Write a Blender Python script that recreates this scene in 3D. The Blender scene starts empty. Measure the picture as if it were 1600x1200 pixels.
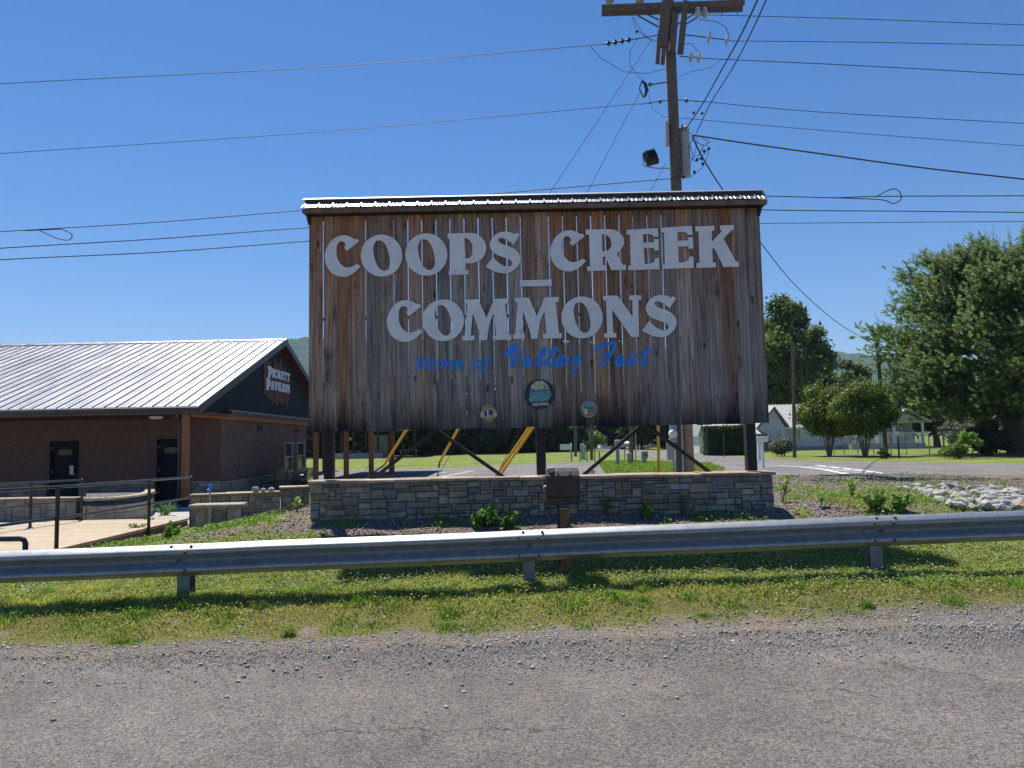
import bpy, bmesh, math, random
import numpy as np
from mathutils import Vector, Matrix, noise as mnoise
random.seed(11); RNG = np.random.default_rng(5)
C = bpy.context.scene.collection
SC = bpy.context.scene
R = math.radians

# ------------------------------------------------------------------ camera
FPX, EYE, PITCH, ROLL = 1150.0, 1.65, math.atan(90/1150.0), R(1.15)
cam_d = bpy.data.cameras.new('camera'); cam = bpy.data.objects.new('camera', cam_d); C.objects.link(cam)
cam_d.sensor_fit = 'HORIZONTAL'; cam_d.sensor_width = 36.0; cam_d.lens = 36.0*FPX/1600
cam_d.clip_start = 0.05; cam_d.clip_end = 20000
_f = Vector((0, math.cos(PITCH), math.sin(PITCH))); _u0 = Vector((0, -math.sin(PITCH), math.cos(PITCH))); _r0 = Vector((1, 0, 0))
_r = _r0*math.cos(ROLL) - _u0*math.sin(ROLL); _u = _r0*math.sin(ROLL) + _u0*math.cos(ROLL)
CAMP = Vector((0, 0, EYE))
cam.matrix_world = Matrix(((_r.x, _u.x, -_f.x, 0), (_r.y, _u.y, -_f.y, 0), (_r.z, _u.z, -_f.z, EYE), (0, 0, 0, 1)))
SC.camera = cam

# ------------------------------------------------------------------ light
SUN_EL, SUN_AZ = R(62.5), math.atan2(-1.04, 2.3)         # azimuth from +Y towards +X (sun ahead, a little left)
w = bpy.data.worlds.new('World'); SC.world = w; w.use_nodes = True
nt = w.node_tree; bg = nt.nodes['Background']
sky = nt.nodes.new('ShaderNodeTexSky'); sky.sky_type = 'NISHITA'; sky.sun_disc = False
sky.sun_elevation = SUN_EL; sky.sun_rotation = SUN_AZ
sky.air_density = 1.0; sky.dust_density = 0.1; sky.ozone_density = 6.0; sky.altitude = 300
hsv = nt.nodes.new('ShaderNodeHueSaturation'); hsv.inputs['Saturation'].default_value = 1.24; hsv.inputs['Hue'].default_value = .502; hsv.inputs['Value'].default_value = 1.0
tintn = nt.nodes.new('ShaderNodeMix'); tintn.data_type = 'RGBA'; tintn.blend_type = 'MULTIPLY'; tintn.inputs[0].default_value = 1.0; tintn.inputs[7].default_value = (1.0, .945, .97, 1)
nt.links.new(sky.outputs[0], hsv.inputs['Color']); nt.links.new(hsv.outputs[0], tintn.inputs[6]); nt.links.new(tintn.outputs[2], bg.inputs[0]); bg.inputs[1].default_value = 0.080
sd = bpy.data.lights.new('sun', 'SUN'); sun = bpy.data.objects.new('sun', sd); C.objects.link(sun)
sd.energy = 4.5; sd.angle = R(0.53); sd.color = (1.0, 0.955, 0.88)
sdir = Vector((math.sin(SUN_AZ)*math.cos(SUN_EL), math.cos(SUN_AZ)*math.cos(SUN_EL), math.sin(SUN_EL)))
sun.rotation_euler = sdir.to_track_quat('Z', 'Y').to_euler(); sun.location = (0, 0, 40)
SC.view_settings.view_transform = 'Standard'; SC.view_settings.look = 'None'
SC.view_settings.exposure = 0.66; SC.view_settings.gamma = 1.0; SC.view_settings.use_curve_mapping = False
SC.cycles.max_bounces = 6; SC.cycles.diffuse_bounces = 3; SC.cycles.glossy_bounces = 3
SC.cycles.transparent_max_bounces = 6; SC.cycles.volume_bounces = 0
SC.cycles.use_denoising = True

def ray(px, py):
    return _f + _r*((px-800)/FPX) - _u*((py-600)/FPX)
def P(px, py, Y):
    d = ray(px, py); return CAMP + d*(Y/d.y)
def PX(px, py, X):
    d = ray(px, py); return CAMP + d*(X/d.x)
def G(px, py, z=0.0):
    d = ray(px, py); return CAMP + d*((z-EYE)/d.z)

# ------------------------------------------------------------------ object helpers
def lin(c):
    return tuple((v/12.92 if v <= .04045 else ((v+.055)/1.055)**2.4) for v in c)
def wloc(o):
    v = Vector((0, 0, 0))
    while o is not None:
        v += o.location; o = o.parent
    return v
def tag(o, label=None, cat=None, group=None, kind=None):
    if label: o['label'] = label
    if cat: o['category'] = cat
    if group: o['group'] = group
    if kind: o['kind'] = kind
    return o
def thing(name, loc, label, cat, group=None):
    o = bpy.data.objects.new(name, None); C.objects.link(o); o.location = loc; o.empty_display_size = .1
    return tag(o, label, cat, group)
def link_mesh(name, me, mat, parent=None, origin=None):
    o = bpy.data.objects.new(name, me); C.objects.link(o)
    if parent is not None: o.parent = parent
    if origin is not None: o.location = origin
    if mat is not None:
        for m_ in (mat if isinstance(mat, (list, tuple)) else [mat]): me.materials.append(m_)
    return o
def dup(root, delta, label=None, cat=None, group=None):
    def cp(o, par):
        c = o.copy(); C.objects.link(c); c.parent = par
        for ch in list(o.children): cp(ch, c)
        return c
    n = cp(root, None); n.location = root.location + Vector(delta)
    if label: n['label'] = label
    if group: n['group'] = group
    return n

class MB:
    """world-space mesh collector; build() links everything collected as ONE object"""
    def __init__(s): s.v = []; s.f = []; s.mi = []; s.m = 0
    def poly(s, pts):
        b = len(s.v); s.v += [tuple(p) for p in pts]; s.f.append(tuple(range(b, b+len(pts)))); s.mi.append(s.m)
    def hexa(s, p):
        b = len(s.v); s.v += [tuple(q) for q in p]
        for q in ((0,3,2,1),(4,5,6,7),(0,1,5,4),(1,2,6,5),(2,3,7,6),(3,0,4,7)):
            s.f.append(tuple(b+i for i in q)); s.mi.append(s.m)
        return s
    def box(s, x0, x1, y0, y1, z0, z1):
        return s.hexa(((x0,y0,z0),(x1,y0,z0),(x1,y1,z0),(x0,y1,z0),(x0,y0,z1),(x1,y0,z1),(x1,y1,z1),(x0,y1,z1)))
    def cbox(s, c, dx, dy, dz, rz=0, M=None):
        c = Vector(c); M = M or Matrix.Rotation(rz, 3, 'Z'); h = (dx/2, dy/2, dz/2)
        pts = [c + M @ Vector((sx*h[0], sy*h[1], sz*h[2])) for sz in (-1,1) for sx, sy in ((-1,-1),(1,-1),(1,1),(-1,1))]
        return s.hexa(pts)
    def bev(s, c, dx, dy, dz, b=.01, rz=0, M=None, jit=0):
        """bevelled block (chamfered all round), 24 vertices -> rounded look"""
        c = Vector(c); M = M or Matrix.Rotation(rz, 3, 'Z'); hx, hy, hz = dx/2, dy/2, dz/2
        bm = bmesh.new(); bmesh.ops.create_cube(bm, size=1)
        for v in bm.verts: v.co = Vector((v.co.x*dx, v.co.y*dy, v.co.z*dz))
        if jit:
            for v in bm.verts: v.co += Vector((random.uniform(-jit,jit), random.uniform(-jit,jit), random.uniform(-jit,jit)))
        bmesh.ops.bevel(bm, geom=bm.edges[:], offset=b, segments=1, affect='EDGES')
        base = len(s.v); bm.verts.index_update()
        for v in bm.verts: s.v.append(tuple(c + M @ v.co))
        for f in bm.faces: s.f.append(tuple(base+v.index for v in f.verts)); s.mi.append(s.m)
        bm.free(); return s
    def bar(s, a, b, wdt, dep, up=(0,0,1)):
        a = Vector(a); b = Vector(b); d = (b-a); L = d.length; d.normalize(); u = Vector(up)
        if abs(d.dot(u)) > .98: u = Vector((0,1,0))
        x = d.cross(u).normalized(); z = x.cross(d).normalized()
        M = Matrix((x, d, z)).transposed()
        return s.cbox((a+b)/2, wdt, L, dep, M=M)
    def tube(s, pts, r, n=8, cap=True):
        pts = [Vector(p) for p in pts]; k = len(pts); rr = r if hasattr(r, '__len__') else [r]*k
        base = len(s.v); prev = None
        for i, p in enumerate(pts):
            d = (pts[min(i+1,k-1)] - pts[max(i-1,0)]).normalized()
            if prev is None:
                a = Vector((0,0,1)) if abs(d.z) < .9 else Vector((1,0,0))
                u = d.cross(a).normalized()
            else:
                u = (prev - d*prev.dot(d))
                u = u.normalized() if u.length > 1e-6 else d.orthogonal().normalized()
            prev = u; v = d.cross(u)
            for j in range(n):
                t = 2*math.pi*j/n; s.v.append(tuple(p + (u*math.cos(t) + v*math.sin(t))*rr[i]))
        for i in range(k-1):
            for j in range(n):
                a = base+i*n+j; b2 = base+i*n+(j+1)%n
                s.f.append((a, b2, b2+n, a+n)); s.mi.append(s.m)
        if cap:
            s.f.append(tuple(base+j for j in reversed(range(n)))); s.mi.append(s.m)
            s.f.append(tuple(base+(k-1)*n+j for j in range(n))); s.mi.append(s.m)
        return s
    def cyl(s, a, b, r0, r1=None, n=12): return s.tube([a, b], [r0, r1 if r1 is not None else r0], n)
    def lathe(s, c, prof, n=16, axis=(0,0,1)):
        c = Vector(c); ax = Vector(axis).normalized()
        return s.tube([c+ax*h for h, _ in prof], [max(q, 1e-4) for _, q in prof], n)
    def prism(s, poly, off):
        """poly: 3D pts, off: extrusion vector"""
        off = Vector(off); p = [Vector(q) for q in poly]; q2 = [q+off for q in p]; n = len(p)
        s.poly(p[::-1]); s.poly(q2)
        for i in range(n): s.poly([p[i], p[(i+1)%n], q2[(i+1)%n], q2[i]])
        return s
    def sphere(s, c, r, n=8, sz=1.0):
        prof = [(math.sin(t)*r*sz, math.cos(t)*r) for t in [(-math.pi/2)+math.pi*i/n for i in range(n+1)]]
        return s.lathe(c, prof, max(6, n))
    def build(s, name, mat, parent=None, smooth=False, kind=None, label=None, origin=None):
        me = bpy.data.meshes.new(name)
        o_ = wloc(parent) if parent is not None else (Vector(origin) if origin is not None else None)
        if o_ is None:
            arr = np.array(s.v); o_ = Vector(((arr[:,0].min()+arr[:,0].max())/2, (arr[:,1].min()+arr[:,1].max())/2, arr[:,2].min()))
        off = o_
        me.from_pydata([(a-off.x, b-off.y, c-off.z) for a, b, c in s.v], [], s.f)
        if isinstance(mat, (list, tuple)): me.polygons.foreach_set('material_index', s.mi)
        if smooth: me.polygons.foreach_set('use_smooth', [True]*len(me.polygons))
        me.update()
        ob = link_mesh(name, me, mat, parent, None if parent is not None else off)
        if smooth:
            try: me.set_sharp_from_angle(angle=R(40))
            except Exception: pass
        if kind: ob['kind'] = kind
        if label: ob['label'] = label
        return ob

def np_mesh(name, verts, faces, mat, parent=None, col=None, origin=None, smooth=False):
    """fast mesh from numpy arrays; faces (n,k); col = per-vertex rgb attribute 'tint'"""
    me = bpy.data.meshes.new(name); verts = np.asarray(verts, dtype=np.float32).copy()
    off = wloc(parent) if parent is not None else (Vector(origin) if origin is not None else Vector((0,0,0)))
    verts -= np.array(off, dtype=np.float32)
    faces = np.asarray(faces, dtype=np.int32); nf, k = faces.shape
    me.vertices.add(len(verts)); me.vertices.foreach_set('co', verts.ravel())
    me.loops.add(nf*k); me.loops.foreach_set('vertex_index', faces.ravel())
    me.polygons.add(nf); me.polygons.foreach_set('loop_start', np.arange(nf, dtype=np.int32)*k)
    try: me.polygons.foreach_set('loop_total', np.full(nf, k, dtype=np.int32))
    except Exception: pass
    if smooth: me.polygons.foreach_set('use_smooth', np.ones(nf, dtype=bool))
    if col is not None:
        at = me.color_attributes.new('tint', 'FLOAT_COLOR', 'POINT')
        c4 = np.ones((len(verts), 4), dtype=np.float32); c4[:, :3] = col
        at.data.foreach_set('color', c4.ravel())
    me.update(calc_edges=True); me.validate()
    return link_mesh(name, me, mat, parent, None if parent is not None else off)

# ------------------------------------------------------------------ materials
def newmat(name):
    m = bpy.data.materials.new(name); m.use_nodes = True; t = m.node_tree
    b = t.nodes['Principled BSDF']; return m, t, b
def N(t, typ, **kw):
    n = t.nodes.new(typ)
    for k, v in kw.items():
        if k.startswith('i_'): n.inputs[int(k[2:])].default_value = v
        else: setattr(n, k, v)
    return n
def ramp(t, stops, fac=None):
    n = t.nodes.new('ShaderNodeValToRGB'); e = n.color_ramp.elements
    while len(e) < len(stops): e.new(0.5)
    for i, (p, c) in enumerate(stops): e[i].position = p; e[i].color = (*c[:3], 1)
    if fac is not None: t.links.new(fac, n.inputs[0])
    return n
def noise(t, vec, scale, detail=4, rough=.55, dist=0):
    n = t.nodes.new('ShaderNodeTexNoise'); n.inputs['Scale'].default_value = scale; n.inputs['Detail'].default_value = detail
    n.inputs['Roughness'].default_value = rough; n.inputs['Distortion'].default_value = dist
    if vec is not None: t.links.new(vec, n.inputs['Vector'])
    return n
def mixc(t, fac, a, b, mode='MIX'):
    n = t.nodes.new('ShaderNodeMix'); n.data_type = 'RGBA'; n.blend_type = mode; n.clamp_factor = True
    for s_, v in ((0, fac), (6, a), (7, b)):
        if hasattr(v, 'is_output') or hasattr(v, 'links'): t.links.new(v, n.inputs[s_])
        elif s_ == 0: n.inputs[0].default_value = v
        else: n.inputs[s_].default_value = (*v[:3], 1)
    return n.outputs[2]
def mathn(t, op, a, b=None, clamp=False):
    n = t.nodes.new('ShaderNodeMath'); n.operation = op; n.use_clamp = clamp
    for i, v in enumerate((a, b)):
        if v is None: continue
        if hasattr(v, 'links'): t.links.new(v, n.inputs[i])
        else: n.inputs[i].default_value = v
    return n.outputs[0]
def bump(t, b, h, strength=.3, dist=.01):
    n = t.nodes.new('ShaderNodeBump'); n.inputs['Strength'].default_value = strength; n.inputs['Distance'].default_value = dist
    t.links.new(h, n.inputs['Height']); t.links.new(n.outputs[0], b.inputs['Normal']); return n
def geo_pos(t): return t.nodes.new('ShaderNodeNewGeometry').outputs['Position']
def mapping(t, vec, scale=(1,1,1), loc=(0,0,0), rot=(0,0,0)):
    n = t.nodes.new('ShaderNodeMapping'); n.inputs['Scale'].default_value = scale; n.inputs['Location'].default_value = loc
    n.inputs['Rotation'].default_value = rot; t.links.new(vec, n.inputs['Vector']); return n.outputs[0]
def simple(name, c, rough=.6, metal=0, var=.25, scale=6, bmp=.15, bscale=40, dist=.005, spec=.5, rnd=0, dirt=None):
    m, t, b = newmat(name); p = geo_pos(t)
    n1 = noise(t, p, scale, 5, .6); dark = tuple(v*(1-var) for v in c); light = tuple(min(1, v*(1+var)) for v in c)
    r_ = ramp(t, [(.3, dark), (.7, light)], n1.outputs[0]); col = r_.outputs[0]
    if dirt:
        n3 = noise(t, p, scale*2.7, 6, .7); f = ramp(t, [(.52, (0,0,0)), (.68, (1,1,1))], n3.outputs[0]); col = mixc(t, f.outputs[0], col, dirt)
    if rnd:
        oi = t.nodes.new('ShaderNodeObjectInfo'); f = mathn(t, 'MULTIPLY_ADD', oi.outputs['Random'], 2*rnd)
        t.nodes[-1].inputs[2].default_value = 1-rnd
        vm = t.nodes.new('ShaderNodeVectorMath'); vm.operation = 'SCALE'; t.links.new(col, vm.inputs[0]); t.links.new(f, vm.inputs['Scale']); col = vm.outputs[0]
    t.links.new(col, b.inputs['Base Color']); b.inputs['Roughness'].default_value = rough; b.inputs['Metallic'].default_value = metal
    b.inputs['Specular IOR Level'].default_value = spec
    if bmp: bump(t, b, noise(t, p, bscale, 4, .6).outputs[0], bmp, dist)
    return m
M = {}
M['steel_galv'] = simple('galvanised_steel', (.30,.315,.33), .50, .75, .18, 9, .06, 60, .002, dirt=(.27,.28,.29))
M['steel_post'] = simple('galvanised_post', (.17,.20,.24), .5, .5, .25, 8, .1, 60, .002, dirt=(.16,.15,.13))
M['bolt'] = simple('dark_bolt', (.08,.08,.085), .5, .7)
M['letter'] = simple('grey_letter_paint', (.76,.745,.72), .55, 0, .09, 5, .05, 90, .001)
M['blue'] = simple('blue_sign_paint', (.004,.25,.84), .32, 0, .12, 20, .1, 80, .002)
M['black_metal'] = simple('black_painted_metal', (.014,.015,.019), .32, 0, .3, 10, .05, 60, .001)
M['bronze'] = simple('dark_bronze_housing', (.024,.019,.016), .45, .2, .25, 14, .1, 60, .002, dirt=(.05,.04,.03))
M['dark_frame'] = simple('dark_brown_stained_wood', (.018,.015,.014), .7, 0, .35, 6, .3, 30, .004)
M['white_paint'] = simple('white_paint', (.72,.73,.72), .6, 0, .06, 4, .05, 40, .003)
M['yellow'] = simple('yellow_plastic', (.75,.40,.015), .4, 0, .1, 4, .03, 40, .002)
M['wire'] = simple('dark_cable', (.02,.02,.022), .6, 0, .1)
M['steel_dark'] = simple('weathered_steel', (.12,.12,.125), .5, .6)
M['porcelain'] = simple('glazed_porcelain', (.42,.43,.45), .2, 0, .1)
M['porcelain_dark'] = simple('brown_porcelain', (.03,.022,.02), .25, 0, .1)
M['can_grey'] = simple('grey_enamel', (.34,.35,.34), .45, .0, .12, 3, .03)
M['glass'] = simple('window_glass', (.02,.03,.03), .12, 0, .1, 3, 0, spec=.35)
M['lamp_glass'] = simple('lamp_glass', (.35,.36,.36), .1, 0, .1, 3, 0)
M['cedar_post'] = simple('orange_cedar_post', (.30,.105,.038), .65, 0, .3, 5, .2, 40, .003)
M['fascia'] = simple('brown_metal_trim', (.075,.055,.058), .45, .2, .1, 3, .02)
M['soffit'] = simple('red_brown_soffit', (.085,.028,.02), .7, 0, .2, 3, .1)
M['door'] = simple('black_steel_door', (.010,.011,.017), .7, 0, .1, 3, .02, spec=.15)
M['stone_lime'] = simple('tan_concrete_block', (.40,.33,.23), .9, 0, .18, 10, .4, 60, .006, rnd=.08)
M['sandcap'] = simple('sandstone_cap', (.40,.29,.20), .85, 0, .3, 7, .35, 50, .005, rnd=.25)
M['concrete'] = simple('pale_concrete', (.36,.35,.33), .85, 0, .12, 3, .2, 80, .002)
M['bench_stone'] = simple('bench_stone', (.36,.30,.24), .85, 0, .3, 9, .5, 40, .006, dirt=(.12,.11,.10))
M['bark'] = simple('tree_bark', (.085,.068,.055), .9, 0, .4, 8, .8, 16, .03)
M['bark_pale'] = simple('pale_smooth_bark', (.24,.175,.13), .8, 0, .35, 12, .4, 20, .01)
M['pole_wood'] = simple('weathered_pole_wood', (.125,.10,.08), .85, 0, .35, 9, .5, 22, .01)
M['pole_light'] = simple('fresh_pole_wood', (.36,.22,.15), .85, 0, .2, 6, .4, 22, .008)
M['post_brown'] = simple('treated_wood_post', (.20,.105,.055), .85, 0, .4, 14, .5, 30, .006)
M['blue_wall'] = simple('pale_blue_siding', (.56,.555,.65), .7, 0, .06, 2, .08, 10, .01)
M['metal_roof'] = simple('pale_metal_roof', (.42,.42,.41), .4, .5, .08, 2, .03)
M['metal_roof_far'] = simple('far_metal_roof', (.46,.45,.43), .5, .2, .08, 2, .03)
M['fascia_wood'] = simple('dark_weathered_fascia', (.17,.105,.075), .8, 0, .4, 7, .3, 30, .004)
M['dark_roof'] = simple('dark_shingles', (.035,.035,.04), .95, 0, .3, 5)
M['teal'] = simple('grey_green_box', (.32,.345,.34), .6, 0, .1)
M['galv_light'] = simple('galvanised_pipe', (.40,.42,.43), .45, .6, .1)
M['navy'] = simple('navy_sign_paint', (.012,.02,.13), .4, 0, .1, 10, 0)
M['gold'] = simple('gold_sign_paint', (.50,.36,.07), .4, 0, .15, 20, 0)
M['black_paint'] = simple('black_sign_paint', (.008,.012,.016), .4, 0, .1, 10, 0)
M['cream'] = simple('cream_sign_paint', (.62,.60,.36), .45, 0, .05, 10, 0)
M['pale_yellow'] = simple('yellow_sign_paint', (.46,.44,.16), .45, 0, .05, 10, 0)
M['green_paint'] = simple('green_sign_paint', (.07,.24,.075), .45, 0, .2, 20, 0)
M['green_pale'] = simple('pale_green_sign_paint', (.24,.42,.17), .45, 0, .2, 20, 0)
M['cyan_paint'] = simple('sky_blue_sign_paint', (.13,.36,.50), .45, 0, .15, 20, 0)
M['slate_paint'] = simple('slate_blue_sign_paint', (.10,.17,.22), .45, 0, .15, 20, 0)
M['brown_paint'] = simple('tan_sign_paint', (.33,.22,.10), .45, 0, .3, 30, 0)
M['seal_ring'] = simple('seal_ring_paint', (.24,.20,.23), .45, 0, .1, 30, 0)
M['car_silver'] = simple('silver_car_paint', (.45,.47,.5), .3, .4, .03, 2, 0)
M['rubber'] = simple('tyre_rubber', (.015,.015,.015), .8)
M['brown_brick_wall'] = simple('block_mortar', (.12,.075,.066), .9, 0, .2, 6, .3, 40, .004)
M['siding'] = simple('dark_navy_siding', (.010,.013,.022), .85, 0, .15, 5, .1)
M['block'] = simple('split_face_block', (.155,.085,.072), .92, 0, .28, 18, .7, 50, .012, rnd=.12)
M['slat_sign'] = simple('sign_slat_wood', (.115,.05,.032), .75, 0, .3, 12, .2, rnd=.25)
M['green_grey_leaf'] = None

# weathered plank: grey at the foot, browner under the roof, streaked along its length, black mildew at its foot
def plank_mat(name='weathered_plank', z_brown=(2.9, 4.9), z_foot=(1.80, 2.30)):
    m, t, b = newmat(name); p = geo_pos(t); oi = t.nodes.new('ShaderNodeObjectInfo'); rnd = oi.outputs['Random']
    off = t.nodes.new('ShaderNodeCombineXYZ'); t.links.new(mathn(t, 'MULTIPLY', rnd, 37.0), off.inputs[0]); t.links.new(mathn(t, 'MULTIPLY', rnd, 91.0), off.inputs[2])
    va = t.nodes.new('ShaderNodeVectorMath'); t.links.new(p, va.inputs[0]); t.links.new(off.outputs[0], va.inputs[1]); v = va.outputs[0]
    grain = noise(t, mapping(t, v, (42, 42, 1.3)), 1.0, 7, .68, .6)
    fine = noise(t, mapping(t, v, (190, 190, 3.5)), 1.0, 4, .6, .3)
    band = noise(t, mapping(t, v, (11, 11, .55)), 1.0, 4, .6, .8)
    blot = noise(t, mapping(t, v, (3.5, 3.5, 1.4)), 1.0, 6, .7)
    grey = ramp(t, [(.28, (.075,.066,.062)), (.44, (.23,.198,.18)), (.6, (.40,.34,.30)), (.8, (.58,.50,.43))], grain.outputs[0]).outputs[0]
    brn = ramp(t, [(.28, (.07,.034,.02)), (.44, (.22,.105,.058)), (.6, (.38,.195,.105)), (.8, (.54,.31,.17))], grain.outputs[0]).outputs[0]
    sx = t.nodes.new('ShaderNodeSeparateXYZ'); t.links.new(p, sx.inputs[0]); z = sx.outputs[2]
    mr = t.nodes.new('ShaderNodeMapRange'); mr.inputs[1].default_value, mr.inputs[2].default_value = z_brown
    t.links.new(z, mr.inputs[0])
    f = mathn(t, 'ADD', mathn(t, 'MULTIPLY', mr.outputs[0], .62), mathn(t, 'MULTIPLY', mathn(t, 'SUBTRACT', rnd, .5), 1.0))
    f = mathn(t, 'ADD', f, mathn(t, 'MULTIPLY', mathn(t, 'SUBTRACT', band.outputs[0], .46), 2.4))
    f = mathn(t, 'ADD', f, .16, True)
    col = mixc(t, f, grey, brn)
    # orange fresher streaks, knots, dark blots
    st = ramp(t, [(.60, (0,0,0)), (.72, (1,1,1))], band.outputs[0]).outputs[0]
    col = mixc(t, mathn(t, 'MULTIPLY', st, .5), col, (.60,.33,.15))
    bl = ramp(t, [(.57, (0,0,0)), (.72, (1,1,1))], blot.outputs[0]).outputs[0]
    col = mixc(t, mathn(t, 'MULTIPLY', bl, .72), col, (.026,.018,.018))
    vo = t.nodes.new('ShaderNodeTexVoronoi'); vo.inputs['Scale'].default_value = 1.0
    t.links.new(mapping(t, v, (4.6, 4.6, 1.6)), vo.inputs['Vector'])
    kn = ramp(t, [(.05, (1,1,1)), (.13, (0,0,0))], vo.outputs['Distance']).outputs[0]
    col = mixc(t, mathn(t, 'MULTIPLY', kn, .8), col, (.028,.014,.010))
    # mildew with its own ragged upper edge at the foot
    mr2 = t.nodes.new('ShaderNodeMapRange'); mr2.inputs[1].default_value = z_foot[1]; mr2.inputs[2].default_value = z_foot[0]; t.links.new(z, mr2.inputs[0])
    mf = mathn(t, 'MULTIPLY', mr2.outputs[0], mathn(t, 'MULTIPLY', mathn(t, 'ADD', band.outputs[0], mathn(t, 'MULTIPLY', rnd, .45)), 1.3), True)
    col = mixc(t, mf, col, (.011,.011,.013))
    fm = ramp(t, [(.35, (.72,.72,.72)), (.65, (1.2,1.2,1.2))], fine.outputs[0]).outputs[0]
    col = mixc(t, .8, col, fm, 'MULTIPLY')
    tone = mathn(t, 'ADD', mathn(t, 'MULTIPLY', mathn(t, 'FRACT', mathn(t, 'MULTIPLY', rnd, 7.31)), .62), .76)
    vm = t.nodes.new('ShaderNodeVectorMath'); vm.operation = 'SCALE'; t.links.new(col, vm.inputs[0]); t.links.new(tone, vm.inputs['Scale'])
    t.links.new(vm.outputs[0], b.inputs['Base Color']); b.inputs['Roughness'].default_value = .82; b.inputs['Specular IOR Level'].default_value = .3
    bump(t, b, grain.outputs[0], .45, .006); return m
M['plank'] = plank_mat()

def stone_mat(name, stops, scale=6):
    m, t, b = newmat(name); p = geo_pos(t); oi = t.nodes.new('ShaderNodeObjectInfo')
    base = ramp(t, stops, oi.outputs['Random']).outputs[0]
    n1 = noise(t, p, scale, 6, .7, .6); n2 = noise(t, p, scale*6, 5, .7)
    v = ramp(t, [(.3, (.55,.55,.57)), (.7, (1.25,1.2,1.15))], n1.outputs[0]).outputs[0]
    col = mixc(t, 1.0, base, v, 'MULTIPLY')
    rust = ramp(t, [(.56, (0,0,0)), (.68, (1,1,1))], noise(t, p, scale*.8, 4, .6, 1).outputs[0]).outputs[0]
    col = mixc(t, mathn(t, 'MULTIPLY', rust, .4), col, (.20,.115,.06))
    v2 = ramp(t, [(.3, (.75,.75,.75)), (.7, (1.15,1.15,1.15))], n2.outputs[0]).outputs[0]
    col = mixc(t, .7, col, v2, 'MULTIPLY')
    t.links.new(col, b.inputs['Base Color']); b.inputs['Roughness'].default_value = .85; b.inputs['Specular IOR Level'].default_value = .25
    bump(t, b, n2.outputs[0], .5, .008); return m
M['stone'] = stone_mat('ledge_stone', [(0,(.32,.28,.23)),(.14,(.42,.345,.245)),(.27,(.20,.185,.18)),(.4,(.35,.335,.31)),(.52,(.28,.185,.125)),(.64,(.46,.40,.31)),(.76,(.22,.205,.205)),(.88,(.34,.25,.165)),(1,(.41,.38,.35))])
M['stone_tan'] = stone_mat('tan_ledge_stone', [(0,(.30,.27,.23)),(.2,(.38,.33,.26)),(.4,(.22,.21,.21)),(.6,(.34,.27,.20)),(.8,(.27,.25,.24)),(1,(.40,.36,.30))])  # tan and grey stone tones, picked at random per stone
M['rock'] = stone_mat('limestone_rock', [(0,(.42,.42,.42)),(.3,(.55,.54,.53)),(.55,(.33,.33,.345)),(.8,(.50,.48,.45)),(.93,(.44,.42,.39)),(1,(.50,.29,.16))], 9)
M['mortar'] = simple('dark_mortar', (.11,.10,.09), .95)

def leaf_mat(name, dark, light, trans=.35, rough=.55, tc=None):
    m, t, b = newmat(name); at = t.nodes.new('ShaderNodeAttribute'); at.attribute_name = 'tint'
    sp = t.nodes.new('ShaderNodeSeparateColor'); t.links.new(at.outputs['Color'], sp.inputs[0])
    col = ramp(t, [(0, dark), (1, light)], sp.outputs[0]).outputs[0]
    # green channel: share of dry yellow, blue channel: reddish new growth
    col = mixc(t, sp.outputs[1], col, (.27,.21,.085)); col = mixc(t, sp.outputs[2], col, (.30,.10,.045))
    t.links.new(col, b.inputs['Base Color']); b.inputs['Roughness'].default_value = rough; b.inputs['Specular IOR Level'].default_value = .35
    tr = t.nodes.new('ShaderNodeBsdfTranslucent'); tcol = mixc(t, 1.0, col, tc or (1.25,1.35,.55), 'MULTIPLY'); t.links.new(tcol, tr.inputs[0])
    mx = t.nodes.new('ShaderNodeMixShader'); mx.inputs[0].default_value = trans
    t.links.new(b.outputs[0], mx.inputs[1]); t.links.new(tr.outputs[0], mx.inputs[2])
    t.links.new(mx.outputs[0], t.nodes['Material Output'].inputs[0]); return m
M['grass'] = leaf_mat('grass_blade', (.22,.235,.07), (.56,.55,.21), .5)
M['clover'] = leaf_mat('clover_leaf', (.13,.19,.045), (.38,.44,.14), .42)
M['weed'] = leaf_mat('weed_leaf', (.08,.17,.03), (.25,.40,.07), .4)
M['leaf_oak'] = leaf_mat('broad_leaf', (.04,.075,.018), (.135,.19,.045), .4)
M['leaf_dark'] = leaf_mat('dark_leaf', (.016,.03,.011), (.06,.085,.025), .25)
M['leaf_crape'] = leaf_mat('crape_leaf', (.06,.095,.015), (.17,.22,.035), .4)
M['needle'] = leaf_mat('spruce_needle', (.07,.11,.032), (.25,.34,.09), .36, .6, (1.1,1.3,.7))
M['hedge'] = leaf_mat('hedge_leaf', (.02,.04,.012), (.09,.13,.035), .2)
M['shrub_pale'] = leaf_mat('pale_shrub_leaf', (.07,.09,.05), (.26,.25,.20), .2)
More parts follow.
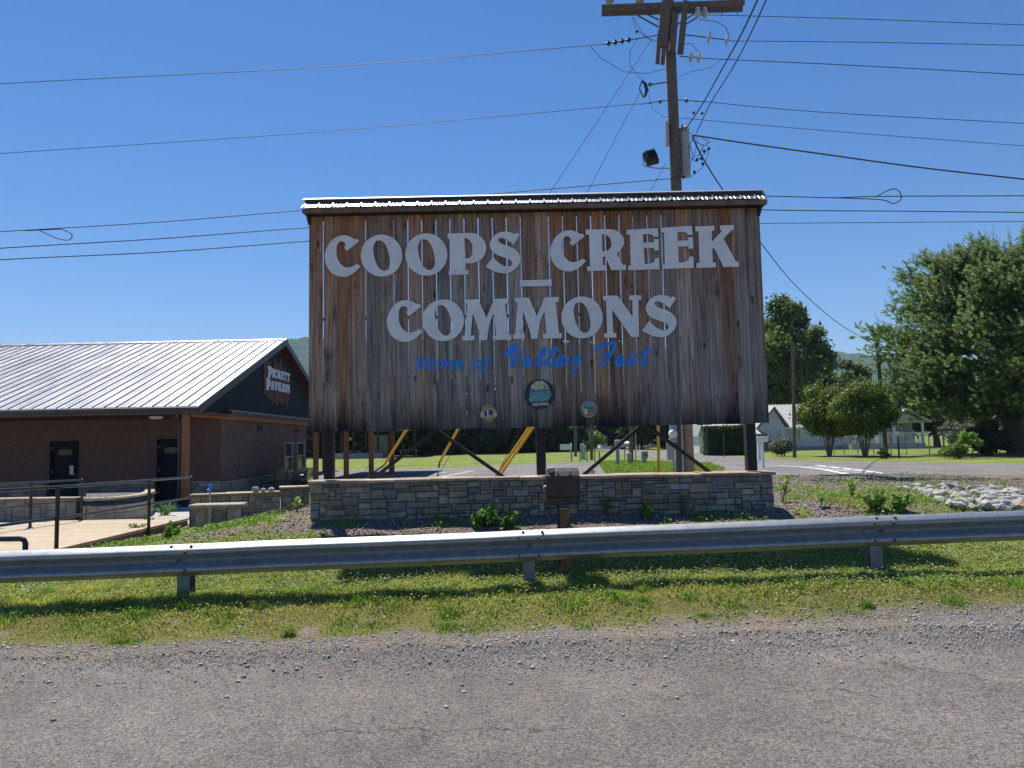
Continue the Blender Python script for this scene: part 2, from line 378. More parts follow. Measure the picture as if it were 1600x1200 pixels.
# ------------------------------------------------------------------ terrain
def sm(a, b, v):
    t = np.clip((np.asarray(v, dtype=float)-a)/(b-a), 0, 1); return t*t*(3-2*t)
_tab = np.random.default_rng(77).random((256, 256))
def vn(x, y, s=1.0, o=0):
    x = np.asarray(x, dtype=float)*s + o*17.3; y = np.asarray(y, dtype=float)*s + o*9.1
    xi = np.floor(x).astype(int); yi = np.floor(y).astype(int); fx = x-xi; fy = y-yi
    fx = fx*fx*(3-2*fx); fy = fy*fy*(3-2*fy); a = _tab
    g = lambda i, j: a[(xi+i) % 256, (yi+j) % 256]
    return (g(0,0)*(1-fx)+g(1,0)*fx)*(1-fy) + (g(0,1)*(1-fx)+g(1,1)*fx)*fy
def fbm(x, y, s=1.0, o=0, n=4):
    r, amp, tot = 0, 1, 0
    for k in range(n): r = r + amp*vn(x, y, s*2**k, o+k*3); tot += amp; amp *= .5
    return r/tot
def road_edge(x): return 6.50 + .055*np.clip(x, -9, 9) + .42*(fbm(x, 0*x, .9, 3)-.5) + .14*(fbm(x, 0*x, 5, 8)-.5)
GR = .001
def H(x, y):
    x = np.asarray(x, dtype=float); y = np.asarray(y, dtype=float)
    h = GR*np.clip(x, -14, 14)*(1-sm(9, 13, y))
    h = h + .178*sm(6.5, 7.35, y)
    left = sm(-6.0, -3.0, x)                       # 0 far left, 1 under the sign
    pr = .62*np.clip((y-7.8)/1.95, 0, 1) + .38*np.clip((y-9.75)/.55, 0, 1)
    h = h + (.46*left + .12*(1-left))*pr
    right = sm(3.8, 4.6, x)
    h = h + .09*right*sm(11, 17, y)*(1-.8*sm(8, 12, x))
    h = h - .15*sm(10.0, 12.8, y)*(1-sm(-3.9,-3.2,x))*sm(-7.5, -6, x)*(1-sm(-4.3, -3.3, x))
    drop = (1-right)*sm(12.6, 16.5, y) + right*sm(17.3, 19.2, y)
    far = .25 - .47*(1-sm(-7, -2.5, x))*(1-sm(45, 60, y))
    h = h*(1-drop) + far*drop
    # ditch beneath the boardwalk
    h = h - .42*(1-sm(-7.3, -5.6, x))*sm(7.9, 8.8, y)*(1-sm(13, 16, y))
    lump = (fbm(x, y, 1.6, 1)-.5)*.07 + (fbm(x, y, 6, 2)-.5)*.035
    return h + lump*sm(6.6, 7.6, y)*(1-sm(16, 19, y))
def Hs(x, y): return float(H(x, y))

def axis(lo, hi, step, far, k=1.22):
    a = list(np.arange(lo, hi+1e-6, step)); s = step
    while a[-1] < far[1]: s *= k; a.append(a[-1]+s)
    s = step
    while a[0] > far[0]: s *= k; a.insert(0, a[0]-s)
    return np.array(a)
xs = axis(-9, 11, .09, (-4500, 4500)); ys = axis(5.6, 19, .08, (-40, 5200))
XX, YY = np.meshgrid(xs, ys); ZZ = H(XX, YY); edge = road_edge(XX)
ZZ = np.where(YY < edge-.25, GR*np.clip(XX,-14,14)-.05, ZZ)
nx, ny = len(xs), len(ys)
idx = np.arange(nx*ny).reshape(ny, nx)
fq = np.stack([idx[:-1,:-1], idx[:-1,1:], idx[1:,1:], idx[1:,:-1]], -1).reshape(-1, 4)
def greenness(x, y):
    """share of living cover 0..1 and share of bare gravel/mulch 0..1"""
    e = road_edge(x); n1 = fbm(x, y, 1.3, 21); n2 = fbm(x, y, 3.4, 25)
    verge = sm(-.10, .38, y-e-.25*(n2-.4))*sm(.26, .48, n1*.55+n2*.45+.16*sm(.6,1.2,y-e)+.05)
    bed = sm(9.35, 9.6, y)*sm(-3.5, -3.1, x)*(1-sm(4.4, 5.0, x))
    inbed = sm(.50, .60, n1*.6+n2*.4)
    rb = sm(4.3, 5.0, x)*sm(8.9, 9.5, y)*(1-sm(18, 19, y))
    patch = np.exp(-(((x-6.2)/1.5)**2+((y-11.2)/1.9)**2)); inrb = np.clip(sm(.56,.68,n2)*.55 + patch*1.6*sm(.32,.46,n2), 0, 1)
    lb = (1-sm(-3.6,-3.1,x))*sm(8.9,9.4,y)*(1-sm(17,19,y)); inlb = sm(.36, .5, n1*.5+n2*.5+.12*sm(-4.2,-5.4,x)-.14*sm(-4.6,-3.6,x)*sm(11,12.5,y))
    g = verge*(1-bed)*(1-rb)*(1-lb) + bed*inbed + rb*inrb + lb*inlb
    mul = np.clip(bed*(1-inbed)+rb*(1-inrb)+lb*(1-inlb)*.8, 0, 1)
    farg = sm(18.5, 20, y)
    return np.clip(g*(1-farg)+farg, 0, 1), mul*(1-farg)
gr_, mu_ = greenness(XX, YY)
lawn = sm(19, 21, YY)
m, t, b = newmat('soil_and_turf'); p = geo_pos(t)
at = t.nodes.new('ShaderNodeAttribute'); at.attribute_name = 'tint'; sp = t.nodes.new('ShaderNodeSeparateColor'); t.links.new(at.outputs['Color'], sp.inputs[0])
nA = noise(t, p, 6, 6, .65); nB = noise(t, p, 55, 5, .65); nC = noise(t, p, .35, 5, .6); nD = noise(t, p, 170, 3, .6)
dirt = ramp(t, [(.3,(.15,.115,.085)), (.5,(.27,.215,.16)), (.7,(.38,.325,.26))], nB.outputs[0]).outputs[0]
dirt = mixc(t, .6, dirt, ramp(t, [(.35,(.6,.6,.6)), (.65,(1.2,1.2,1.2))], nA.outputs[0]).outputs[0], 'MULTIPLY')
mulch = ramp(t, [(.34,(.07,.05,.04)), (.48,(.20,.15,.125)), (.62,(.34,.275,.235)), (.72,(.44,.39,.35))], nB.outputs[0]).outputs[0]
turf = ramp(t, [(.3,(.11,.11,.045)), (.55,(.22,.21,.08)), (.75,(.34,.30,.15))], nB.outputs[0]).outputs[0]
lawnc = ramp(t, [(.3,(.125,.17,.035)), (.5,(.175,.225,.05)), (.7,(.24,.265,.075))], nC.outputs[0]).outputs[0]
lawnc = mixc(t, .6, lawnc, ramp(t, [(.3,(.65,.7,.6)), (.7,(1.25,1.2,1.2))], nA.outputs[0]).outputs[0], 'MULTIPLY')
nE = noise(t, mapping(t, p, (1, .35, 1)), 2.2, 6, .7)
lawnc = mixc(t, .7, lawnc, ramp(t, [(.3,(.6,.66,.55)), (.7,(1.3,1.22,1.3))], nE.outputs[0]).outputs[0], 'MULTIPLY')
c1 = mixc(t, sp.outputs[1], dirt, mulch)
gsh = mathn(t, 'ADD', sp.outputs[0], mathn(t, 'MULTIPLY', mathn(t, 'SUBTRACT', nA.outputs[0], .5), .9), True)
gsh = ramp(t, [(.3,(0,0,0)), (.6,(1,1,1))], gsh).outputs[0]
c2 = mixc(t, gsh, c1, turf); c3 = mixc(t, sp.outputs[2], c2, lawnc)
t.links.new(c3, b.inputs['Base Color']); b.inputs['Roughness'].default_value = .95; b.inputs['Specular IOR Level'].default_value = .15
bump(t, b, nB.outputs[0], .9, .03)
M['ground'] = m
go = np_mesh('ground', np.stack([XX, YY, ZZ], -1).reshape(-1, 3), fq, m, col=np.stack([gr_, mu_, lawn], -1).reshape(-1, 3), smooth=True)
tag(go, 'grassy ground sloping up from the road to the gravel bed', kind='structure')

# ------------------------------------------------------------------ asphalt in front of the camera
def asphalt_mat(name, lo, mid, hi, grit=190, tone=(1,1,1), cracks=True):
    m, t, b = newmat(name); p = geo_pos(t)
    g1 = noise(t, p, grit, 3, .75); g2 = noise(t, p, grit*.33, 4, .6); big = noise(t, p, .55, 6, .6); mid_n = noise(t, p, 4.5, 6, .7)
    vo = t.nodes.new('ShaderNodeTexVoronoi'); vo.inputs['Scale'].default_value = grit*.55; t.links.new(p, vo.inputs['Vector'])
    col = ramp(t, [(.30, lo), (.48, mid), (.66, hi)], g1.outputs[0]).outputs[0]
    stone = t.nodes.new('ShaderNodeSeparateColor'); t.links.new(vo.outputs['Color'], stone.inputs[0])
    sc = ramp(t, [(0,(.35,.35,.36)), (.45,(.8,.8,.8)), (.8,(1.08,1.06,1.04)), (1,(1.45,1.4,1.33))], stone.outputs[0]).outputs[0]
    col = mixc(t, .85, col, sc, 'MULTIPLY')
    col = mixc(t, 1, col, ramp(t, [(.3,(.68,.66,.65)), (.7,(1.2,1.17,1.15))], big.outputs[0]).outputs[0], 'MULTIPLY')
    col = mixc(t, .8, col, ramp(t, [(.3,(.82,.82,.83)), (.7,(1.14,1.12,1.1))], mid_n.outputs[0]).outputs[0], 'MULTIPLY')
    pits = ramp(t, [(.33,(1,1,1)), (.39,(0,0,0))], g2.outputs[0]).outputs[0]
    col = mixc(t, mathn(t, 'MULTIPLY', pits, .75), col, (.02,.019,.019))
    if cracks:
        v2 = t.nodes.new('ShaderNodeTexVoronoi'); v2.feature = 'DISTANCE_TO_EDGE'; v2.inputs['Scale'].default_value = .42
        wv = noise(t, p, 2.2, 6, .7); dv = t.nodes.new('ShaderNodeVectorMath'); dv.operation = 'MULTIPLY_ADD'
        t.links.new(wv.outputs['Color'], dv.inputs[0]); dv.inputs[1].default_value = (.9,.9,.9); t.links.new(mapping(t, p, (.55, 1.5, 1)), dv.inputs[2])
        t.links.new(dv.outputs[0], v2.inputs['Vector'])
        ck = ramp(t, [(.0,(1,1,1)), (.010,(0,0,0))], v2.outputs['Distance']).outputs[0]
        cm = ramp(t, [(.5,(0,0,0)), (.6,(1,1,1))], noise(t, p, .9, 3).outputs[0]).outputs[0]
        col = mixc(t, mathn(t, 'MULTIPLY', mathn(t, 'MULTIPLY', ck, cm), .8), col, (.03,.028,.027))
    t.links.new(col, b.inputs['Base Color']); b.inputs['Roughness'].default_value = .88; b.inputs['Specular IOR Level'].default_value = .3
    hh = mathn(t, 'ADD', g1.outputs[0], mathn(t, 'MULTIPLY', g2.outputs[0], 1.2))
    bump(t, b, hh, .8, .006); return m
M['asphalt'] = asphalt_mat('coarse_asphalt', (.06,.053,.049), (.175,.160,.150), (.27,.252,.238), 150)
M['lot'] = asphalt_mat('pale_asphalt', (.15,.145,.14), (.215,.205,.20), (.26,.25,.24), 60, cracks=False)
rx = np.arange(-60, 60.01, .12); n_ = len(rx); e_ = road_edge(rx) - .28 + .10*(fbm(rx, 0*rx, 9, 31)-.5)
rows = [(-30, None), (-2, None), (3.0, None), (5.2, None), (0, e_)]
V = []
for yy, ee in rows:
    y_ = np.full(n_, yy, float) if ee is None else ee
    V.append(np.stack([rx, y_, GR*np.clip(rx, -14, 14) + (0.0 if ee is None else -.012)], -1))
V = np.concatenate(V); ii = np.arange(n_-1); F = np.concatenate([np.stack([k*n_+ii, k*n_+ii+1, (k+1)*n_+ii+1, (k+1)*n_+ii], -1) for k in range(len(rows)-1)])
ro = np_mesh('road', V, F, M['asphalt'], smooth=True); tag(ro, 'coarse worn asphalt road with a crumbling edge', kind='structure')

# loose gravel along the crumbling edge and in the beds: real little stones
_ico = np.array([(0,0,1),(.9,0,-.3),(-.45,.78,-.3),(-.45,-.78,-.3),(.3,.5,.7),(-.6,.1,.6)])
def pebbles(name, xy, z, size, mat, kindlabel, seed=1):
    rg = np.random.default_rng(seed); n = len(xy)
    base = np.array([(1,0,0),(0,1,0),(-1,0,0),(0,-1,0),(0,0,1),(0,0,-1)], float)
    fa = np.array([(0,1,4),(1,2,4),(2,3,4),(3,0,4),(1,0,5),(2,1,5),(3,2,5),(0,3,5)])
    a = rg.random(n)*6.28; sx = size*(.6+.8*rg.random(n)); sy = size*(.5+.6*rg.random(n)); sz = size*(.35+.4*rg.random(n))
    v = base[None]*(1+.45*(rg.random((n,6,1))-.5))*np.stack([sx,sy,sz],-1)[:,None]
    ca, sa = np.cos(a)[:,None], np.sin(a)[:,None]
    x = v[...,0]*ca - v[...,1]*sa + xy[:,0:1]; y = v[...,0]*sa + v[...,1]*ca + xy[:,1:2]; zz = v[...,2] + z[:,None] + sz[:,None]*.35
    vv = np.stack([x,y,zz],-1).reshape(-1,3); ff = (fa[None]+6*np.arange(n)[:,None,None]).reshape(-1,3)
    c = np.repeat(rg.random((n,1)), 6, 0)*np.ones((1,3))
    o = np_mesh(name, vv, ff, mat, col=c); tag(o, kindlabel, kind='stuff'); return o
def chip_mat(name, stops):
    m, t, b = newmat(name); at = t.nodes.new('ShaderNodeAttribute'); at.attribute_name = 'tint'
    r_ = ramp(t, stops, at.outputs['Fac']); nn = noise(t, geo_pos(t), 120, 3)
    c = mixc(t, .6, r_.outputs[0], ramp(t, [(.3,(.7,.7,.7)),(.7,(1.2,1.2,1.2))], nn.outputs[0]).outputs[0], 'MULTIPLY')
    t.links.new(c, b.inputs['Base Color']); b.inputs['Roughness'].default_value = .85; return m
M['chips'] = chip_mat('limestone_chips', [(0,(.16,.15,.14)), (.4,(.28,.265,.25)), (.8,(.39,.375,.35)), (1,(.52,.50,.47))])
M['mulch'] = chip_mat('gravel_mulch', [(0,(.08,.055,.045)), (.35,(.20,.15,.125)), (.7,(.33,.27,.235)), (1,(.48,.43,.39))])
rg = np.random.default_rng(3)
n = 50000; gx = rg.uniform(-6, 7.5, n); off = -np.abs(rg.normal(0, .50, n)) + rg.uniform(0, .25, n); gy = road_edge(gx)+off
keep = rg.random(n) < (.25+.75*sm(.36,.6,fbm(gx,gy,1.1,40)))*(.55+.45*sm(-1,3,gx)); gx, gy = gx[keep], gy[keep]
gz = np.where(gy < road_edge(gx)-.2, GR*gx, H(gx, gy))
pebbles('shoulder_gravel', np.stack([gx, gy], -1), gz, .0085, M['chips'], 'pale loose gravel strewn along the edge of the asphalt', 4)
n = 1300; gx = rg.uniform(-6, 7, n); gy = rg.uniform(2.6, 6, n)
pebbles('road_grit', np.stack([gx, gy], -1), GR*gx, .0075, M['chips'], 'scattered grit lying on the asphalt', 5)
n = 700; gx = rg.uniform(-6, 7, n); gy = road_edge(gx)-rg.gamma(2, .28, n)+.3
pebbles('shoulder_stones', np.stack([gx, gy], -1), np.where(gy < road_edge(gx)-.2, GR*gx, H(gx, gy)), .02, M['chips'], 'larger pale stones on the gravel shoulder', 6)
n = 70000; gx = rg.uniform(-6.3, 10, n); gy = rg.uniform(8.9, 18, n)
g0, m0 = greenness(gx, gy); keep = (rg.random(n) < m0*np.where(gx > 4, 1, .8)) & (rg.random(n) < 12/(gy+1)); gx, gy = gx[keep], gy[keep]
pebbles('bed_gravel', np.stack([gx, gy], -1), H(gx, gy), .019, M['mulch'], 'brown grey gravel mulch covering the planting bed', 7)

# long fine cracks: dark ribbons on the asphalt painting the shade of open gaps
rk = random.Random(5)
for pts_ in (((470,1150),(520,1141),(580,1144),(640,1138),(700,1143),(760,1136),(830,1146)), ((1160,1068),(1230,1082),(1300,1076),(1380,1092))):
    m_ = MB(); pp = []
    for (a, b_), (c_, d_) in zip(pts_[:-1], pts_[1:]):
        for k in range(9): f = k/9; pp.append(G(a+(c_-a)*f+rk.uniform(-2.5,2.5), b_+(d_-b_)*f+rk.uniform(-1.6,1.6), 0))
    for i in range(len(pp)-1):
        w0, w1 = rk.choice([.0006,.0012,.002,.0032]), rk.choice([.0006,.0012,.002,.0032]); d = (pp[i+1]-pp[i]); s_ = Vector((-d.y, d.x, 0)).normalized()
        z0, z1 = GR*pp[i].x+.003, GR*pp[i+1].x+.003; m_.poly([(pp[i].x-s_.x*w0, pp[i].y-s_.y*w0, z0), (pp[i+1].x-s_.x*w1, pp[i+1].y-s_.y*w1, z1), (pp[i+1].x+s_.x*w1, pp[i+1].y+s_.y*w1, z1), (pp[i].x+s_.x*w0, pp[i].y+s_.y*w0, z0)])
    M['crack'] = M.get('crack') or simple('crack_shade', (.03,.027,.025), .95); o = m_.build('road_crack', M['crack']); tag(o, 'fine ragged crack across the asphalt', kind='structure')

# ------------------------------------------------------------------ paved areas beyond the wall (flat sheets)
ZF = .25
def sheet(name, pts, z, mat, label, thick=.0):
    me_ = MB(); me_.poly([(p_.x, max(p_.y, 18.9), z) for p_ in pts]); o = me_.build(name, mat); tag(o, label, kind='structure'); return o
gz_ = lambda *pp: [G(a, b_, ZF) for a, b_ in pp]
lotp = [Vector((-5.2,18.9,0)), *gz_((487,737),(600,733.5),(700,731),(800,727),(870,724),(915,722.3),(960,720.5),(930,724.5),(1000,736)), Vector((3.6,24.5,0)), Vector((5.0,18.9,0))]
sheet('parking_lot', lotp, ZF+.018, M['lot'], 'pale asphalt parking lot behind the sign')
rdp = gz_((2300,731),(1600,725),(1360,721),(1250,720),(1180,716),(1100,711),(1040,706),(980,701.5),(930,699),(905,698),(900,699.7),(940,704),(985,712),(1040,719.5),(1110,723),(1135,732),(1128,741))
rdp += [Vector((5.6,19.0,0)), Vector((30,19.0,0))]
sheet('side_road', rdp, ZF+.014, M['lot'], 'pale side road curving past the houses')
mk = MB()
def stripe(a, b_, wd, z=ZF+.024):
    p0, p1 = G(*a, ZF), G(*b_, ZF); d = (p1-p0); d.z = 0; d.normalize(); s_ = Vector((-d.y, d.x, 0))*wd/2
    mk.poly([(q.x, q.y, z) for q in (p0-s_, p1-s_, p1+s_, p0+s_)])
for a, b_ in zip([(1180,727.5),(1215,728),(1250,730),(1285,734)], [(1215,728),(1250,730),(1285,734),(1322,741.5)]): stripe(a, b_, .22)
for a, b_ in zip([(1275,727.5),(1320,732.5),(1355,737)], [(1320,732.5),(1355,737),(1388,741.5)]): stripe(a, b_, .22)
for k in range(5):
    y_ = 729.6+k*2.3; stripe((1262+k*14, y_), (1300+k*17, y_+.15), .30)
mo = mk.build('road_markings', M['white_paint'], origin=(0,0,0)); tag(mo, 'white hatched markings painted on the side road', kind='structure')
mk = MB()
for a, b_ in (((600,745),(650,738)),((640,746),(697,738.5)),((690,746),(740,736)),((560,742),(605,736))): stripe(a, b_, .10)
mo = mk.build('parking_lines', M['white_paint'], origin=(0,0,0)); tag(mo, 'white stall lines painted on the parking lot', kind='structure')

# ------------------------------------------------------------------ grass, clover and weeds as real blades
def blades(name, x, y, h, wdt, mat, tint, label, seed=1, lean=.45, z0=None, flat=False):
    rg = np.random.default_rng(seed); n = len(x); z = (H(x, y) if z0 is None else z0) - .006
    a = rg.random(n)*6.283; dx, dy = np.cos(a), np.sin(a); l = lean*(.3+rg.random(n)); b_ = rg.random(n)*6.283
    bx, by = np.cos(b_)*l, np.sin(b_)*l; w2 = wdt/2*(.6+.8*rg.random(n))
    p0 = np.stack([x-dx*w2, y-dy*w2, z], -1); p1 = np.stack([x+dx*w2, y+dy*w2, z], -1)
    q = .55; m0 = np.stack([x-dx*w2*.8+bx*h*q*.5, y-dy*w2*.8+by*h*q*.5, z+h*q], -1); m1 = np.stack([x+dx*w2*.8+bx*h*q*.5, y+dy*w2*.8+by*h*q*.5, z+h*q], -1)
    tp = np.stack([x+bx*h, y+by*h, z+h*(1-.25*l)], -1)
    v = np.stack([p0, p1, m1, m0, tp], 1).reshape(-1, 3); k = 5*np.arange(n)[:, None]
    f = np.concatenate([k+np.array([[0,1,2]]), k+np.array([[0,2,3]]), k+np.array([[3,2,4]])], 0)
    o = np_mesh(name, v, f, mat, col=np.repeat(tint, 5, 0)); tag(o, label, kind='stuff'); return o
def leaves(name, c, nrm, r, mat, tint, label=None, aspect=.75, parent=None, seed=1, kind='stuff'):
    """rhombic leaf quads at centres c with normals nrm"""
    rg = np.random.default_rng(seed); n = len(c); nrm = nrm/np.maximum(np.linalg.norm(nrm, axis=1, keepdims=True), 1e-6)
    t_ = rg.normal(size=(n, 3)); t_ -= nrm*(t_*nrm).sum(1, keepdims=True); t_ /= np.maximum(np.linalg.norm(t_, axis=1, keepdims=True), 1e-6)
    s_ = np.cross(nrm, t_); r = (r*np.ones(n))[:, None]
    v = np.stack([c-t_*r, c+s_*r*aspect+nrm*r*.12, c+t_*r, c-s_*r*aspect+nrm*r*.12], 1).reshape(-1, 3)
    f = 4*np.arange(n)[:, None]+np.array([[0,1,2,3]])
    o = np_mesh(name, v, f, mat, parent=parent, col=np.repeat(tint, 4, 0))
    if label: o['label'] = label
    if kind: o['kind'] = kind
    return o
rg = np.random.default_rng(9)
def tints(n, mean=.5, sd=.22, dry=None, seed=0):
    r_ = np.random.default_rng(seed); t_ = np.zeros((n, 3)); t_[:, 0] = np.clip(r_.normal(mean, sd, n), 0, 1)
    if dry is not None: t_[:, 1] = np.clip(dry*r_.uniform(.3, 1.5, n), 0, .9)
    return t_
# verge
n = 330000; x = rg.uniform(-6.2, 7.6, n); y = rg.uniform(5.9, 9.6, n)
g0, _ = greenness(x, y); keep = rg.random(n) < g0**1.1*.95+.008; x, y, g0 = x[keep], y[keep], g0[keep]
e = y-road_edge(x); keep = e > -.15+.25*fbm(x, y, 6, 60); x, y, g0, e = x[keep], y[keep], g0[keep], e[keep]
tall = sm(.60, .80, fbm(x, y, 1.9, 51, 3))*sm(.5, 1.1, e); strip = np.exp(-((y-7.62-.055*x)/.22)**2)
h = (.018+.020*sm(.1, 1.0, e)+.05*tall+.02*strip*fbm(x, y, 3, 53))*(.6+.8*rg.random(len(x)))
dry = np.clip(.85-.75*g0+.55*(1-sm(.1,.9,e))+1.3*(fbm(x, y, 1.9, 54)-.46)*(1-sm(7.6,8.2,y)), 0, .9)
blades('verge_grass', x, y, h, .0075, M['grass'], tints(len(x), .62, .25, np.clip(dry+.10, 0, .9), 3), 'patchy sunlit grass of the road verge below the guardrail', 12, .8)
# separate tufts of taller grass
rt = np.random.default_rng(33); tx = rt.uniform(-6, 7.4, 190); ty = road_edge(tx)+.12+1.5*rt.random(190)**.8
tx = np.concatenate([tx, rt.uniform(-5.2, -2.6, 14), [.45, .55, -1.1, 1.1, 5.3, -3.3, .2]]); ty = np.concatenate([ty, rt.uniform(6.9, 7.5, 14), [6.95, 7.5, 7.3, 6.9, 7.4, 7.6, 7.8]])
sz_ = rt.uniform(.03, .12, len(tx)); k_ = 90; x = np.repeat(tx, k_)+rt.normal(size=len(tx)*k_)*np.repeat(sz_, k_); y = np.repeat(ty, k_)+rt.normal(size=len(tx)*k_)*np.repeat(sz_, k_)*.8
h = np.repeat(rt.uniform(.04, .12, len(tx)), k_)*rt.uniform(.4, 1.1, len(x)); tt = tints(len(x), .5, .15, np.repeat(rt.choice([0,.05,.3], len(tx), p=[.5,.3,.2]), k_), 41); tt[:, 0] = np.clip(tt[:, 0]+np.repeat(rt.normal(0, .2, len(tx)), k_), 0, 1)
kk = y > road_edge(x)-.12; blades('grass_tufts', x[kk], y[kk], h[kk], .009, M['weed'], tt[kk], 'taller tufts of fresh grass standing out of the verge', 42, .9)
# clover: flat leaves, denser behind and beside the rail
n = 150000; x = rg.uniform(-6.2, 7.6, n); y = rg.uniform(6.6, 9.7, n); g0, _ = greenness(x, y)
den = g0*(.15+.85*sm(6.9, 7.7, y))*sm(.35, .55, fbm(x, y, 1.2, 71)+.14*sm(7.5,8,y)); keep = rg.random(n) < den; x, y = x[keep], y[keep]
hz = rg.uniform(.015, .065, len(x))*(.6+.7*fbm(x, y, 2, 73)); c = np.stack([x, y, H(x, y)+hz], -1)
nr = rg.normal(size=(len(x), 3))*.55; nr[:, 2] += 1
leaves('clover', c, nr, rg.uniform(.008, .015, len(x)), M['clover'], tints(len(x), .5, .25, np.full(len(x), .06), 4), 'low clover leaves carpeting the bank behind the guardrail', .9, seed=5)
n = 5200; x = rg.uniform(-6.2, 7.6, n); y = 6.9+2.5*rg.random(n)**.8; g0, _ = greenness(x, y)
keep = rg.random(n) < g0*sm(6.9, 7.8, y)*sm(.42, .6, fbm(x, y, .9, 81)+.08)*np.where(x > -6, 1, .5); x, y = x[keep], y[keep]
z = H(x, y)+rg.uniform(.045, .095, len(x)); M['flower'] = chip_mat('clover_flower', [(0,(.50,.47,.38)), (1,(.74,.72,.66))])
pebbles('clover_flowers', np.stack([x, y], -1), z, .010, M['flower'], 'white clover heads dotted over the grass', 8)
# beds: low weeds and mats
n = 120000; x = rg.uniform(-7.0, 9.5, n); y = rg.uniform(9.0, 18.5, n); g0, m0 = greenness(x, y)
onwall = (y > 10.25) & (y < 10.9) & (x > -3.0) & (x < 4.0); under = (y > 10.6) & (x > -3.5) & (x < 4.3)
keep = (rg.random(n) < g0*.9+.012) & ~onwall & ~under & (x > -6.9+.0*y) & (rg.random(n) < 14/(y+2)); x, y, g0 = x[keep], y[keep], g0[keep]
h = (.03+.07*sm(.5, .8, fbm(x, y, 2.2, 91)))*(.5+rg.random(len(x)))
dry = np.clip(.9*sm(.44, .62, fbm(x, y, 1.1, 93)), 0, .8)*np.where((x > -4) & (x < 5), 1, .35)
blades('bed_weeds', x, y, h, .014, M['weed'], tints(len(x), .5, .25, dry, 6), 'low weeds creeping over the planting bed', 14, .9)
n = 34000; x = rg.uniform(-6.8, 9.5, n); y = rg.uniform(9.0, 17, n); g0, m0 = greenness(x, y)
onwall = (y > 10.2) & (y < 10.9) & (x > -3.0) & (x < 4.0); keep = (rg.random(n) < g0) & ~onwall & ~((y > 10.6) & (x > -3.5) & (x < 4.3)); x, y = x[keep], y[keep]
c = np.stack([x, y, H(x, y)+rg.uniform(.01, .09, len(x))], -1); nr = rg.normal(size=(len(x), 3))*.6; nr[:, 2] += .9
tt = tints(len(x), .55, .25, np.clip(1.2*(fbm(x, y, 1.1, 93)-.46), 0, .6), 7); tt[:, 2] = np.where(fbm(x, y, 1.7, 97) > .66, .55, 0)*((x > -4.6) & (x < 5.2))
leaves('bed_ground_cover', c, nr, rg.uniform(.012, .026, len(x)), M['weed'], tt, 'mats of small leaved ground cover in the planting bed', .8, seed=9)
# far islands of grass beside the lot
n = 60000; x = rg.uniform(2.0, 14, n); y = rg.uniform(24, 46, n)
from mathutils.geometry import intersect_point_tri_2d
def inpoly(x, y, poly):
    c = np.zeros(len(x), bool); j = len(poly)-1
    for i in range(len(poly)):
        xi, yi, xj, yj = poly[i].x, poly[i].y, poly[j].x, poly[j].y
        c ^= ((yi > y) != (yj > y)) & (x < (xj-xi)*(y-yi)/(yj-yi+1e-12)+xi); j = i
    return c
isl = gz_((935,724.5),(1000,721),(1108,725),(1132,733),(1125,742))+[Vector((8.0,24,0)), Vector((3.2,24.5,0))]
k = inpoly(x, y, isl); x, y = x[k], y[k]
blades('island_grass', x, y, .10+.16*rg.random(len(x))*sm(.4,.7,fbm(x,y,.4,5)), .05, M['weed'], tints(len(x), .7, .2, np.full(len(x), .25), 8), 'bright grass of the island between the lot and the side road', 15, .6)
# ------------------------------------------------------------------ the wooden town sign
SD = 10.40                                     # distance of the plank face
WY0, WY1 = 10.28, 10.74                        # stone wall front and back
ZW = 1.115                                     # top of the stone wall body
def S(px, py, dy=0.0): return P(px, py, SD+dy)
xL, xR = S(483, 500).x, S(1194, 500).x
zB, zT = (S(483, 675).z+S(1196, 661).z)/2, (S(483, 330).z+S(1190, 318).z)/2
sign = thing('wooden_sign', ((xL+xR)/2, SD+.1, ZW), 'large billboard of weathered vertical planks with grey letters, standing on the stone wall', 'billboard')
NP = 32; pw = (xR-xL)/NP
wide = {1:.02, 4:.012, 7:.017, 8:.013, 9:.016, 10:.014, 11:.011, 12:.017, 13:.013, 14:.013, 15:.008, 17:.012, 18:.012, 19:.013, 20:.018, 21:.015, 22:.012, 23:.008, 24:.012, 25:.014, 26:.009, 31:.010, 6:.006, 5:.003, 29:.006, 30:.007}
rp = random.Random(4)
for i in range(NP):
    gl = wide.get(i, .002)*.36; gr = wide.get(i+1, .002)*.36
    a, b_ = xL+i*pw, xL+(i+1)*pw; zb = zB+rp.uniform(-.012, .012); dy = rp.uniform(-.004, .004)
    m_ = MB(); tz = rp.uniform(-.0015, .0015)
    g2l = gl*(.1 if i in (7, 8, 12, 17, 24) else .55); g2r = gr*(.1 if i+1 in (7, 8, 12, 17, 24) else .55)     # gaps that close towards the foot
    y0, y1 = SD-.011+dy, SD+.011+dy; t0 = (xL-a)*0
    nseg = 5; pts = []
    prev = None
    for k in range(nseg+1):
        f = k/nseg; z = zb+(zT-zb)*f; j1, j2 = rp.uniform(0, .0022), rp.uniform(0, .0022)
        L_ = a+gl*f+g2l*(1-f)+j1; R_ = b_-gr*f-g2r*(1-f)-j2; yb = rp.uniform(-.0015, .0015)
        ring = [(L_, y0+yb, z), (R_, y0+yb+tz, z), (R_, y1+yb, z), (L_, y1+yb, z)]
        base = len(m_.v); m_.v += ring
        if prev is None: m_.f.append((base+3, base+2, base+1, base)); m_.mi.append(0)
        else:
            for q in range(4): m_.f.append((prev+q, prev+(q+1) % 4, base+(q+1) % 4, base+q)); m_.mi.append(0)
        prev = base
    m_.f.append((prev, prev+1, prev+2, prev+3)); m_.mi.append(0)
    m_.build('plank', M['plank'], sign)
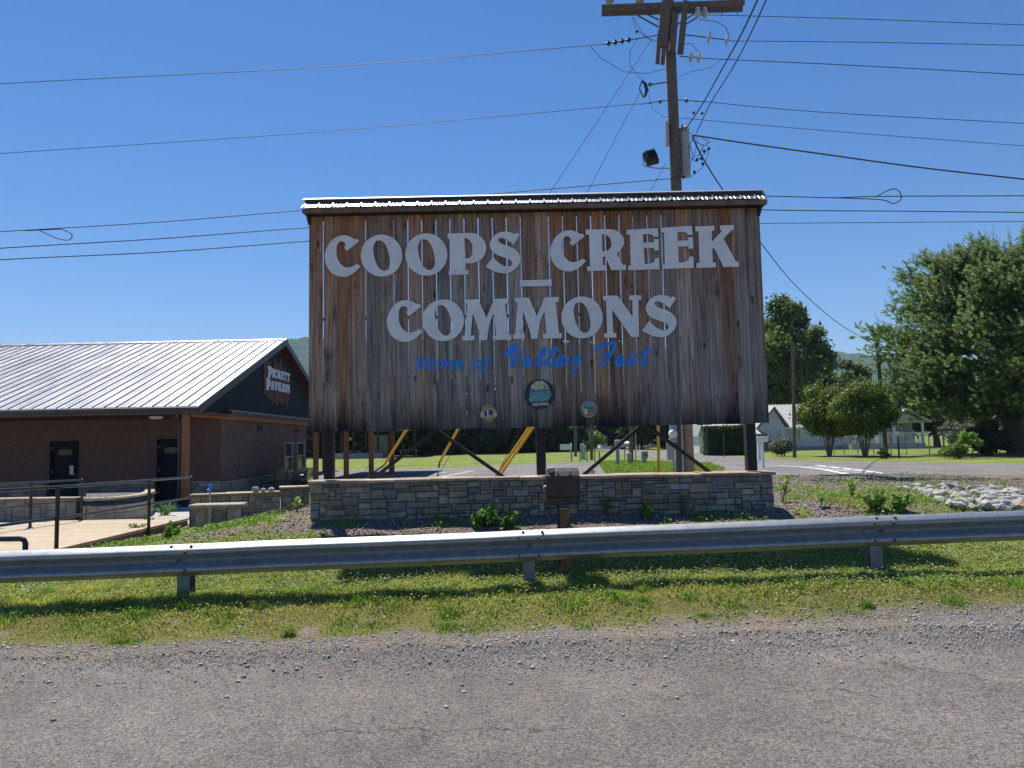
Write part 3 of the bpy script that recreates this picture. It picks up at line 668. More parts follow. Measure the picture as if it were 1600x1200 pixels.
# nailing rails behind the planks (thin enough to leave the gaps open), posts, braces
for z in (zB+.12, (zB+zT)/2+.02, zT-.10):
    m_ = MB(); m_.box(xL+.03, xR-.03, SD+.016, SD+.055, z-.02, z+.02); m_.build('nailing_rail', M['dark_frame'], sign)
for px, wd in ((515, 14.5), (845, 14.5), (1172, 15)):
    c_ = P(px, 700, SD+.14); hw = wd/2/FPX*(SD+.14)
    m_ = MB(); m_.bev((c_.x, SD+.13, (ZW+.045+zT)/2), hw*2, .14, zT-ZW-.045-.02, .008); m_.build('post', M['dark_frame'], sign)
for (ax, ay), (bx, by) in (((579, 751), (680, 672)), ((789, 747), (682, 672)), ((908, 745), (1005, 663)), ((1113, 741), (1008, 663))):
    a, b_ = P(ax, ay, SD+.26), P(bx, by, SD+.26)
    m_ = MB(); m_.bar(a, b_, .05, .05, up=(0,1,0)); m_.bar(a+Vector((.012,.03,.02)), b_+Vector((.012,.03,.02)), .006, .07, up=(0,1,0)); m_.build('brace', M['dark_frame'], sign)
    
nl = MB()
for z in (zB+.12, (zB+zT)/2+.02, zT-.16):
    for i in range(NP):
        for f in (.25, .75): nl.lathe((xL+(i+f)*pw+rp.uniform(-.01,.01), SD-.012, z+rp.uniform(-.012,.012)), [(-.006,.004),(-.004,.0065),(.002,.0065)], 5, (0,1,0))
nl.build('nail', M['bolt'], sign, kind='stuff')
# small roof: two pitches of ribbed metal over a fascia
e0, e1 = S(471, 326, -.20).x, S(1200, 309, -.20).x; zf = (P(471, 333, SD-.20).z+P(1200, 316, SD-.20).z)/2
ze = (P(471, 326, SD-.20).z+P(1200, 308.5, SD-.20).z)/2 ; zr = ze+.172
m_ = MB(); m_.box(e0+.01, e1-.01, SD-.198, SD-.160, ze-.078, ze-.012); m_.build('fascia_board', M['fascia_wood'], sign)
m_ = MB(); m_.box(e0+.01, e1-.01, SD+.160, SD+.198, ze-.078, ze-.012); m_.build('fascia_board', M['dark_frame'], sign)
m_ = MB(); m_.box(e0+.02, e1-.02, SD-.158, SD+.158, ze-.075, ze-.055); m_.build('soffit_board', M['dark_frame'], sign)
for xx in (xL-.01, xR-.03):
    m_ = MB(); m_.prism([(xx, SD-.15, ze-.08), (xx, SD-.02, ze-.08), (xx, SD-.02, ze-.20)], (.035, 0, 0)); m_.build('eave_bracket', M['dark_frame'], sign)
for s_ in (-1, 1):
    m_ = MB(); nr = 33; wr = (e1-e0)/nr
    prof = []
    for k in range(nr):
        x0 = e0+k*wr; prof += [(x0, 0), (x0+.018, 0), (x0+.026, .017), (x0+.044, .017), (x0+.052, 0), (x0+.075, 0), (x0+.08, .004), (x0+.09, .004), (x0+.095, 0), (x0+.135, 0), (x0+.14, .004), (x0+.15, .004), (x0+.155, 0)]
    prof.append((e1, 0)); ye, yr = SD+s_*.215, SD; k0 = len(m_.v)
    for (x_, h_) in prof:
        m_.v += [(x_, ye, ze+h_), (x_, yr, zr+h_), (x_, ye, ze+h_-.004), (x_, yr, zr+h_-.004)]
    for k in range(len(prof)-1):
        a = k0+4*k; m_.f += [(a, a+4, a+5, a+1), (a+2, a+3, a+7, a+6), (a, a+2, a+6, a+4)]; m_.mi += [0]*3
    M['sign_roof'] = M.get('sign_roof') or simple('ribbed_roof_metal', (.34,.345,.36), .40, .8, .1, 4, .02, 30)
    m_.build('roof_panel', M['sign_roof'], sign)
m_ = MB(); m_.prism([(e0-.02, SD-.10, zr-.018), (e0-.02, SD, zr+.032), (e0-.02, SD+.10, zr-.018), (e0-.02, SD, zr+.024)], (e1-e0+.04, 0, 0)); m_.build('ridge_cap', M['sign_roof'], sign)

# ---- glyphs traced as outlines (10 units = 1 photo pixel), third value 1 = corner
GL = {
'C': ([[(615,272,1),(420,425,1),(380,375,1),(400,330),(385,292),(340,270),(292,290),(262,350),(258,440),(275,540),(320,620),(380,670),(440,682),(510,665),(585,625,1),(632,660,1),(560,740),(470,800),(380,825),(270,812),(180,762),(112,670),(80,560),(82,460),(115,360),(175,270),(260,205),(370,178),(460,195),(545,240,1),(573,228,1)]], (80,178,632,825)),
'O': ([[(962,168),(1085,192),(1190,262),(1262,372),(1285,495),(1262,618),(1190,728),(1085,798),(962,822),(840,798),(735,728),(662,618),(640,495),(662,372),(735,262),(840,192)], [(930,258),(870,275),(835,350),(835,440),(860,560),(905,660),(960,720),(1010,735),(1060,715),(1090,650),(1092,560),(1070,440),(1030,340),(985,280)]], (640,168,1285,822)),
'P': ([[(392,252,1),(720,240,1),(820,250),(910,300),(975,380),(997,460),(980,560),(930,640),(850,690),(760,712),(672,712,1),(672,822,1),(718,822,1),(718,888,1),(412,898,1),(412,826,1),(444,826,1),(432,330,1),(395,330,1)], [(655,322,1),(700,328),(750,370),(778,440),(782,530),(765,600),(730,633),(672,640,1)]], (392,240,997,898)),
'S': ([[(1465,240,1),(1522,265,1),(1425,425,1),(1360,375),(1290,335),(1230,318),(1190,332),(1188,365),(1220,402),(1300,435),(1400,472),(1480,530),(1522,600),(1525,680),(1490,760),(1430,820),(1340,865),(1230,870),(1110,835),(990,770,1),(1105,620,1),(1160,680),(1240,740),(1320,768),(1380,758),(1405,725),(1400,690),(1360,658),(1260,620),(1150,575),(1085,520),(1052,440),(1065,370),(1110,300),(1180,245),(1280,220),(1380,232),(1440,262,1)]], (990,220,1525,870)),
'K': ([[(862,242,1),(1158,230,1),(1158,305,1),(1118,307,1),(1120,480,1),(1282,305,1),(1250,300,1),(1252,225,1),(1462,220,1),(1462,295,1),(1430,298,1),(1300,432,1),(1500,790,1),(1540,792,1),(1542,868,1),(1300,873,1),(1270,800,1),(1155,572,1),(1125,600,1),(1135,805,1),(1180,803,1),(1182,877,1),(885,888,1),(882,812,1),(928,810,1),(912,315,1),(865,315,1)]], (862,220,1542,888)),
'E': ([[(320,262,1),(808,232,1),(818,370,1),(748,370,1),(725,342),(680,328),(580,328,1),(582,465,1),(750,458,1),(750,412,1),(822,408,1),(830,585,1),(755,588,1),(755,550,1),(590,553,1),(605,805,1),(680,800),(740,775),(762,742),(765,715,1),(830,710,1),(838,885,1),(348,905,1),(345,835,1),(388,832,1),(372,335,1),(325,335,1)]], (320,232,838,905)),
'R': ([[(750,192,1),(1100,180,1),(1200,195),(1290,250),(1340,320),(1350,400),(1310,490),(1235,565,1),(1330,740,1),(1378,740,1),(1380,818,1),(1150,822,1),(1095,690),(1050,612,1),(1015,612,1),(1018,750,1),(1068,748,1),(1068,825,1),(780,838,1),(772,765,1),(820,762,1),(802,270,1),(752,268,1)], [(998,262,1),(1060,268),(1120,310),(1148,380),(1145,450),(1100,512),(1012,535,1)]], (750,180,1380,838)),
'M': ([[(640,262,1),(862,250,1),(988,540,1),(1112,245,1),(1330,240,1),(1330,318,1),(1282,322,1),(1335,808,1),(1378,808,1),(1380,886,1),(1090,890,1),(1085,822,1),(1140,820,1),(1105,465,1),(1050,600),(1020,730),(998,890,1),(905,900,1),(870,750),(820,600),(775,470,1),(740,822,1),(800,820,1),(800,895,1),(612,898,1),(612,828,1),(648,826,1),(690,325,1),(645,325,1)]], (612,240,1380,900)),
'N': ([[(420,225,1),(645,218,1),(885,555,1),(880,290,1),(830,290,1),(830,220,1),(1015,212,1),(1018,288,1),(972,290,1),(985,860,1),(865,870,1),(565,440,1),(578,805,1),(628,800,1),(630,872,1),(440,880,1),(438,808,1),(485,805,1),(468,298,1),(422,295,1)]], (420,212,1018,880)),
'I': ([[(0,0,1),(30,0,1),(30,12,1),(24,12,1),(24,88,1),(30,88,1),(30,100,1),(0,100,1),(0,88,1),(6,88,1),(6,12,1),(0,12,1)]], (0,0,30,100)),
'T': ([[(0,0,1),(70,0,1),(72,30,1),(62,30,1),(58,14,1),(45,14,1),(45,88,1),(54,88,1),(54,100,1),(18,100,1),(18,88,1),(27,88,1),(27,14,1),(13,14,1),(9,30,1),(-2,30,1)]], (-2,0,72,100)),
'A': ([[(25,0,1),(50,0,1),(72,88,1),(78,88,1),(78,100,1),(46,100,1),(46,88,1),(52,88,1),(48,70,1),(26,70,1),(22,88,1),(28,88,1),(28,100,1),(0,100,1),(0,88,1),(6,88,1)], [(30,56,1),(45,56,1),(38,24,1)]], (0,0,78,100)),
'V': ([[(0,0,1),(32,0,1),(32,12,1),(28,12,1),(42,66,1),(54,12,1),(49,12,1),(49,0,1),(78,0,1),(78,12,1),(72,12,1),(48,100,1),(30,100,1),(6,12,1),(0,12,1)]], (0,0,78,100)),
'L': ([[(0,0,1),(34,0,1),(34,12,1),(27,12,1),(27,86,1),(46,86,1),(50,64,1),(60,64,1),(60,100,1),(0,100,1),(0,88,1),(8,88,1),(8,12,1),(0,12,1)]], (0,0,60,100)),
'rect': ([[(0,0,1),(100,0,1),(100,100,1),(0,100,1)]], (0,0,100,100)),
}
def smooth_contour(pts, k=6):
    n = len(pts); corner = [len(p_) > 2 and p_[2] for p_ in pts]; xy = [Vector((p_[0], p_[1])) for p_ in pts]; out = []
    anyc = any(corner)
    for i in range(n):
        p1, p2 = xy[i], xy[(i+1) % n]; c1, c2 = corner[i], corner[(i+1) % n]; out.append(p1)
        if c1 and c2: continue
        p0 = p1*2-p2 if c1 else xy[i-1]; p3 = p2*2-p1 if c2 else xy[(i+2) % n]
        for j in range(1, k):
            u = j/k; out.append(.5*((2*p1)+(p2-p0)*u+(2*p0-5*p1+4*p2-p3)*u*u+(3*p1-p0-3*p2+p3)*u**3))
    return out
_gc = {}
def glyph(ch):
    """flat filled glyph with thickness, coordinates 0..1 in its own box (y down), z -0.5..0.5"""
    if ch in _gc: return _gc[ch]
    cont, (x0, y0, x1, y1) = GL[ch]
    cu = bpy.data.curves.new('g', 'CURVE'); cu.dimensions = '2D'; cu.fill_mode = 'BOTH'; cu.extrude = .5
    for c_ in cont:
        pp = smooth_contour(c_); sp_ = cu.splines.new('POLY'); sp_.points.add(len(pp)-1); sp_.use_cyclic_u = True
        for q, v in zip(sp_.points, pp): q.co = ((v.x-x0)/100, -(v.y-y0)/100, 0, 1)
    ob = bpy.data.objects.new('g', cu); C.objects.link(ob); dg = bpy.context.evaluated_depsgraph_get()
    me = bpy.data.meshes.new_from_object(ob.evaluated_get(dg)); bpy.data.objects.remove(ob); bpy.data.curves.remove(cu)
    vs = [(v.co.x*100/(x1-x0), -v.co.y*100/(y1-y0), v.co.z) for v in me.vertices]; fs = [tuple(p_.vertices) for p_ in me.polygons]
    bpy.data.meshes.remove(me); _gc[ch] = (vs, fs); return _gc[ch]
def put_glyph(ch, fn, name, mat, parent, flip=False):
    vs, fs = glyph(ch); m_ = MB(); m_.v = [tuple(fn(u, v, w_)) for u, v, w_ in vs]; m_.f = [tuple(reversed(f)) if flip else f for f in fs]; m_.mi = [0]*len(fs)
    return m_.build(name, mat, parent)
YLET = SD-.034
def sign_letter(ch, x0, y0, x1, y1, sk=True):
    # sk: master outlines already carry the photo's slight tilt; straighten it to the sign's own level
    def fn(u, v, w_):
        q = P(x0+(x1-x0)*u, y0+(y1-y0)*v, YLET); return (q.x, YLET+w_*.022, q.z)
    return put_glyph(ch, fn, 'letter', M['letter'], sign)
for ch, bb in zip('COOPSCREEK', [(508,367.8,563.2,432.5),(564,366.8,628.5,432.2),(633.5,365,699,430.8),(699.2,364,759.7,430),(759,362,812.5,427),(860,360,915.5,424),(915,358,978,423.8),(978.8,356.5,1030.3,422.5),(1032,353.2,1083.8,420.5),(1086.2,352,1154.2,418.8)]): sign_letter(ch, *bb)
for ch, bb in zip('COMMONS', [(605,469,660.3,534.2),(660,468,725,533),(722.5,466.5,799.2,532.3),(801.2,464,878,530),(877,463.5,941.5,528.6),(942,461.2,1001.8,528),(1002.8,461,1056.5,526.6)]): sign_letter(ch, *bb)
put_glyph('rect', lambda u, v, w_: ((lambda q: (q.x, YLET+w_*.022, q.z))(P(812+50*u, 438-.9*u+9.8*v, YLET))), 'letter', M['letter'], sign)
# white scraps of an older line of lettering
for (a, b_, w_) in (((879.5,533.5),(889,533.5),3.2),((921,533),(926.5,537.5),1.3),((966,534),(969.5,532.5),1.6),((1020,534.3),(1023,534.3),1.3)):
    m_ = MB(); p0, p1 = P(*a, SD-.018), P(*b_, SD-.018); m_.bar(p0, p1, .004, w_/FPX*SD, up=(0,0,1)); m_.build('letter_scrap', M['white_paint'], sign)
# brush-script lettering: raised painted strokes
def stroke(pts, r, n=6):
    v = [Vector(p_) for p_ in pts]; out = []
    for i in range(len(v)-1):
        p0 = v[max(i-1, 0)]; p1, p2 = v[i], v[i+1]; p3 = v[min(i+2, len(v)-1)]
        for j in range(n):
            u = j/n; out.append(.5*((2*p1)+(p2-p0)*u+(2*p0-5*p1+4*p2-p3)*u*u+(3*p1-p0-3*p2+p3)*u**3))
    out.append(v[-1]); return out
def script_letter(strokes, ox=640, oy=530, sc=4.1026, mat='blue', name='script_letter', Yp=None, thick=.32, parent=None):
    m_ = MB(); Yp = Yp or SD-.018
    for pts, r in strokes:
        pp = stroke(pts, r); rr = r if hasattr(r, '__len__') else (r, r); L_ = len(pp)
        w3 = [P(ox+q.x/sc, oy+q.y/sc, Yp) for q in pp]; k0 = len(m_.v)
        rad = [1.14*(rr[0]+(rr[1]-rr[0])*i/(L_-1))/sc/FPX*Yp for i in range(L_)]
        rad[0] *= .55; rad[-1] *= .55
        m_.tube(w3, rad, 8)
        for q in range(k0, len(m_.v)): x_, y_, z_ = m_.v[q]; m_.v[q] = (x_, Yp+(y_-Yp)*thick, z_)
    return m_.build(name, M[mat], parent or sign, smooth=True)
SCR = [
 [([(58,122),(45,188)],8),([(108,118),(92,186)],8),([(52,156),(100,150)],4),([(38,124),(75,117)],3.5),([(90,120),(122,113)],3.5),([(28,192),(62,186)],3.5),([(76,188),(110,181)],3.5)],
 [([(150,138),(168,146),(168,172),(148,188),(128,180),(130,152),(150,138)],(6.5,6.5))],
 [([(214,141),(203,188)],7),([(212,152),(232,141),(240,150),(232,187)],6.5),([(240,152),(262,141),(272,150),(264,185),(276,181)],6.5),([(196,146),(214,140)],4)],
 [([(303,166),(330,158),(337,145),(320,139),(304,152),(300,172),(315,188),(342,177)],6.5)],
 [([(435,136),(456,146),(454,172),(432,185),(410,176),(410,150),(435,136)],6.5)],
 [([(528,120),(508,118),(495,142),(487,182),(468,208),(450,203)],6),([(474,142),(515,137)],3.8)],
 [([(606,102),(640,84),(668,48),(684,44),(664,100),(648,158),(662,170),(700,112),(724,68)],(11,6.5)),([(620,92),(660,50),(686,40)],9)],
 [([(772,118),(745,122),(728,150),(732,172),(752,165),(775,125)],7.5),([(780,116),(765,165),(787,168)],7.5)],
 [([(800,167),(835,130),(872,72),(868,54),(846,85),(824,145),(832,170),(858,155)],7.8)],
 [([(856,160),(905,115),(942,68),(936,52),(911,85),(887,145),(897,172),(925,155)],7.8)],
 [([(940,152),(975,135),(987,112),(966,107),(945,135),(940,160),(960,174),(998,148)],7.8)],
 [([(1016,112),(1008,146),(1028,154),(1060,128),(1086,100)],7.5),([(1092,102),(1078,160),(1046,212)],9)],
 [([(1192,78),(1208,56),(1260,34),(1300,26),(1318,32),(1300,75),(1268,132),(1218,184)],(11,9)),([(1196,60),(1250,34)],8),([(1200,118),(1240,100),(1292,92)],8)],
 [([(1322,152),(1352,140),(1367,118),(1350,107),(1328,130),(1322,154),(1342,168),(1378,146)],7.8)],
 [([(1385,160),(1415,135),(1432,95),(1442,128),(1438,152),(1418,160),(1402,152)],8)],
 [([(1548,64),(1522,72),(1488,98)],9),([(1532,70),(1498,130),(1486,155),(1505,163),(1535,145)],(9,7))],
]
for s_ in SCR: script_letter(s_)

# ---- three round emblems along the foot of the planks
def disc_pts(c, r, n=40, Yp=0, a0=0, a1=2*math.pi, sx=1): return [(c[0]+math.cos(a0+(a1-a0)*i/n)*r*sx, Yp, c[1]+math.sin(a0+(a1-a0)*i/n)*r) for i in range(n if abs(a1-a0) > 6.2 else n+1)]
def flat(parent, name, poly, y0, y1, mat):
    m_ = MB(); m_.prism([(x_, y1, z_) for x_, _, z_ in poly], (0, y0-y1, 0)); return m_.build(name, M[mat], parent)
def built_text(body, size, fn, mat, parent, name='emblem_lettering', bold=.02):
    cu = bpy.data.curves.new('t', 'FONT'); cu.body = body; cu.size = 1; cu.extrude = .04; cu.offset = bold; cu.align_x = 'CENTER'
    ob = bpy.data.objects.new('t', cu); C.objects.link(ob); me = bpy.data.meshes.new_from_object(ob.evaluated_get(bpy.context.evaluated_depsgraph_get()))
    vs = [tuple(fn(v.co.x*size, v.co.y*size, v.co.z)) for v in me.vertices]; fs = [tuple(p_.vertices) for p_ in me.polygons]
    bpy.data.objects.remove(ob); bpy.data.curves.remove(cu); bpy.data.meshes.remove(me)
    m_ = MB(); m_.v = vs; m_.f = fs; m_.mi = [0]*len(fs); return m_.build(name, M[mat], parent)
def px2m(v): return v/FPX*SD
def arc_text(s_, c, r, amid, step, size, y, mat, parent, top=True):
    k = len(s_)
    for i, ch in enumerate(s_):
        if ch == ' ': continue
        a = amid + (-(i-(k-1)/2) if top else (i-(k-1)/2))*step; rot = a-math.pi/2 if top else a+math.pi/2
        cx_, cz_ = c[0]+math.cos(a)*r, c[1]+math.sin(a)*r
        built_text(ch, size, lambda u, v, w_: (cx_+math.cos(rot)*u-math.sin(rot)*v, y-w_*.02, cz_+math.sin(rot)*u+math.cos(rot)*v), mat, parent)
Y0 = SD-.015
# service-club roundel: gold with profile bumps at both sides, navy centre with a white L
q = P(763.5, 646, SD-.02); c = (q.x, q.z); r = px2m(13.3)
em = MB(); prof = []
for i in range(72):
    a = 2*math.pi*i/72; k = 1.0
    if abs(math.cos(a)) > .80 and -.35 < math.sin(a) < .62: k = .99+.05*math.sin(a*9)
    prof.append((c[0]+math.cos(a)*r*.92*k, 0, c[1]+math.sin(a)*r*k))
e_ = flat(sign, 'club_emblem', prof, SD-.030, SD-.013, 'gold')
for s_ in (-1, 1): flat(e_, 'lion_head_panel', [(c[0]+s_*r*u, 0, c[1]+r*v) for u, v in ((.62,.05),(.80,.16),(.97,-.02),(.93,-.2),(.99,-.34),(.78,-.42),(.62,-.3))][::s_], SD-.036, SD-.030, 'cream')
flat(e_, 'emblem_ring', disc_pts(c, r*.60, 32), SD-.036, SD-.030, 'cream'); flat(e_, 'emblem_centre', disc_pts(c, r*.52, 32), SD-.041, SD-.036, 'navy')
put_glyph('L', lambda u, v, w_: (c[0]-r*.24+r*.5*u, SD-.044+w_*.006, c[1]+r*.40-r*.80*v), 'emblem_lettering', M['white_paint'], e_)
arc_text('LIONS', c, r*.68, math.pi/2, .36, r*.34, SD-.031, 'navy', e_); arc_text('INTERNATIONAL', c, r*.92, -math.pi/2, .135, r*.23, SD-.031, 'navy', e_, top=False)
# valley festival roundel
q = P(843.3, 616, SD-.02); c = (q.x, q.z); r = px2m(23.5); K_ = lambda u, v: (c[0]+u*r, 0, c[1]+v*r)
e_ = flat(sign, 'festival_emblem', disc_pts(c, r, 48), SD-.034, SD-.013, 'black_paint')
ce = (c[0]+.0*r, c[1]+.28*r)
for i in range(9):
    a0, a1 = math.pi*i/9, math.pi*(i+1)/9
    flat(e_, 'sun_ray', [(ce[0], 0, ce[1])]+disc_pts(ce, r*.62, 4, 0, a0, a1), SD-.039, SD-.034, 'cream' if i % 2 else 'pale_yellow')
flat(e_, 'mountain_band', [K_(-.66,.30),K_(-.5,.36),K_(-.3,.27),K_(-.1,.33),K_(.15,.30),K_(.35,.38),K_(.52,.30),K_(.66,.32),K_(.70,.05),K_(-.70,.05)][::-1], SD-.042, SD-.034, 'slate_paint')
flat(e_, 'mist_band', [K_(-.70,.12),K_(-.2,.20),K_(.3,.14),K_(.72,.2),K_(.72,-.02),K_(-.72,-.02)][::-1], SD-.046, SD-.034, 'cyan_paint')
flat(e_, 'hill_shape', [K_(-.72,.06),K_(-.5,.12),K_(-.25,-.02),K_(.1,.02),K_(.4,.1),K_(.72,.04),K_(.66,-.2),K_(.3,-.25),K_(-.2,-.3),K_(-.62,-.42)][::-1], SD-.050, SD-.034, 'green_paint')
flat(e_, 'hill_shape', [K_(-.6,-.02),K_(-.3,-.1),K_(.1,-.06),K_(.5,-.02),K_(.45,-.16),K_(-.1,-.2),K_(-.55,-.2)][::-1], SD-.054, SD-.034, 'green_pale')
flat(e_, 'river_band', [K_(-.78,-.28),K_(-.5,-.18),K_(-.1,-.28),K_(.3,-.16),K_(.72,-.05),K_(.55,-.36),K_(.2,-.5),K_(-.15,-.42),K_(-.6,-.55)][::-1], SD-.057, SD-.034, 'green_pale')
built_text('Valley', r*.62, lambda u, v, w_: (c[0]-.02*r+u*1.02+v*.3, SD-.060-w_*.05, c[1]-.42*r+v+.20*(u)), 'cyan_paint', e_, bold=.035)
built_text('FESTIVAL', r*.27, lambda u, v, w_: (c[0]+.05*r+u*1.02, SD-.040-w_*.05, c[1]-.76*r+v+.05*u), 'white_paint', e_, bold=.03)
flat(e_, 'balloon_shape', disc_pts((c[0]+.38*r, c[1]+.50*r), r*.07, 12), SD-.044, SD-.034, 'black_paint')
# county seal
q = P(920, 639.5, SD-.02); c = (q.x, q.z); r = px2m(13.3)
e_ = flat(sign, 'county_seal', disc_pts(c, r, 40), SD-.032, SD-.013, 'seal_ring')
flat(e_, 'seal_sky', disc_pts(c, r*.76, 30, 0, .05, math.pi-.05), SD-.037, SD-.032, 'cyan_paint')
flat(e_, 'seal_land', disc_pts(c, r*.76, 30, 0, math.pi+.05, 2*math.pi-.05), SD-.037, SD-.032, 'brown_paint')
flat(e_, 'seal_hill', [K_(0,0)]*0+[(c[0]+r*u, 0, c[1]+r*v) for u, v in ((-.70,.10),(-.35,.34),(0,.28),(.35,.38),(.68,.15),(.62,.02),(.1,.06),(-.05,-.5),(-.2,-.1))][::-1], SD-.041, SD-.032, 'green_paint')
flat(e_, 'seal_river', [(c[0]+r*u, 0, c[1]+r*v) for u, v in ((-.70,.05),(-.3,.08),(-.1,-.1),(-.22,-.66),(-.5,-.5),(-.68,-.2))][::-1], SD-.045, SD-.032, 'cream')
arc_text('SEQUATCHIE COUNTY', c, r*.80, math.pi/2, .165, r*.20, SD-.033, 'cream', e_); arc_text('TENNESSEE', c, r*.96, -math.pi/2, .17, r*.20, SD-.033, 'cream', e_, top=False)

# ------------------------------------------------------------------ stone walls
def block_stone(m_, x0, x1, z0, z1, yf, dep, rr):
    """a quarried face stone: chamfered, slightly irregular, proud of the joint by its own amount"""
    j = .0035; ins = .006+rr.random()*.004; pr = rr.uniform(-.012, .012)
    back = [(x0, yf+dep, z0), (x1, yf+dep, z0), (x1, yf+dep, z1), (x0, yf+dep, z1)]
    q = [(x0+rr.uniform(0,j), yf+.012, z0+rr.uniform(0,j)), (x1-rr.uniform(0,j), yf+.012, z0+rr.uniform(0,j)), (x1-rr.uniform(0,j), yf+.012, z1-rr.uniform(0,j)), (x0+rr.uniform(0,j), yf+.012, z1-rr.uniform(0,j))]
    f_ = [(q[0][0]+ins, yf+pr+rr.uniform(-.004,.004), q[0][2]+ins), (q[1][0]-ins, yf+pr+rr.uniform(-.004,.004), q[1][2]+ins), (q[2][0]-ins, yf+pr+rr.uniform(-.004,.004), q[2][2]-ins), (q[3][0]+ins, yf+pr+rr.uniform(-.004,.004), q[3][2]-ins)]
    cx = sum(v[0] for v in f_)/4+rr.uniform(-.1,.1)*(x1-x0); cz = sum(v[2] for v in f_)/4+rr.uniform(-.1,.1)*(z1-z0); ctr = (cx, yf+pr-.004+rr.uniform(-.006,.003), cz)
    b = len(m_.v); m_.v += back+q+f_+[ctr]
    F_ = [(3,2,1,0)]+[(i, (i+1)%4, 4+(i+1)%4, 4+i) for i in range(4)]+[(4+i, 4+(i+1)%4, 8+(i+1)%4, 8+i) for i in range(4)]+[(8+i, 8+(i+1)%4, 12) for i in range(4)]
    m_.f += [tuple(b+i for i in f) for f in F_]; m_.mi += [0]*len(F_)
def pack(nx_, nz_, rr, ws=(2,3,3,4,4,5,6), hs=(1,2,2,2,3,3,4)):
    occ = np.zeros((nz_, nx_), bool); out = []
    for r_ in range(nz_):
        c_ = 0
        while c_ < nx_:
            if occ[r_, c_]: c_ += 1; continue
            free = 0
            while c_+free < nx_ and not occ[r_, c_+free] and free < 8: free += 1
            w_ = min(rr.choice(ws), free); w_ = free if free-w_ == 1 and free <= 7 else w_
            h_ = min(rr.choice(hs), nz_-r_)
            if w_ <= 2: h_ = min(h_, 3)
            if h_ == 1 and w_ > 5: h_ = min(2, nz_-r_)
            while occ[r_:r_+h_, c_:c_+w_].any(): h_ -= 1
            occ[r_:r_+h_, c_:c_+w_] = True; out.append((c_, r_, w_, h_)); c_ += w_
    return out
def stone_wall(root, x0, x1, yf, z0, z1, cell, seed, mat, thick=.45, M3=None, ws=None, hs=None, core=True):
    """faces -Y in its own frame; M3 turns/moves the frame into the world"""
    rr = random.Random(seed); nxx, nzz = max(2, round((x1-x0)/cell)), max(2, round((z1-z0)/cell)); cx, cz = (x1-x0)/nxx, (z1-z0)/nzz
    if core:
        m_ = MB(); m_.box(x0+.01, x1-.01, yf+.022, yf+thick, z0, z1-.004)
        if M3: m_.v = [tuple(M3 @ Vector(v)) for v in m_.v]
        m_.build('wall_core', M['mortar'], root)
    for (c_, r_, w_, h_) in pack(nxx, nzz, rr, ws or (2,3,3,4,4,5,6), hs or (1,2,2,2,3,3,4)):
        g_ = .0028; m_ = MB(); block_stone(m_, x0+c_*cx+g_, x0+(c_+w_)*cx-g_, z0+r_*cz+g_, z0+(r_+h_)*cz-g_, yf, .045, rr)
        if M3: m_.v = [tuple(M3 @ Vector(v)) for v in m_.v]
        m_.build('stone', mat, root)
def capstones(root, x0, x1, y0, y1, z, th, seed, lens=(.45,.8), M3=None, mat='sandcap'):
    rr = random.Random(seed); x_ = x0
    while x_ < x1-.02:
        L_ = min(rr.uniform(*lens), x1-x_); L_ = x1-x_ if x1-x_-L_ < .2 else L_
        m_ = MB(); m_.bev((x_+L_/2, (y0+y1)/2+rr.uniform(-.012,.012), z+th/2+rr.uniform(-.003,.003)), L_-.006, y1-y0, th*rr.uniform(.88,1.0), .007, jit=.004)
        if M3: m_.v = [tuple(M3 @ Vector(v)) for v in m_.v]
        m_.build('cap_stone', M[mat], root); x_ += L_
wx0, wx1 = P(484, 770, WY0).x, P(1209, 770, WY0).x
wall = thing('stone_wall', ((wx0+wx1)/2, WY0+.2, .55), 'long low ledgestone wall with sandstone caps carrying the billboard posts', 'stone wall')
stone_wall(wall, wx0, wx1, WY0, .45, ZW, .0445, 21, M['stone'], ws=(2,3,3,4,4,5,6,7), hs=(1,1,2,2,2,3))
stone_wall(wall, 0, WY1-WY0, 0, .40, ZW, .0445, 22, M['stone'], thick=.05, M3=Matrix.Translation((wx1, WY0+.02, 0)) @ Matrix.Rotation(R(90), 4, 'Z'), core=False)
stone_wall(wall, 0, WY1-WY0-.03, 0, .40, ZW, .0445, 23, M['stone'], thick=.05, M3=Matrix.Translation((wx0, WY1, 0)) @ Matrix.Rotation(R(-90), 4, 'Z'), core=False)
capstones(wall, wx0-.035, wx1+.035, WY0-.035, WY1+.03, ZW, .045, 24)
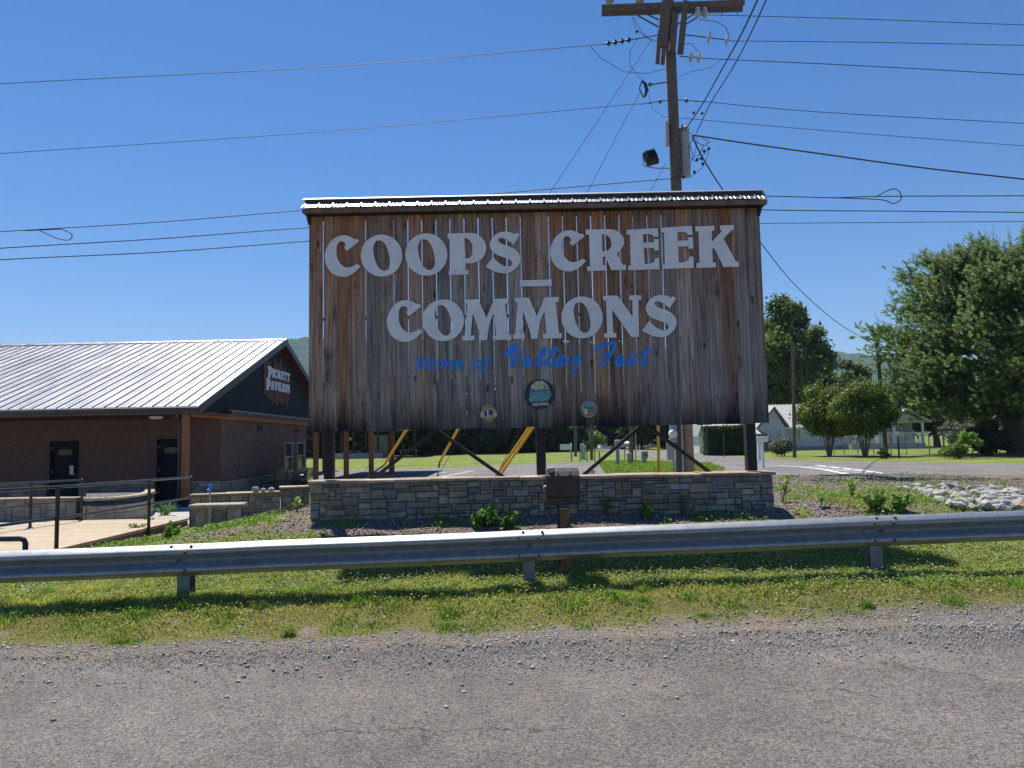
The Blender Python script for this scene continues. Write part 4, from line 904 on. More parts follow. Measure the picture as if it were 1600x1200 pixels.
# ------------------------------------------------------------------ guardrail
def rl(x): return 7.57+.055*x, .748+.0135*x        # beam back plane y and top z at x
rail = thing('guardrail', (0, 7.6, Hs(0, 7.6)), 'galvanised steel guardrail running the whole width along the road verge', 'guardrail')
W = [(0.0,.012),(-.006,-.010),(-.040,-.066),(-.050,-.078),(-.062,-.083),(-.078,-.083),(-.090,-.078),(-.100,-.066),(-.138,-.012),(-.148,-.003),(-.156,0),(-.164,-.003),(-.174,-.012),(-.212,-.066),(-.222,-.078),(-.234,-.083),(-.250,-.083),(-.262,-.078),(-.272,-.066),(-.306,-.010),(-.312,.012)]
def beam(x0, x1, off=0.0, name='beam', mat='steel_galv', step=.5):
    m_ = MB(); n = max(1, int((x1-x0)/step)); k = len(W); th = .0035
    for side in (0, 1):
        b0 = len(m_.v)
        for i in range(n+1):
            x_ = x0+(x1-x0)*i/n; y_, z_ = rl(x_)
            wob = .004*math.sin(x_*2.1)+.003*math.sin(x_*5.3+1)
            for (dz, dy) in W: m_.v.append((x_, y_+dy+wob-off+(th if side else 0), z_+dz+wob*.4))
        for i in range(n):
            for j in range(k-1):
                a = b0+i*k+j; q = (a, a+1, a+k+1, a+k); m_.f.append(q if not side else q[::-1]); m_.mi.append(0)
    h = (n+1)*k
    for i in range(n):
        for j in (0, k-1): a = i*k+j; m_.f.append((a, a+k, a+k+h, a+h)); m_.mi.append(0)
    for i in (0, n):
        for j in range(k-1): a = i*k+j; m_.f.append((a, a+h, a+1+h, a+1)); m_.mi.append(0)
    return m_.build(name, M[mat], rail, smooth=True)
splx = [P(287, 890, 7.5).x, P(826, 850, 7.6).x, P(1378, 830, 7.75).x]
lims = [-14.0, splx[0]+.14, splx[1]+.14, splx[2]+.14, 15.0]
for i in range(4): beam(lims[i]-(.32 if i else 0), lims[i+1], .009*(i % 2))
for sx in (splx[0]-3.8, *splx, splx[2]+3.8, splx[2]+7.6):
    y_, z_ = rl(sx); zg = Hs(sx, y_+.22)-.25
    m_ = MB()
    m_.box(sx-.062, sx+.062, y_+.105, y_+.113, zg, z_-.07); m_.box(sx-.062, sx+.062, y_+.24, y_+.248, zg, z_-.07); m_.box(sx-.004, sx+.004, y_+.113, y_+.24, zg, z_-.07)
    m_.build('post', M['steel_post'], rail)
    m_ = MB(); m_.bev((sx, y_+.058, z_-.155), .11, .09, .22, .006); m_.build('blockout', M['steel_post'], rail)
    for dx, dz in ((-.10,-.068),(.10,-.068),(-.10,-.245),(.10,-.245),(-.055,-.018),(.14,-.018)):
        yy = y_-.083 if dz < -.05 else y_-.036
        m_ = MB(); m_.lathe((sx+dx, yy-.006, z_+dz), [(-.010,.004),(-.008,.013),(-.002,.016),(.004,.016)], 8, (0,1,0)); m_.build('bolt', M['bolt'], rail)
    m_ = MB(); m_.lathe((sx+.005, y_-.012, z_-.156), [(-.012,.004),(-.010,.020),(-.003,.026),(.004,.026)], 10, (0,1,0)); m_.build('bolt', M['bolt'], rail)

# ------------------------------------------------------------------ floodlight on a wooden post in front of the sign
FX = P(880, 800, 8.12).x; fz0 = P(879, 788, 8.12).z; fz1 = P(879, 741, 8.12).z
fl = thing('sign_floodlight', (FX, 8.15, Hs(FX, 8.15)), 'dark bronze hooded floodlight box on a short wooden post between guardrail and wall', 'floodlight')
m_ = MB(); m_.bev((FX+.005, 8.17, (Hs(FX, 8.15)-.3+P(880, 796, 8.12).z)/2), .128, .10, P(880, 796, 8.12).z-Hs(FX, 8.15)+.3, .006); m_.build('post', M['post_brown'], fl)
m_ = MB(); m_.cyl((FX-.055, 8.10, Hs(FX,8.1)+.1), (FX-.055, 8.10, fz0+.02), .012, n=8); m_.build('conduit', M['dark_frame'], fl)
xa, xb = P(853, 760, 8.05).x, P(906, 760, 8.05).x
m_ = MB(); m_.bev(((xa+xb)/2, 8.11, fz0+.20+.0), xb-xa, .26, .235, .012); m_.build('housing', M['bronze'], fl)
m_ = MB(); m_.bev(((xa+xb)/2-.0, 8.12, fz0+.055), (xb-xa)*.98, .22, .10, .01); m_.build('ballast_box', M['bronze'], fl)
m_ = MB(); m_.prism([(xa+.004, 7.985, fz0+.315), (xa+.004, 8.22, fz0+.335), (xa+.004, 8.24, fz0+.39), (xa+.004, 8.03, fz0+.36)], (xb-xa-.008, 0, 0)); m_.build('hood', M['bronze'], fl)
for sx in (.33, .68):
    m_ = MB(); x_ = xa+(xb-xa)*sx; m_.bev((x_, 8.045, fz0+.365), .022, .09, .028, .004); m_.bev((x_, 8.0, fz0+.33), .016, .012, .05, .003); m_.build('latch', M['galv_light'], fl)
m_ = MB(); m_.lathe((xa+.055, 8.06, fz0+.345), [(0,.045),(.035,.045),(.055,.038),(.062,.02)], 12); m_.build('photocell', M['bench_stone'], fl)
for s_, x_ in ((-1, xa), (1, xb)):
    m_ = MB(); m_.lathe((x_, 8.08, fz0+.19), [(0,.022),(s_*.018,.024),(s_*.03,.014)], 10, (1,0,0)); m_.build('knob', M['galv_light'], fl)
m_ = MB(); m_.box(xa+.03, xb-.03, 8.232, 8.246, fz0+.10, fz0+.30); m_.build('lens', M['lamp_glass'], fl)
M['mail_white'] = M['white_paint']
w_ = thing('electrical_box', (P(925, 738, 11.2).x, 11.2, 1.0), 'small pale cover plate just behind the stone wall beside the dark floodlight', 'junction box')
m_ = MB(); q = P(922, 738, 11.2); m_.bev((q.x, 11.2, q.z-.06), .14, .08, .22, .01); m_.build('cover', M['cream'], w_)
m_ = MB(); m_.cyl((q.x, 11.2, Hs(q.x, 11.2)-.05), (q.x, 11.2, q.z-.16), .02); m_.build('pedestal', M['galv_light'], w_)

# ------------------------------------------------------------------ stone bench
bx, by = P(341, 810, 13.1).x, 13.1; bz = Hs(bx, by)-.02
bn = thing('garden_bench', (bx, by, bz), 'small backless stone slab bench standing in the weedy bed', 'bench')
M_b = Matrix.Rotation(R(4), 3, 'Z')
m_ = MB(); m_.bev((bx, by, bz+.455), .90, .38, .062, .012, rz=R(4), jit=.006); m_.build('seat', M['bench_stone'], bn)
for s_ in (-1, 1):
    m_ = MB(); m_.bev((bx+s_*.28, by, bz+.19), .17, .24, .48, .02, rz=R(4), jit=.01); m_.build('leg', M['bench_stone'], bn)

# ------------------------------------------------------------------ boardwalk ramp with black pipe handrails
def rampz(y): return float(np.interp(y, [8.2, 11.7, 18.2], [.16, .10, -.06]))
def rx_(y): return float(np.interp(y, [8.2, 11.7, 18.2], [P(85,855,11.7).x-.0-(.2), P(85,855,11.7).x+.0, P(296,806,18.2).x]))
bw = thing('boardwalk', (-8.8, 14, rampz(14)), 'tan timber boardwalk ramp leading to the brick pavilion door', 'ramp')
WD = 2.75
M['deck'] = simple('tan_deck_board', (.42,.325,.215), .8, 0, .2, 9, .3, 30, .004, rnd=.1)
M['deck_side'] = simple('brown_deck_side', (.16,.085,.045), .8, 0, .3, 6, .3, 30, .004)
y_ = 9.2
while y_ < 18.15:
    xr = rx_(y_+.07)-.03; z_ = rampz(y_+.07); m_ = MB(); m_.bev((xr-WD/2-.3, y_+.07, z_-.019+random.uniform(-.0015,.0015)), WD+.6, .138, .038, .004); m_.build('plank', M['deck'], bw); y_ += .146
for xo in (0, -WD):
    m_ = MB(); ys_ = np.linspace(9.2, 18.1, 8)
    for a, b_ in zip(ys_[:-1], ys_[1:]): m_.hexa([(rx_(a)+xo-.045, a, rampz(a)-.30), (rx_(a)+xo-.005, a, rampz(a)-.30), (rx_(b_)+xo-.005, b_, rampz(b_)-.30), (rx_(b_)+xo-.045, b_, rampz(b_)-.30), (rx_(a)+xo-.045, a, rampz(a)-.042), (rx_(a)+xo-.005, a, rampz(a)-.042), (rx_(b_)+xo-.005, b_, rampz(b_)-.042), (rx_(b_)+xo-.045, b_, rampz(b_)-.042)])
    m_.build('side_board', M['deck_side'], bw)
def handrail(ylist, xf, hts, label, y_over=None):
    x0_ = xf(ylist[0]); r_ = thing('handrail', (x0_, ylist[0], rampz(ylist[0])), label, 'handrail', None)
    for y_, h_ in zip(ylist, hts):
        m_ = MB(); x_ = xf(y_); m_.cyl((x_, y_, rampz(y_)-.35), (x_, y_, rampz(y_)+h_), .032, n=10); m_.cyl((x_, y_, rampz(y_)), (x_, y_, rampz(y_)+.012), .06, n=10); m_.build('post', M['black_metal'], r_)
    ya = ylist[0] if y_over is None else y_over; yb = ylist[-1]
    for f in (1.0, .50):
        pts = [(xf(t_), t_, rampz(t_)+float(np.interp(t_, ylist, hts))*f) for t_ in np.linspace(ya, yb, 9)]
        m_ = MB(); m_.tube(pts, .026 if f == 1 else .022, 10); m_.build('rail', M['black_metal'], r_, smooth=True)
        if f == 1: m_ = MB(); m_.sphere(pts[-1], .034, 8); m_.build('rail_end', M['black_metal'], r_, smooth=True)
    return r_
handrail([8.6, 11.7, 15.5, 18.2], lambda y: rx_(y)+.03, [1.0, .98, .99, 1.0], 'near black pipe handrail along the boardwalk edge', 8.2)
xl_ = lambda y: float(np.interp(y, [12, 18.2], [P(12,820,16.2).x+.6, P(127,812,18.2).x]))
handrail([12.4, 16.2, 18.2], xl_, [.98, .98, .98], 'far black pipe handrail on the other side of the boardwalk', 10)
# low return of another rail at the frame's corner
e_ = P(40, 842, 9.0); hr = thing('handrail', (e_.x, 9.0, Hs(e_.x, 9.0)), 'low curved end of a black pipe rail just behind the guardrail', 'handrail')
m_ = MB(); pts = [(e_.x-2.2, 9.3, e_.z-.02), (e_.x-.08, 9.02, e_.z), (e_.x-.02, 9.0, e_.z-.012), (e_.x, 9.0, e_.z-.05), (e_.x, 9.0, Hs(e_.x, 9)-.3)]; m_.tube(pts, .032, 12); m_.build('rail', M['black_metal'], hr, smooth=True)
m_ = MB(); m_.tube([(e_.x-2.2, 9.3, e_.z-.20), (e_.x-.02, 9.0, e_.z-.18)], .02, 10); m_.build('rail', M['black_metal'], hr, smooth=True)

# ------------------------------------------------------------------ low stone walls between bed and pavilion
def seg_frame(a, b_):
    d = Vector((b_[0]-a[0], b_[1]-a[1], 0)); return Matrix.Translation((a[0], a[1], 0)) @ Matrix.Rotation(math.atan2(d.y, d.x), 4, 'Z'), d.length
a_ = G(298, 806, .05); b_ = P(440, 790, 17.6)
lw = thing('low_stone_wall', (a_.x, 16.6, 0), 'low tan ledgestone wall stepping up towards the billboard, behind the stone bench', 'stone wall')
def low_seg(a, b_, zb_, zt_, seed, cap=.05, th=.4, cell=.07):
    F3, L_ = seg_frame(a, b_); stone_wall(lw, 0, L_, 0, zb_, zt_, cell, seed, M['stone_tan'], thick=th, M3=F3)
    capstones(lw, -.03, L_+.03, -.04, th, zt_, cap, seed+1, (.5, .9), M3=F3)
A1 = (P(298,790,17.0).x, 17.0); A2 = (P(438,780,17.6).x, 17.6); A3 = (P(484,775,17.8).x, 17.8)
low_seg(A1, A2, -.15, P(298,776,17).z, 41); low_seg(A2, A3, -.1, P(440,764,17.6).z, 43)
A4 = (P(484,775,17.4).x, 17.4); low_seg(A4, (A4[0]+.9, 17.4), -.1, P(484,759,17.4).z, 45)
# three pale boulders on the ledge
for i, (px, w_) in enumerate(((398, 13), (409, 9), (421, 10))):
    q = P(px, 771, 17.35); rr_ = w_/2/FPX*17.35; bm = bmesh.new(); bmesh.ops.create_icosphere(bm, subdivisions=2, radius=1)
    for v in bm.verts: v.co = Vector((v.co.x*rr_, v.co.y*rr_*.8, v.co.z*rr_*.75))*(1+.25*(mnoise.noise(v.co*1.3+Vector((i*9,0,0)))))
    me = bpy.data.meshes.new('boulder'); bm.to_mesh(me); bm.free(); zt_ = P(298,776,17).z+.05
    o = link_mesh('boulder', me, M['rock'], None, (q.x, 17.42+.03*i, zt_+rr_*.6)); tag(o, ['pale boulder on the low stone wall, farthest from the billboard','pale boulder on the low stone wall, middle one of three','pale boulder on the low stone wall, nearest the billboard'][i], 'boulder', 'three pale boulders on the low stone wall')
# water hydrant with a blue head
q = G(328, 786, .0); q = Vector((P(328,785,15.6).x, 15.6, Hs(P(328,785,15.6).x, 15.6)))
yh = thing('yard_hydrant', q, 'thin galvanised yard hydrant with a small blue head behind the stone bench', 'water hydrant')
zt_ = P(328, 757, 15.6).z; m_ = MB(); m_.cyl((q.x, q.y, q.z-.1), (q.x, q.y, zt_-.12), .018, n=8); m_.build('pipe', M['galv_light'], yh)
m_ = MB(); m_.bev((q.x, q.y, zt_-.06), .05, .07, .14, .01); m_.bar((q.x, q.y-.02, zt_), (q.x, q.y+.16, zt_-.05), .02, .02); m_.bar((q.x,q.y,zt_-.08),(q.x,q.y-.12,zt_-.12), .03, .03); m_.build('head', M['blue'], yh)
# curved planter wall of tan blocks
pc = thing('planter_wall', (P(185,800,19.5).x, 19.6, -.2), 'curved low retaining wall of tan concrete blocks with a smooth cap, beside the boardwalk', 'planter wall')
cpts = []
for px, yy in ((126,18.7),(135,18.75),(150,18.7),(165,18.75),(180,18.9),(195,19.15),(210,19.5),(222,19.95),(232,20.5),(238,21.2),(240,22.0),(238,22.8)): cpts.append((P(px,800,yy).x, yy))
zt_ = P(180, 776, 19).z
for i in range(len(cpts)-1):
    F3, L_ = seg_frame(cpts[i], cpts[i+1])
    for k in range(3):
        m_ = MB(); m_.bev((L_/2, .1, -.36+.2*k+.1), L_-.008+(.0 if k % 2 else -.006), .2, .192, .01); m_.v = [tuple(F3 @ Vector(v)) for v in m_.v]; m_.build('block', M['stone_lime'], pc)
    m_ = MB(); m_.bev((L_/2, .1, zt_-.03), L_+.01, .27, .06, .012); m_.v = [tuple(F3 @ Vector(v)) for v in m_.v]; m_.build('cap_block', M['stone_lime'], pc)
m_ = MB(); m_.poly([(x_, y_+.15, zt_-.08) for x_, y_ in cpts]+[(P(150,790,24).x, 23.5, zt_-.08)]); m_.build('soil', M['mortar'], pc)
dw = thing('low_stone_wall', (P(50,790,19.6).x, 19.6, -.3), 'shaded low stone wall between the far handrail and the pavilion doors', 'stone wall'); lw = dw
low_seg((P(-60,790,20.0).x, 20.0), (P(118,790,19.8).x, 19.8), -.4, P(60,781,19.8).z, 51, cell=.09)
# ------------------------------------------------------------------ brick pavilion
PY = 26.2; PXW = P(345, 700, PY).x; ZFl = -.20
pav = thing('pavilion', (PXW, PY, ZFl), 'long brown block pavilion with a glaring metal gable roof and a stone base', 'building')
zE = P(310, 634, 23.4).z; Xo = P(312, 632, 23.4).x; YE = 23.4
YR = Xo/((445-800)/FPX); YR = -abs(YR) if YR < 0 else YR; zR = P(446, 531, YR).z
YF = 2*YR-YE; XL = -36.0; sl = (zR-zE)/(YR-YE)
wall_top = 2.85; PYB = 37.0
def rect_wall(name, mat, x0, x1, z0, z1, holes, y0, th, axis='x', parent=pav):
    """wall panel with rectangular openings, built from butted boxes"""
    xs_ = sorted({x0, x1, *[h[0] for h in holes], *[h[1] for h in holes]}); zs_ = sorted({z0, z1, *[h[2] for h in holes], *[h[3] for h in holes]})
    m_ = MB()
    for a, b_ in zip(xs_[:-1], xs_[1:]):
        zz = z0; 
        for c_, d_ in zip(zs_[:-1], zs_[1:]):
            if any(h[0] <= a+1e-6 and h[1] >= b_-1e-6 and h[2] <= c_+1e-6 and h[3] >= d_-1e-6 for h in holes): continue
            if axis == 'x': m_.box(a, b_, y0, y0+th, c_, d_)
            else: m_.box(y0-th, y0, a, b_, c_, d_)
    return m_.build(name, mat, parent)
d1 = (P(79,700,PY).x, P(123,700,PY).x); d2 = (P(246,700,PY).x, P(246,700,PY).x+1.0); DZ = P(262, 686, PY).z
rect_wall('wall', M['brown_brick_wall'], XL, PXW, ZFl, wall_top, [(*d1, ZFl, DZ), (*d2, ZFl, DZ)], PY, .3)
wy = [(P(443,700,34).x, 0)]; ywin = lambda px: PXW/((px-800)/FPX)
w1 = (ywin(443.5), ywin(456)); w2 = (ywin(463), ywin(475)); wz = (PX(450, 736, PXW).z, PX(450, 691, PXW).z)
rect_wall('wall', M['brown_brick_wall'], PY+.301, PYB, ZFl, wall_top, [(*w1, *wz), (*w2, *wz)], PXW, .3, 'y')
# courses of split-face block, real blocks with recessed joints
bs_ = MB(); bl_top = P(242, 754, PY).z
def hit(a, b_, c_, d_, holes): return any(not (b_ <= h[0] or a >= h[1] or d_ <= h[2] or c_ >= h[3]) for h in holes)
z_ = bl_top+.03; row = 0; rr = random.Random(3)
while z_+.2 <= wall_top+.01:
    x_ = PXW-.40*(row % 2)*.5; 
    while x_-.40 > -21.5:
        if not hit(x_-.40, x_, z_, z_+.2, [(*d1, ZFl, DZ+.01), (*d2, ZFl, DZ+.01)]):
            p_ = rr.uniform(.008, .014); bs_.hexa([(x_-.395,PY-p_,z_+.006),(x_-.006,PY-p_-.002,z_+.006),(x_-.001,PY,z_),(x_-.40,PY,z_),(x_-.395,PY-p_,z_+.194),(x_-.006,PY-p_,z_+.194),(x_-.001,PY,z_+.2),(x_-.40,PY,z_+.2)])
        x_ -= .40
    row += 1; z_ += .2
bs_.build('block_course', M['block'], pav, kind='stuff')
z_ = bl_top+.03; row = 0; fine = MB()
while z_+.2 <= wall_top+.01:
    y_ = PY-.02+.2*(row % 2)-.2
    while y_ < PYB-.05:
        a, b_ = max(y_, PY-.02), min(y_+.4, PYB); 
        if b_-a > .08 and not hit(a, b_, z_, z_+.2, [(*w1, *wz), (*w2, *wz)]):
            p_ = rr.uniform(.010, .024); m_ = MB(); m_.hexa([(PXW+.0005,a+.001,z_),(PXW+p_,a+.006,z_+.006),(PXW+p_,b_-.006,z_+.006),(PXW+.0005,b_-.001,z_),(PXW+.0005,a+.001,z_+.199),(PXW+p_,a+.006,z_+.194),(PXW+p_,b_-.006,z_+.194),(PXW+.0005,b_-.001,z_+.199)])
            m_.build('block', M['block'], pav)
        y_ += .4
    row += 1; z_ += .2
# ledgestone base with a sloped sill
for (x0, x1, sd_) in ((P(-60,760,PY).x, d1[0]-.08, 61), (d1[1]+.08, d2[0]-.06, 62), (d2[1]+.06, PXW+.04, 63)):
    stone_wall(pav, x0, x1, PY-.085, ZFl, bl_top-.04, .115, sd_, M['stone'], thick=.08, ws=(2,3,3,4,5), hs=(1,1,2,2))
    capstones(pav, x0, x1, PY-.12, PY-.001, bl_top-.04, .06, sd_+9, (.7, 1.1))
F3 = Matrix.Translation((PXW+.085, PY-.04, 0)) @ Matrix.Rotation(R(90), 4, 'Z')
zb2 = bl_top-.08
stone_wall(pav, 0, PYB-PY, 0, ZFl, zb2, .13, 64, M['stone_tan'], thick=.08, M3=F3, ws=(2,3,3,4,5), hs=(1,1,2,2)); capstones(pav, -.1, PYB-PY, -.035, .08, zb2, .06, 65, (.9, 1.3), M3=F3)
# doors
def door(x0, x1, label):
    d = MB(); d.box(x0+.05, x1-.05, PY+.04, PY+.085, ZFl+.01, DZ-.05); o = d.build('door', M['door'], pav)
    o['label'] = label
    for a in ((x0, x0+.05, ZFl, DZ), (x1-.05, x1, ZFl, DZ), (x0+.05, x1-.05, DZ-.05, DZ)):
        m_ = MB(); m_.box(a[0], a[1], PY-.035, PY+.1, a[2], a[3]); m_.build('door_frame', M['door'], pav)
    m_ = MB(); m_.box(x0+(x1-x0)*.26, x1-(x1-x0)*.24, PY+.030, PY+.039, DZ-.50, DZ-.30); m_.build('door_window', M['glass'], o)
    for zz in (.25, 1.05, 1.85): m_ = MB(); m_.box(x0+.045, x0+.07, PY+.02, PY+.039, ZFl+zz, ZFl+zz+.13); m_.build('hinge', M['galv_light'], o)
    m_ = MB(); m_.bar((x1-.14, PY+.0, ZFl+1.0), (x1-.26, PY+.0, ZFl+1.0), .02, .02); m_.lathe((x1-.14, PY+.04, ZFl+1.0), [(-.04,.015),(0,.03)], 8, (0,1,0)); m_.build('handle', M['galv_light'], o)
door(*d1, 'black steel door farther from the corner post'); door(*d2, 'black steel door beside the orange corner post')
m_ = MB(); q = (d1[1]-.27, PY-.30); m_.box(q[0], q[0]+.13, PY-.06, PY-.036, ZFl+1.02, ZFl+1.32); m_.build('door_notice', M['cream'], pav)
# windows in the gable side
for wy_, in ((w1,), (w2,)):
    a, b_ = wy_; mid = (wz[0]+wz[1])/2
    m_ = MB(); f_ = .06
    for (c_, d_, e_, g_) in ((a, a+f_, wz[0], wz[1]), (b_-f_, b_, wz[0], wz[1]), (a+f_, b_-f_, wz[0], wz[0]+f_), (a+f_, b_-f_, wz[1]-f_, wz[1]), (a+f_, b_-f_, mid-.025, mid+.025)): m_.box(PXW-.08, PXW+.035, c_, d_, e_, g_)
    o = m_.build('window', M['can_grey'], pav)
    for e_, g_ in ((wz[0]+f_, mid-.025), (mid+.025, wz[1]-f_)):
        m_ = MB(); m_.box(PXW-.045, PXW-.035, a+f_, b_-f_, e_, g_); m_.build('pane', M['glass'], o)
    m_ = MB(); m_.box(PXW+.002, PXW+.06, a-.05, b_+.05, wz[0]-.06, wz[0]-.002); m_.build('sill', M['can_grey'], o)
for px, py in ((404, 669), (461, 674)):
    yy = ywin(px); zz = PX(px, py, PXW).z; m_ = MB(); m_.box(PXW+.03, PXW+.05, yy-.28, yy+.28, zz-.1, zz+.1)
    for k in range(4): m_.box(PXW+.05, PXW+.07, yy-.26, yy+.26, zz-.09+k*.05, zz-.075+k*.05)
    m_.build('vent', M['dark_frame'], pav)
# gable
xg = PXW+.02; zg0 = PX(400, 652, PXW).z; zg0 = min(zg0, wall_top)
def rz_at(y_): return zE+sl*(y_-YE) if y_ <= YR else zR-sl*(y_-YR)
m_ = MB(); yk = [PY-1.6, YR, 2*YR-(PY-1.6)]; m_.prism([(xg-.2, yk[0], wall_top-.02), (xg-.2, yk[2], wall_top-.02), (xg-.2, yk[2], rz_at(yk[2])-.16), (xg-.2, YR, zR-.16), (xg-.2, yk[0], max(rz_at(yk[0])-.16, wall_top))], (.2, 0, 0)); m_.build('gable', M['siding'], pav)
bd = MB(); z_ = wall_top
while z_ < zR-.4:
    ya = YE+(z_+.2+.16-zE)/sl; yb = 2*YR-ya; ya = max(ya, yk[0]); yb = min(yb, yk[2])
    if yb-ya > .3: m_ = MB(); m_.hexa([(xg,ya,z_),(xg+.022,ya,z_),(xg+.022,yb,z_),(xg,yb,z_),(xg,ya,z_+.19),(xg+.008,ya,z_+.19),(xg+.008,yb,z_+.19),(xg,yb,z_+.19)]); m_.build('siding_board', M['siding'], pav)
    z_ += .2
# timber beam and pent trim across the gable foot
zb_ = wall_top
m_ = MB(); m_.box(xg+.0, xg+.16, YE+.3, 46.0, zb_-.20, zb_-.01); m_.build('beam', M['cedar_post'], pav)
m_ = MB(); m_.prism([(xg+.0, PY+.2, zb_-.008), (xg+.28, PY+.2, zb_-.008), (xg+.28, PY+.2, zb_+.10), (xg+.0, PY+.2, zb_+.17)], (0, 19, 0)); m_.build('pent_trim', M['fascia'], pav)
M['white_edge'] = M['white_paint']
m_ = MB(); m_.prism([(xg+.20, PY+.2, zb_+.13), (xg+.285, PY+.2, zb_+.102), (xg+.285, PY+.2, zb_+.125), (xg+.2, PY+.2, zb_+.155)], (0, 19, 0)); m_.build('pent_flashing', M['metal_roof'], pav)
# roof: two pitches, standing ribs, each panel strip its own part
def pitch(front=True):
    y0, y1 = (YE, YR) if front else (YF, YR); n = 68; wdt = (Xo-XL)/n
    for k in range(n):
        x1_ = Xo-k*wdt; x0_ = x1_-wdt; m_ = MB(); pf = [(x0_, 0), (x0_+wdt*.05, .045), (x0_+wdt*.13, .045), (x0_+wdt*.19, 0), (x0_+wdt*.46, 0), (x0_+wdt*.48, .009), (x0_+wdt*.53, .009), (x0_+wdt*.55, 0), (x1_-.003, 0)]
        wv = .006*rr.random()
        for (u, h_) in pf: m_.v += [(u, y0, zE+h_), (u, y1, zR+h_), (u, y0, zE-.02), (u, y1, zR-.02)]
        for j in range(len(pf)-1):
            a = 4*j; q_ = (a, a+4, a+5, a+1); m_.f += [q_ if front else q_[::-1], (a+2, a+3, a+7, a+6), (a, a+2, a+6, a+4)]; m_.mi += [0]*3
        a = 4*(len(pf)-1); m_.f += [(a, a+1, a+3, a+2)]; m_.mi.append(0)
        m_.build('roof_panel', M['pav_roof'], pav)
m, t, b = newmat('pavilion_roof_metal'); p = geo_pos(t)
nn = noise(t, mapping(t, p, (1, .25, 1)), 1.2, 5, .6); n2 = noise(t, mapping(t, p, (6, .6, 1)), 1.0, 4, .6)
t.links.new(ramp(t, [(.3,(.30,.295,.30)), (.7,(.44,.43,.43))], nn.outputs[0]).outputs[0], b.inputs['Base Color'])
b.inputs['Metallic'].default_value = .75
t.links.new(ramp(t, [(.3,(.30,.30,.30)), (.7,(.42,.42,.42))], n2.outputs[0]).outputs[0], b.inputs['Roughness']); bump(t, b, n2.outputs[0], .25, .02)
M['pav_roof'] = m
pitch(True)
m_ = MB(); m_.hexa([(XL,YR,zR-.03),(Xo,YR,zR-.03),(Xo,YF,zE-.03),(XL,YF,zE-.03),(XL,YR,zR),(Xo,YR,zR),(Xo,YF,zE),(XL,YF,zE)]); m_.build('roof_panel', M['pav_roof'], pav)
m_ = MB(); m_.prism([(XL, YR-.2, zR-.035), (XL, YR, zR+.06), (XL, YR+.2, zR-.035), (XL, YR, zR+.03)], (Xo-XL+.05, 0, 0)); m_.build('ridge_cap', M['pav_roof'], pav)
# eave fascia, gutter, rake trim, soffit
m_ = MB(); m_.box(XL, Xo-.01, YE+.001, YE+.04, zE-.24, zE-.022); m_.build('eave_fascia', M['fascia'], pav)
m_ = MB(); m_.tube([(XL, YE-.06, zE-.09), (Xo, YE-.06, zE-.09)], .065, 8); m_.build('gutter', M['fascia'], pav)
m_ = MB(); m_.box(XL, Xo-.02, YE+.042, PY-.03, zE-.25, zE-.23); m_.build('soffit', M['soffit'], pav)
for (ya, za, yb, zb3) in ((YE-.02, zE, YR, zR), (YF, zE, YR, zR)):
    m_ = MB(); m_.hexa([(Xo,ya,za-.25),(Xo+.03,ya,za-.25),(Xo+.03,yb,zb3-.25),(Xo,yb,zb3-.25),(Xo,ya,za+.035),(Xo+.03,ya,za+.035),(Xo+.03,yb,zb3+.035),(Xo,yb,zb3+.035)]); m_.build('rake_trim', M['fascia'], pav)
    m_ = MB(); m_.hexa([(xg+.001,ya,za-.15),(Xo-.001,ya,za-.15),(Xo-.001,yb,zb3-.15),(xg+.001,yb,zb3-.15),(xg+.001,ya,za-.13),(Xo-.001,ya,za-.13),(Xo-.001,yb,zb3-.13),(xg+.001,yb,zb3-.13)]); m_.build('rake_soffit', M['soffit'], pav)
m_ = MB(); q = P(244, 643, 24.6); m_.lathe((q.x, 24.6, zE-.26), [(0,.22),(-.05,.22),(-.09,.16)], 14); m_.build('ceiling_lamp', M['white_paint'], pav)
# porch posts (cedar on dark steel boots), downspout
def porch_post(px, yy, wd=.19, zt=None, boot=True):
    q = P(px, 700, yy); zt = zt or zE-.24; m_ = MB(); m_.bev((q.x, yy, (ZFl+.1+zt)/2), wd, wd, zt-ZFl-.1, .012); o = m_.build('porch_post', M['cedar_post'], pav)
    m_ = MB(); m_.box(q.x-wd*.62, q.x+wd*.62, yy-wd*.62, yy+wd*.62, ZFl-.03, ZFl+.22); m_.build('post_boot', M['dark_frame'], o); return o
porch_post(290, 23.7, .19)
m_ = MB(); q = P(283, 700, 23.75); m_.tube([(q.x+.02, YE-.04, zE-.14), (q.x-.05, YE+.10, zE-.35), (q.x-.05, 23.75, zE-.5), (q.x-.05, 23.75, ZFl+.05)], .055, 8); m_.build('downspout', M['fascia'], pav)
for px, yy in ((493.5, 30.5), (508, 37.5), (541, 31.0), (580, 31.3), (612, 34.5)): porch_post(px, yy, {493.5:.19,508:.24,541:.19,580:.19,612:.23}[px], 2.25)
for a, b_ in (((520, 31.0), (640, 31.4)), ((560, 33.5), (640, 34.5))):
    m_ = MB(); m_.bar((P(a[0],680,a[1]).x, a[1], 2.33), (P(b_[0],680,b_[1]).x, b_[1], 2.33), .12, .16); m_.build('beam', M['cedar_post'], pav)
m_ = MB(); m_.bar((P(600,680,31.3).x, 31.3, 2.33), (P(640,680,34.5).x, 34.5, 2.33), .12, .16); m_.build('beam', M['cedar_post'], pav)
m_ = MB(); q0, q1 = P(486, 700, 30), P(645, 700, 30); m_.box(q0.x, q1.x, 30, 38.5, 2.44, 2.52); m_.build('porch_ceiling', M['soffit'], pav)
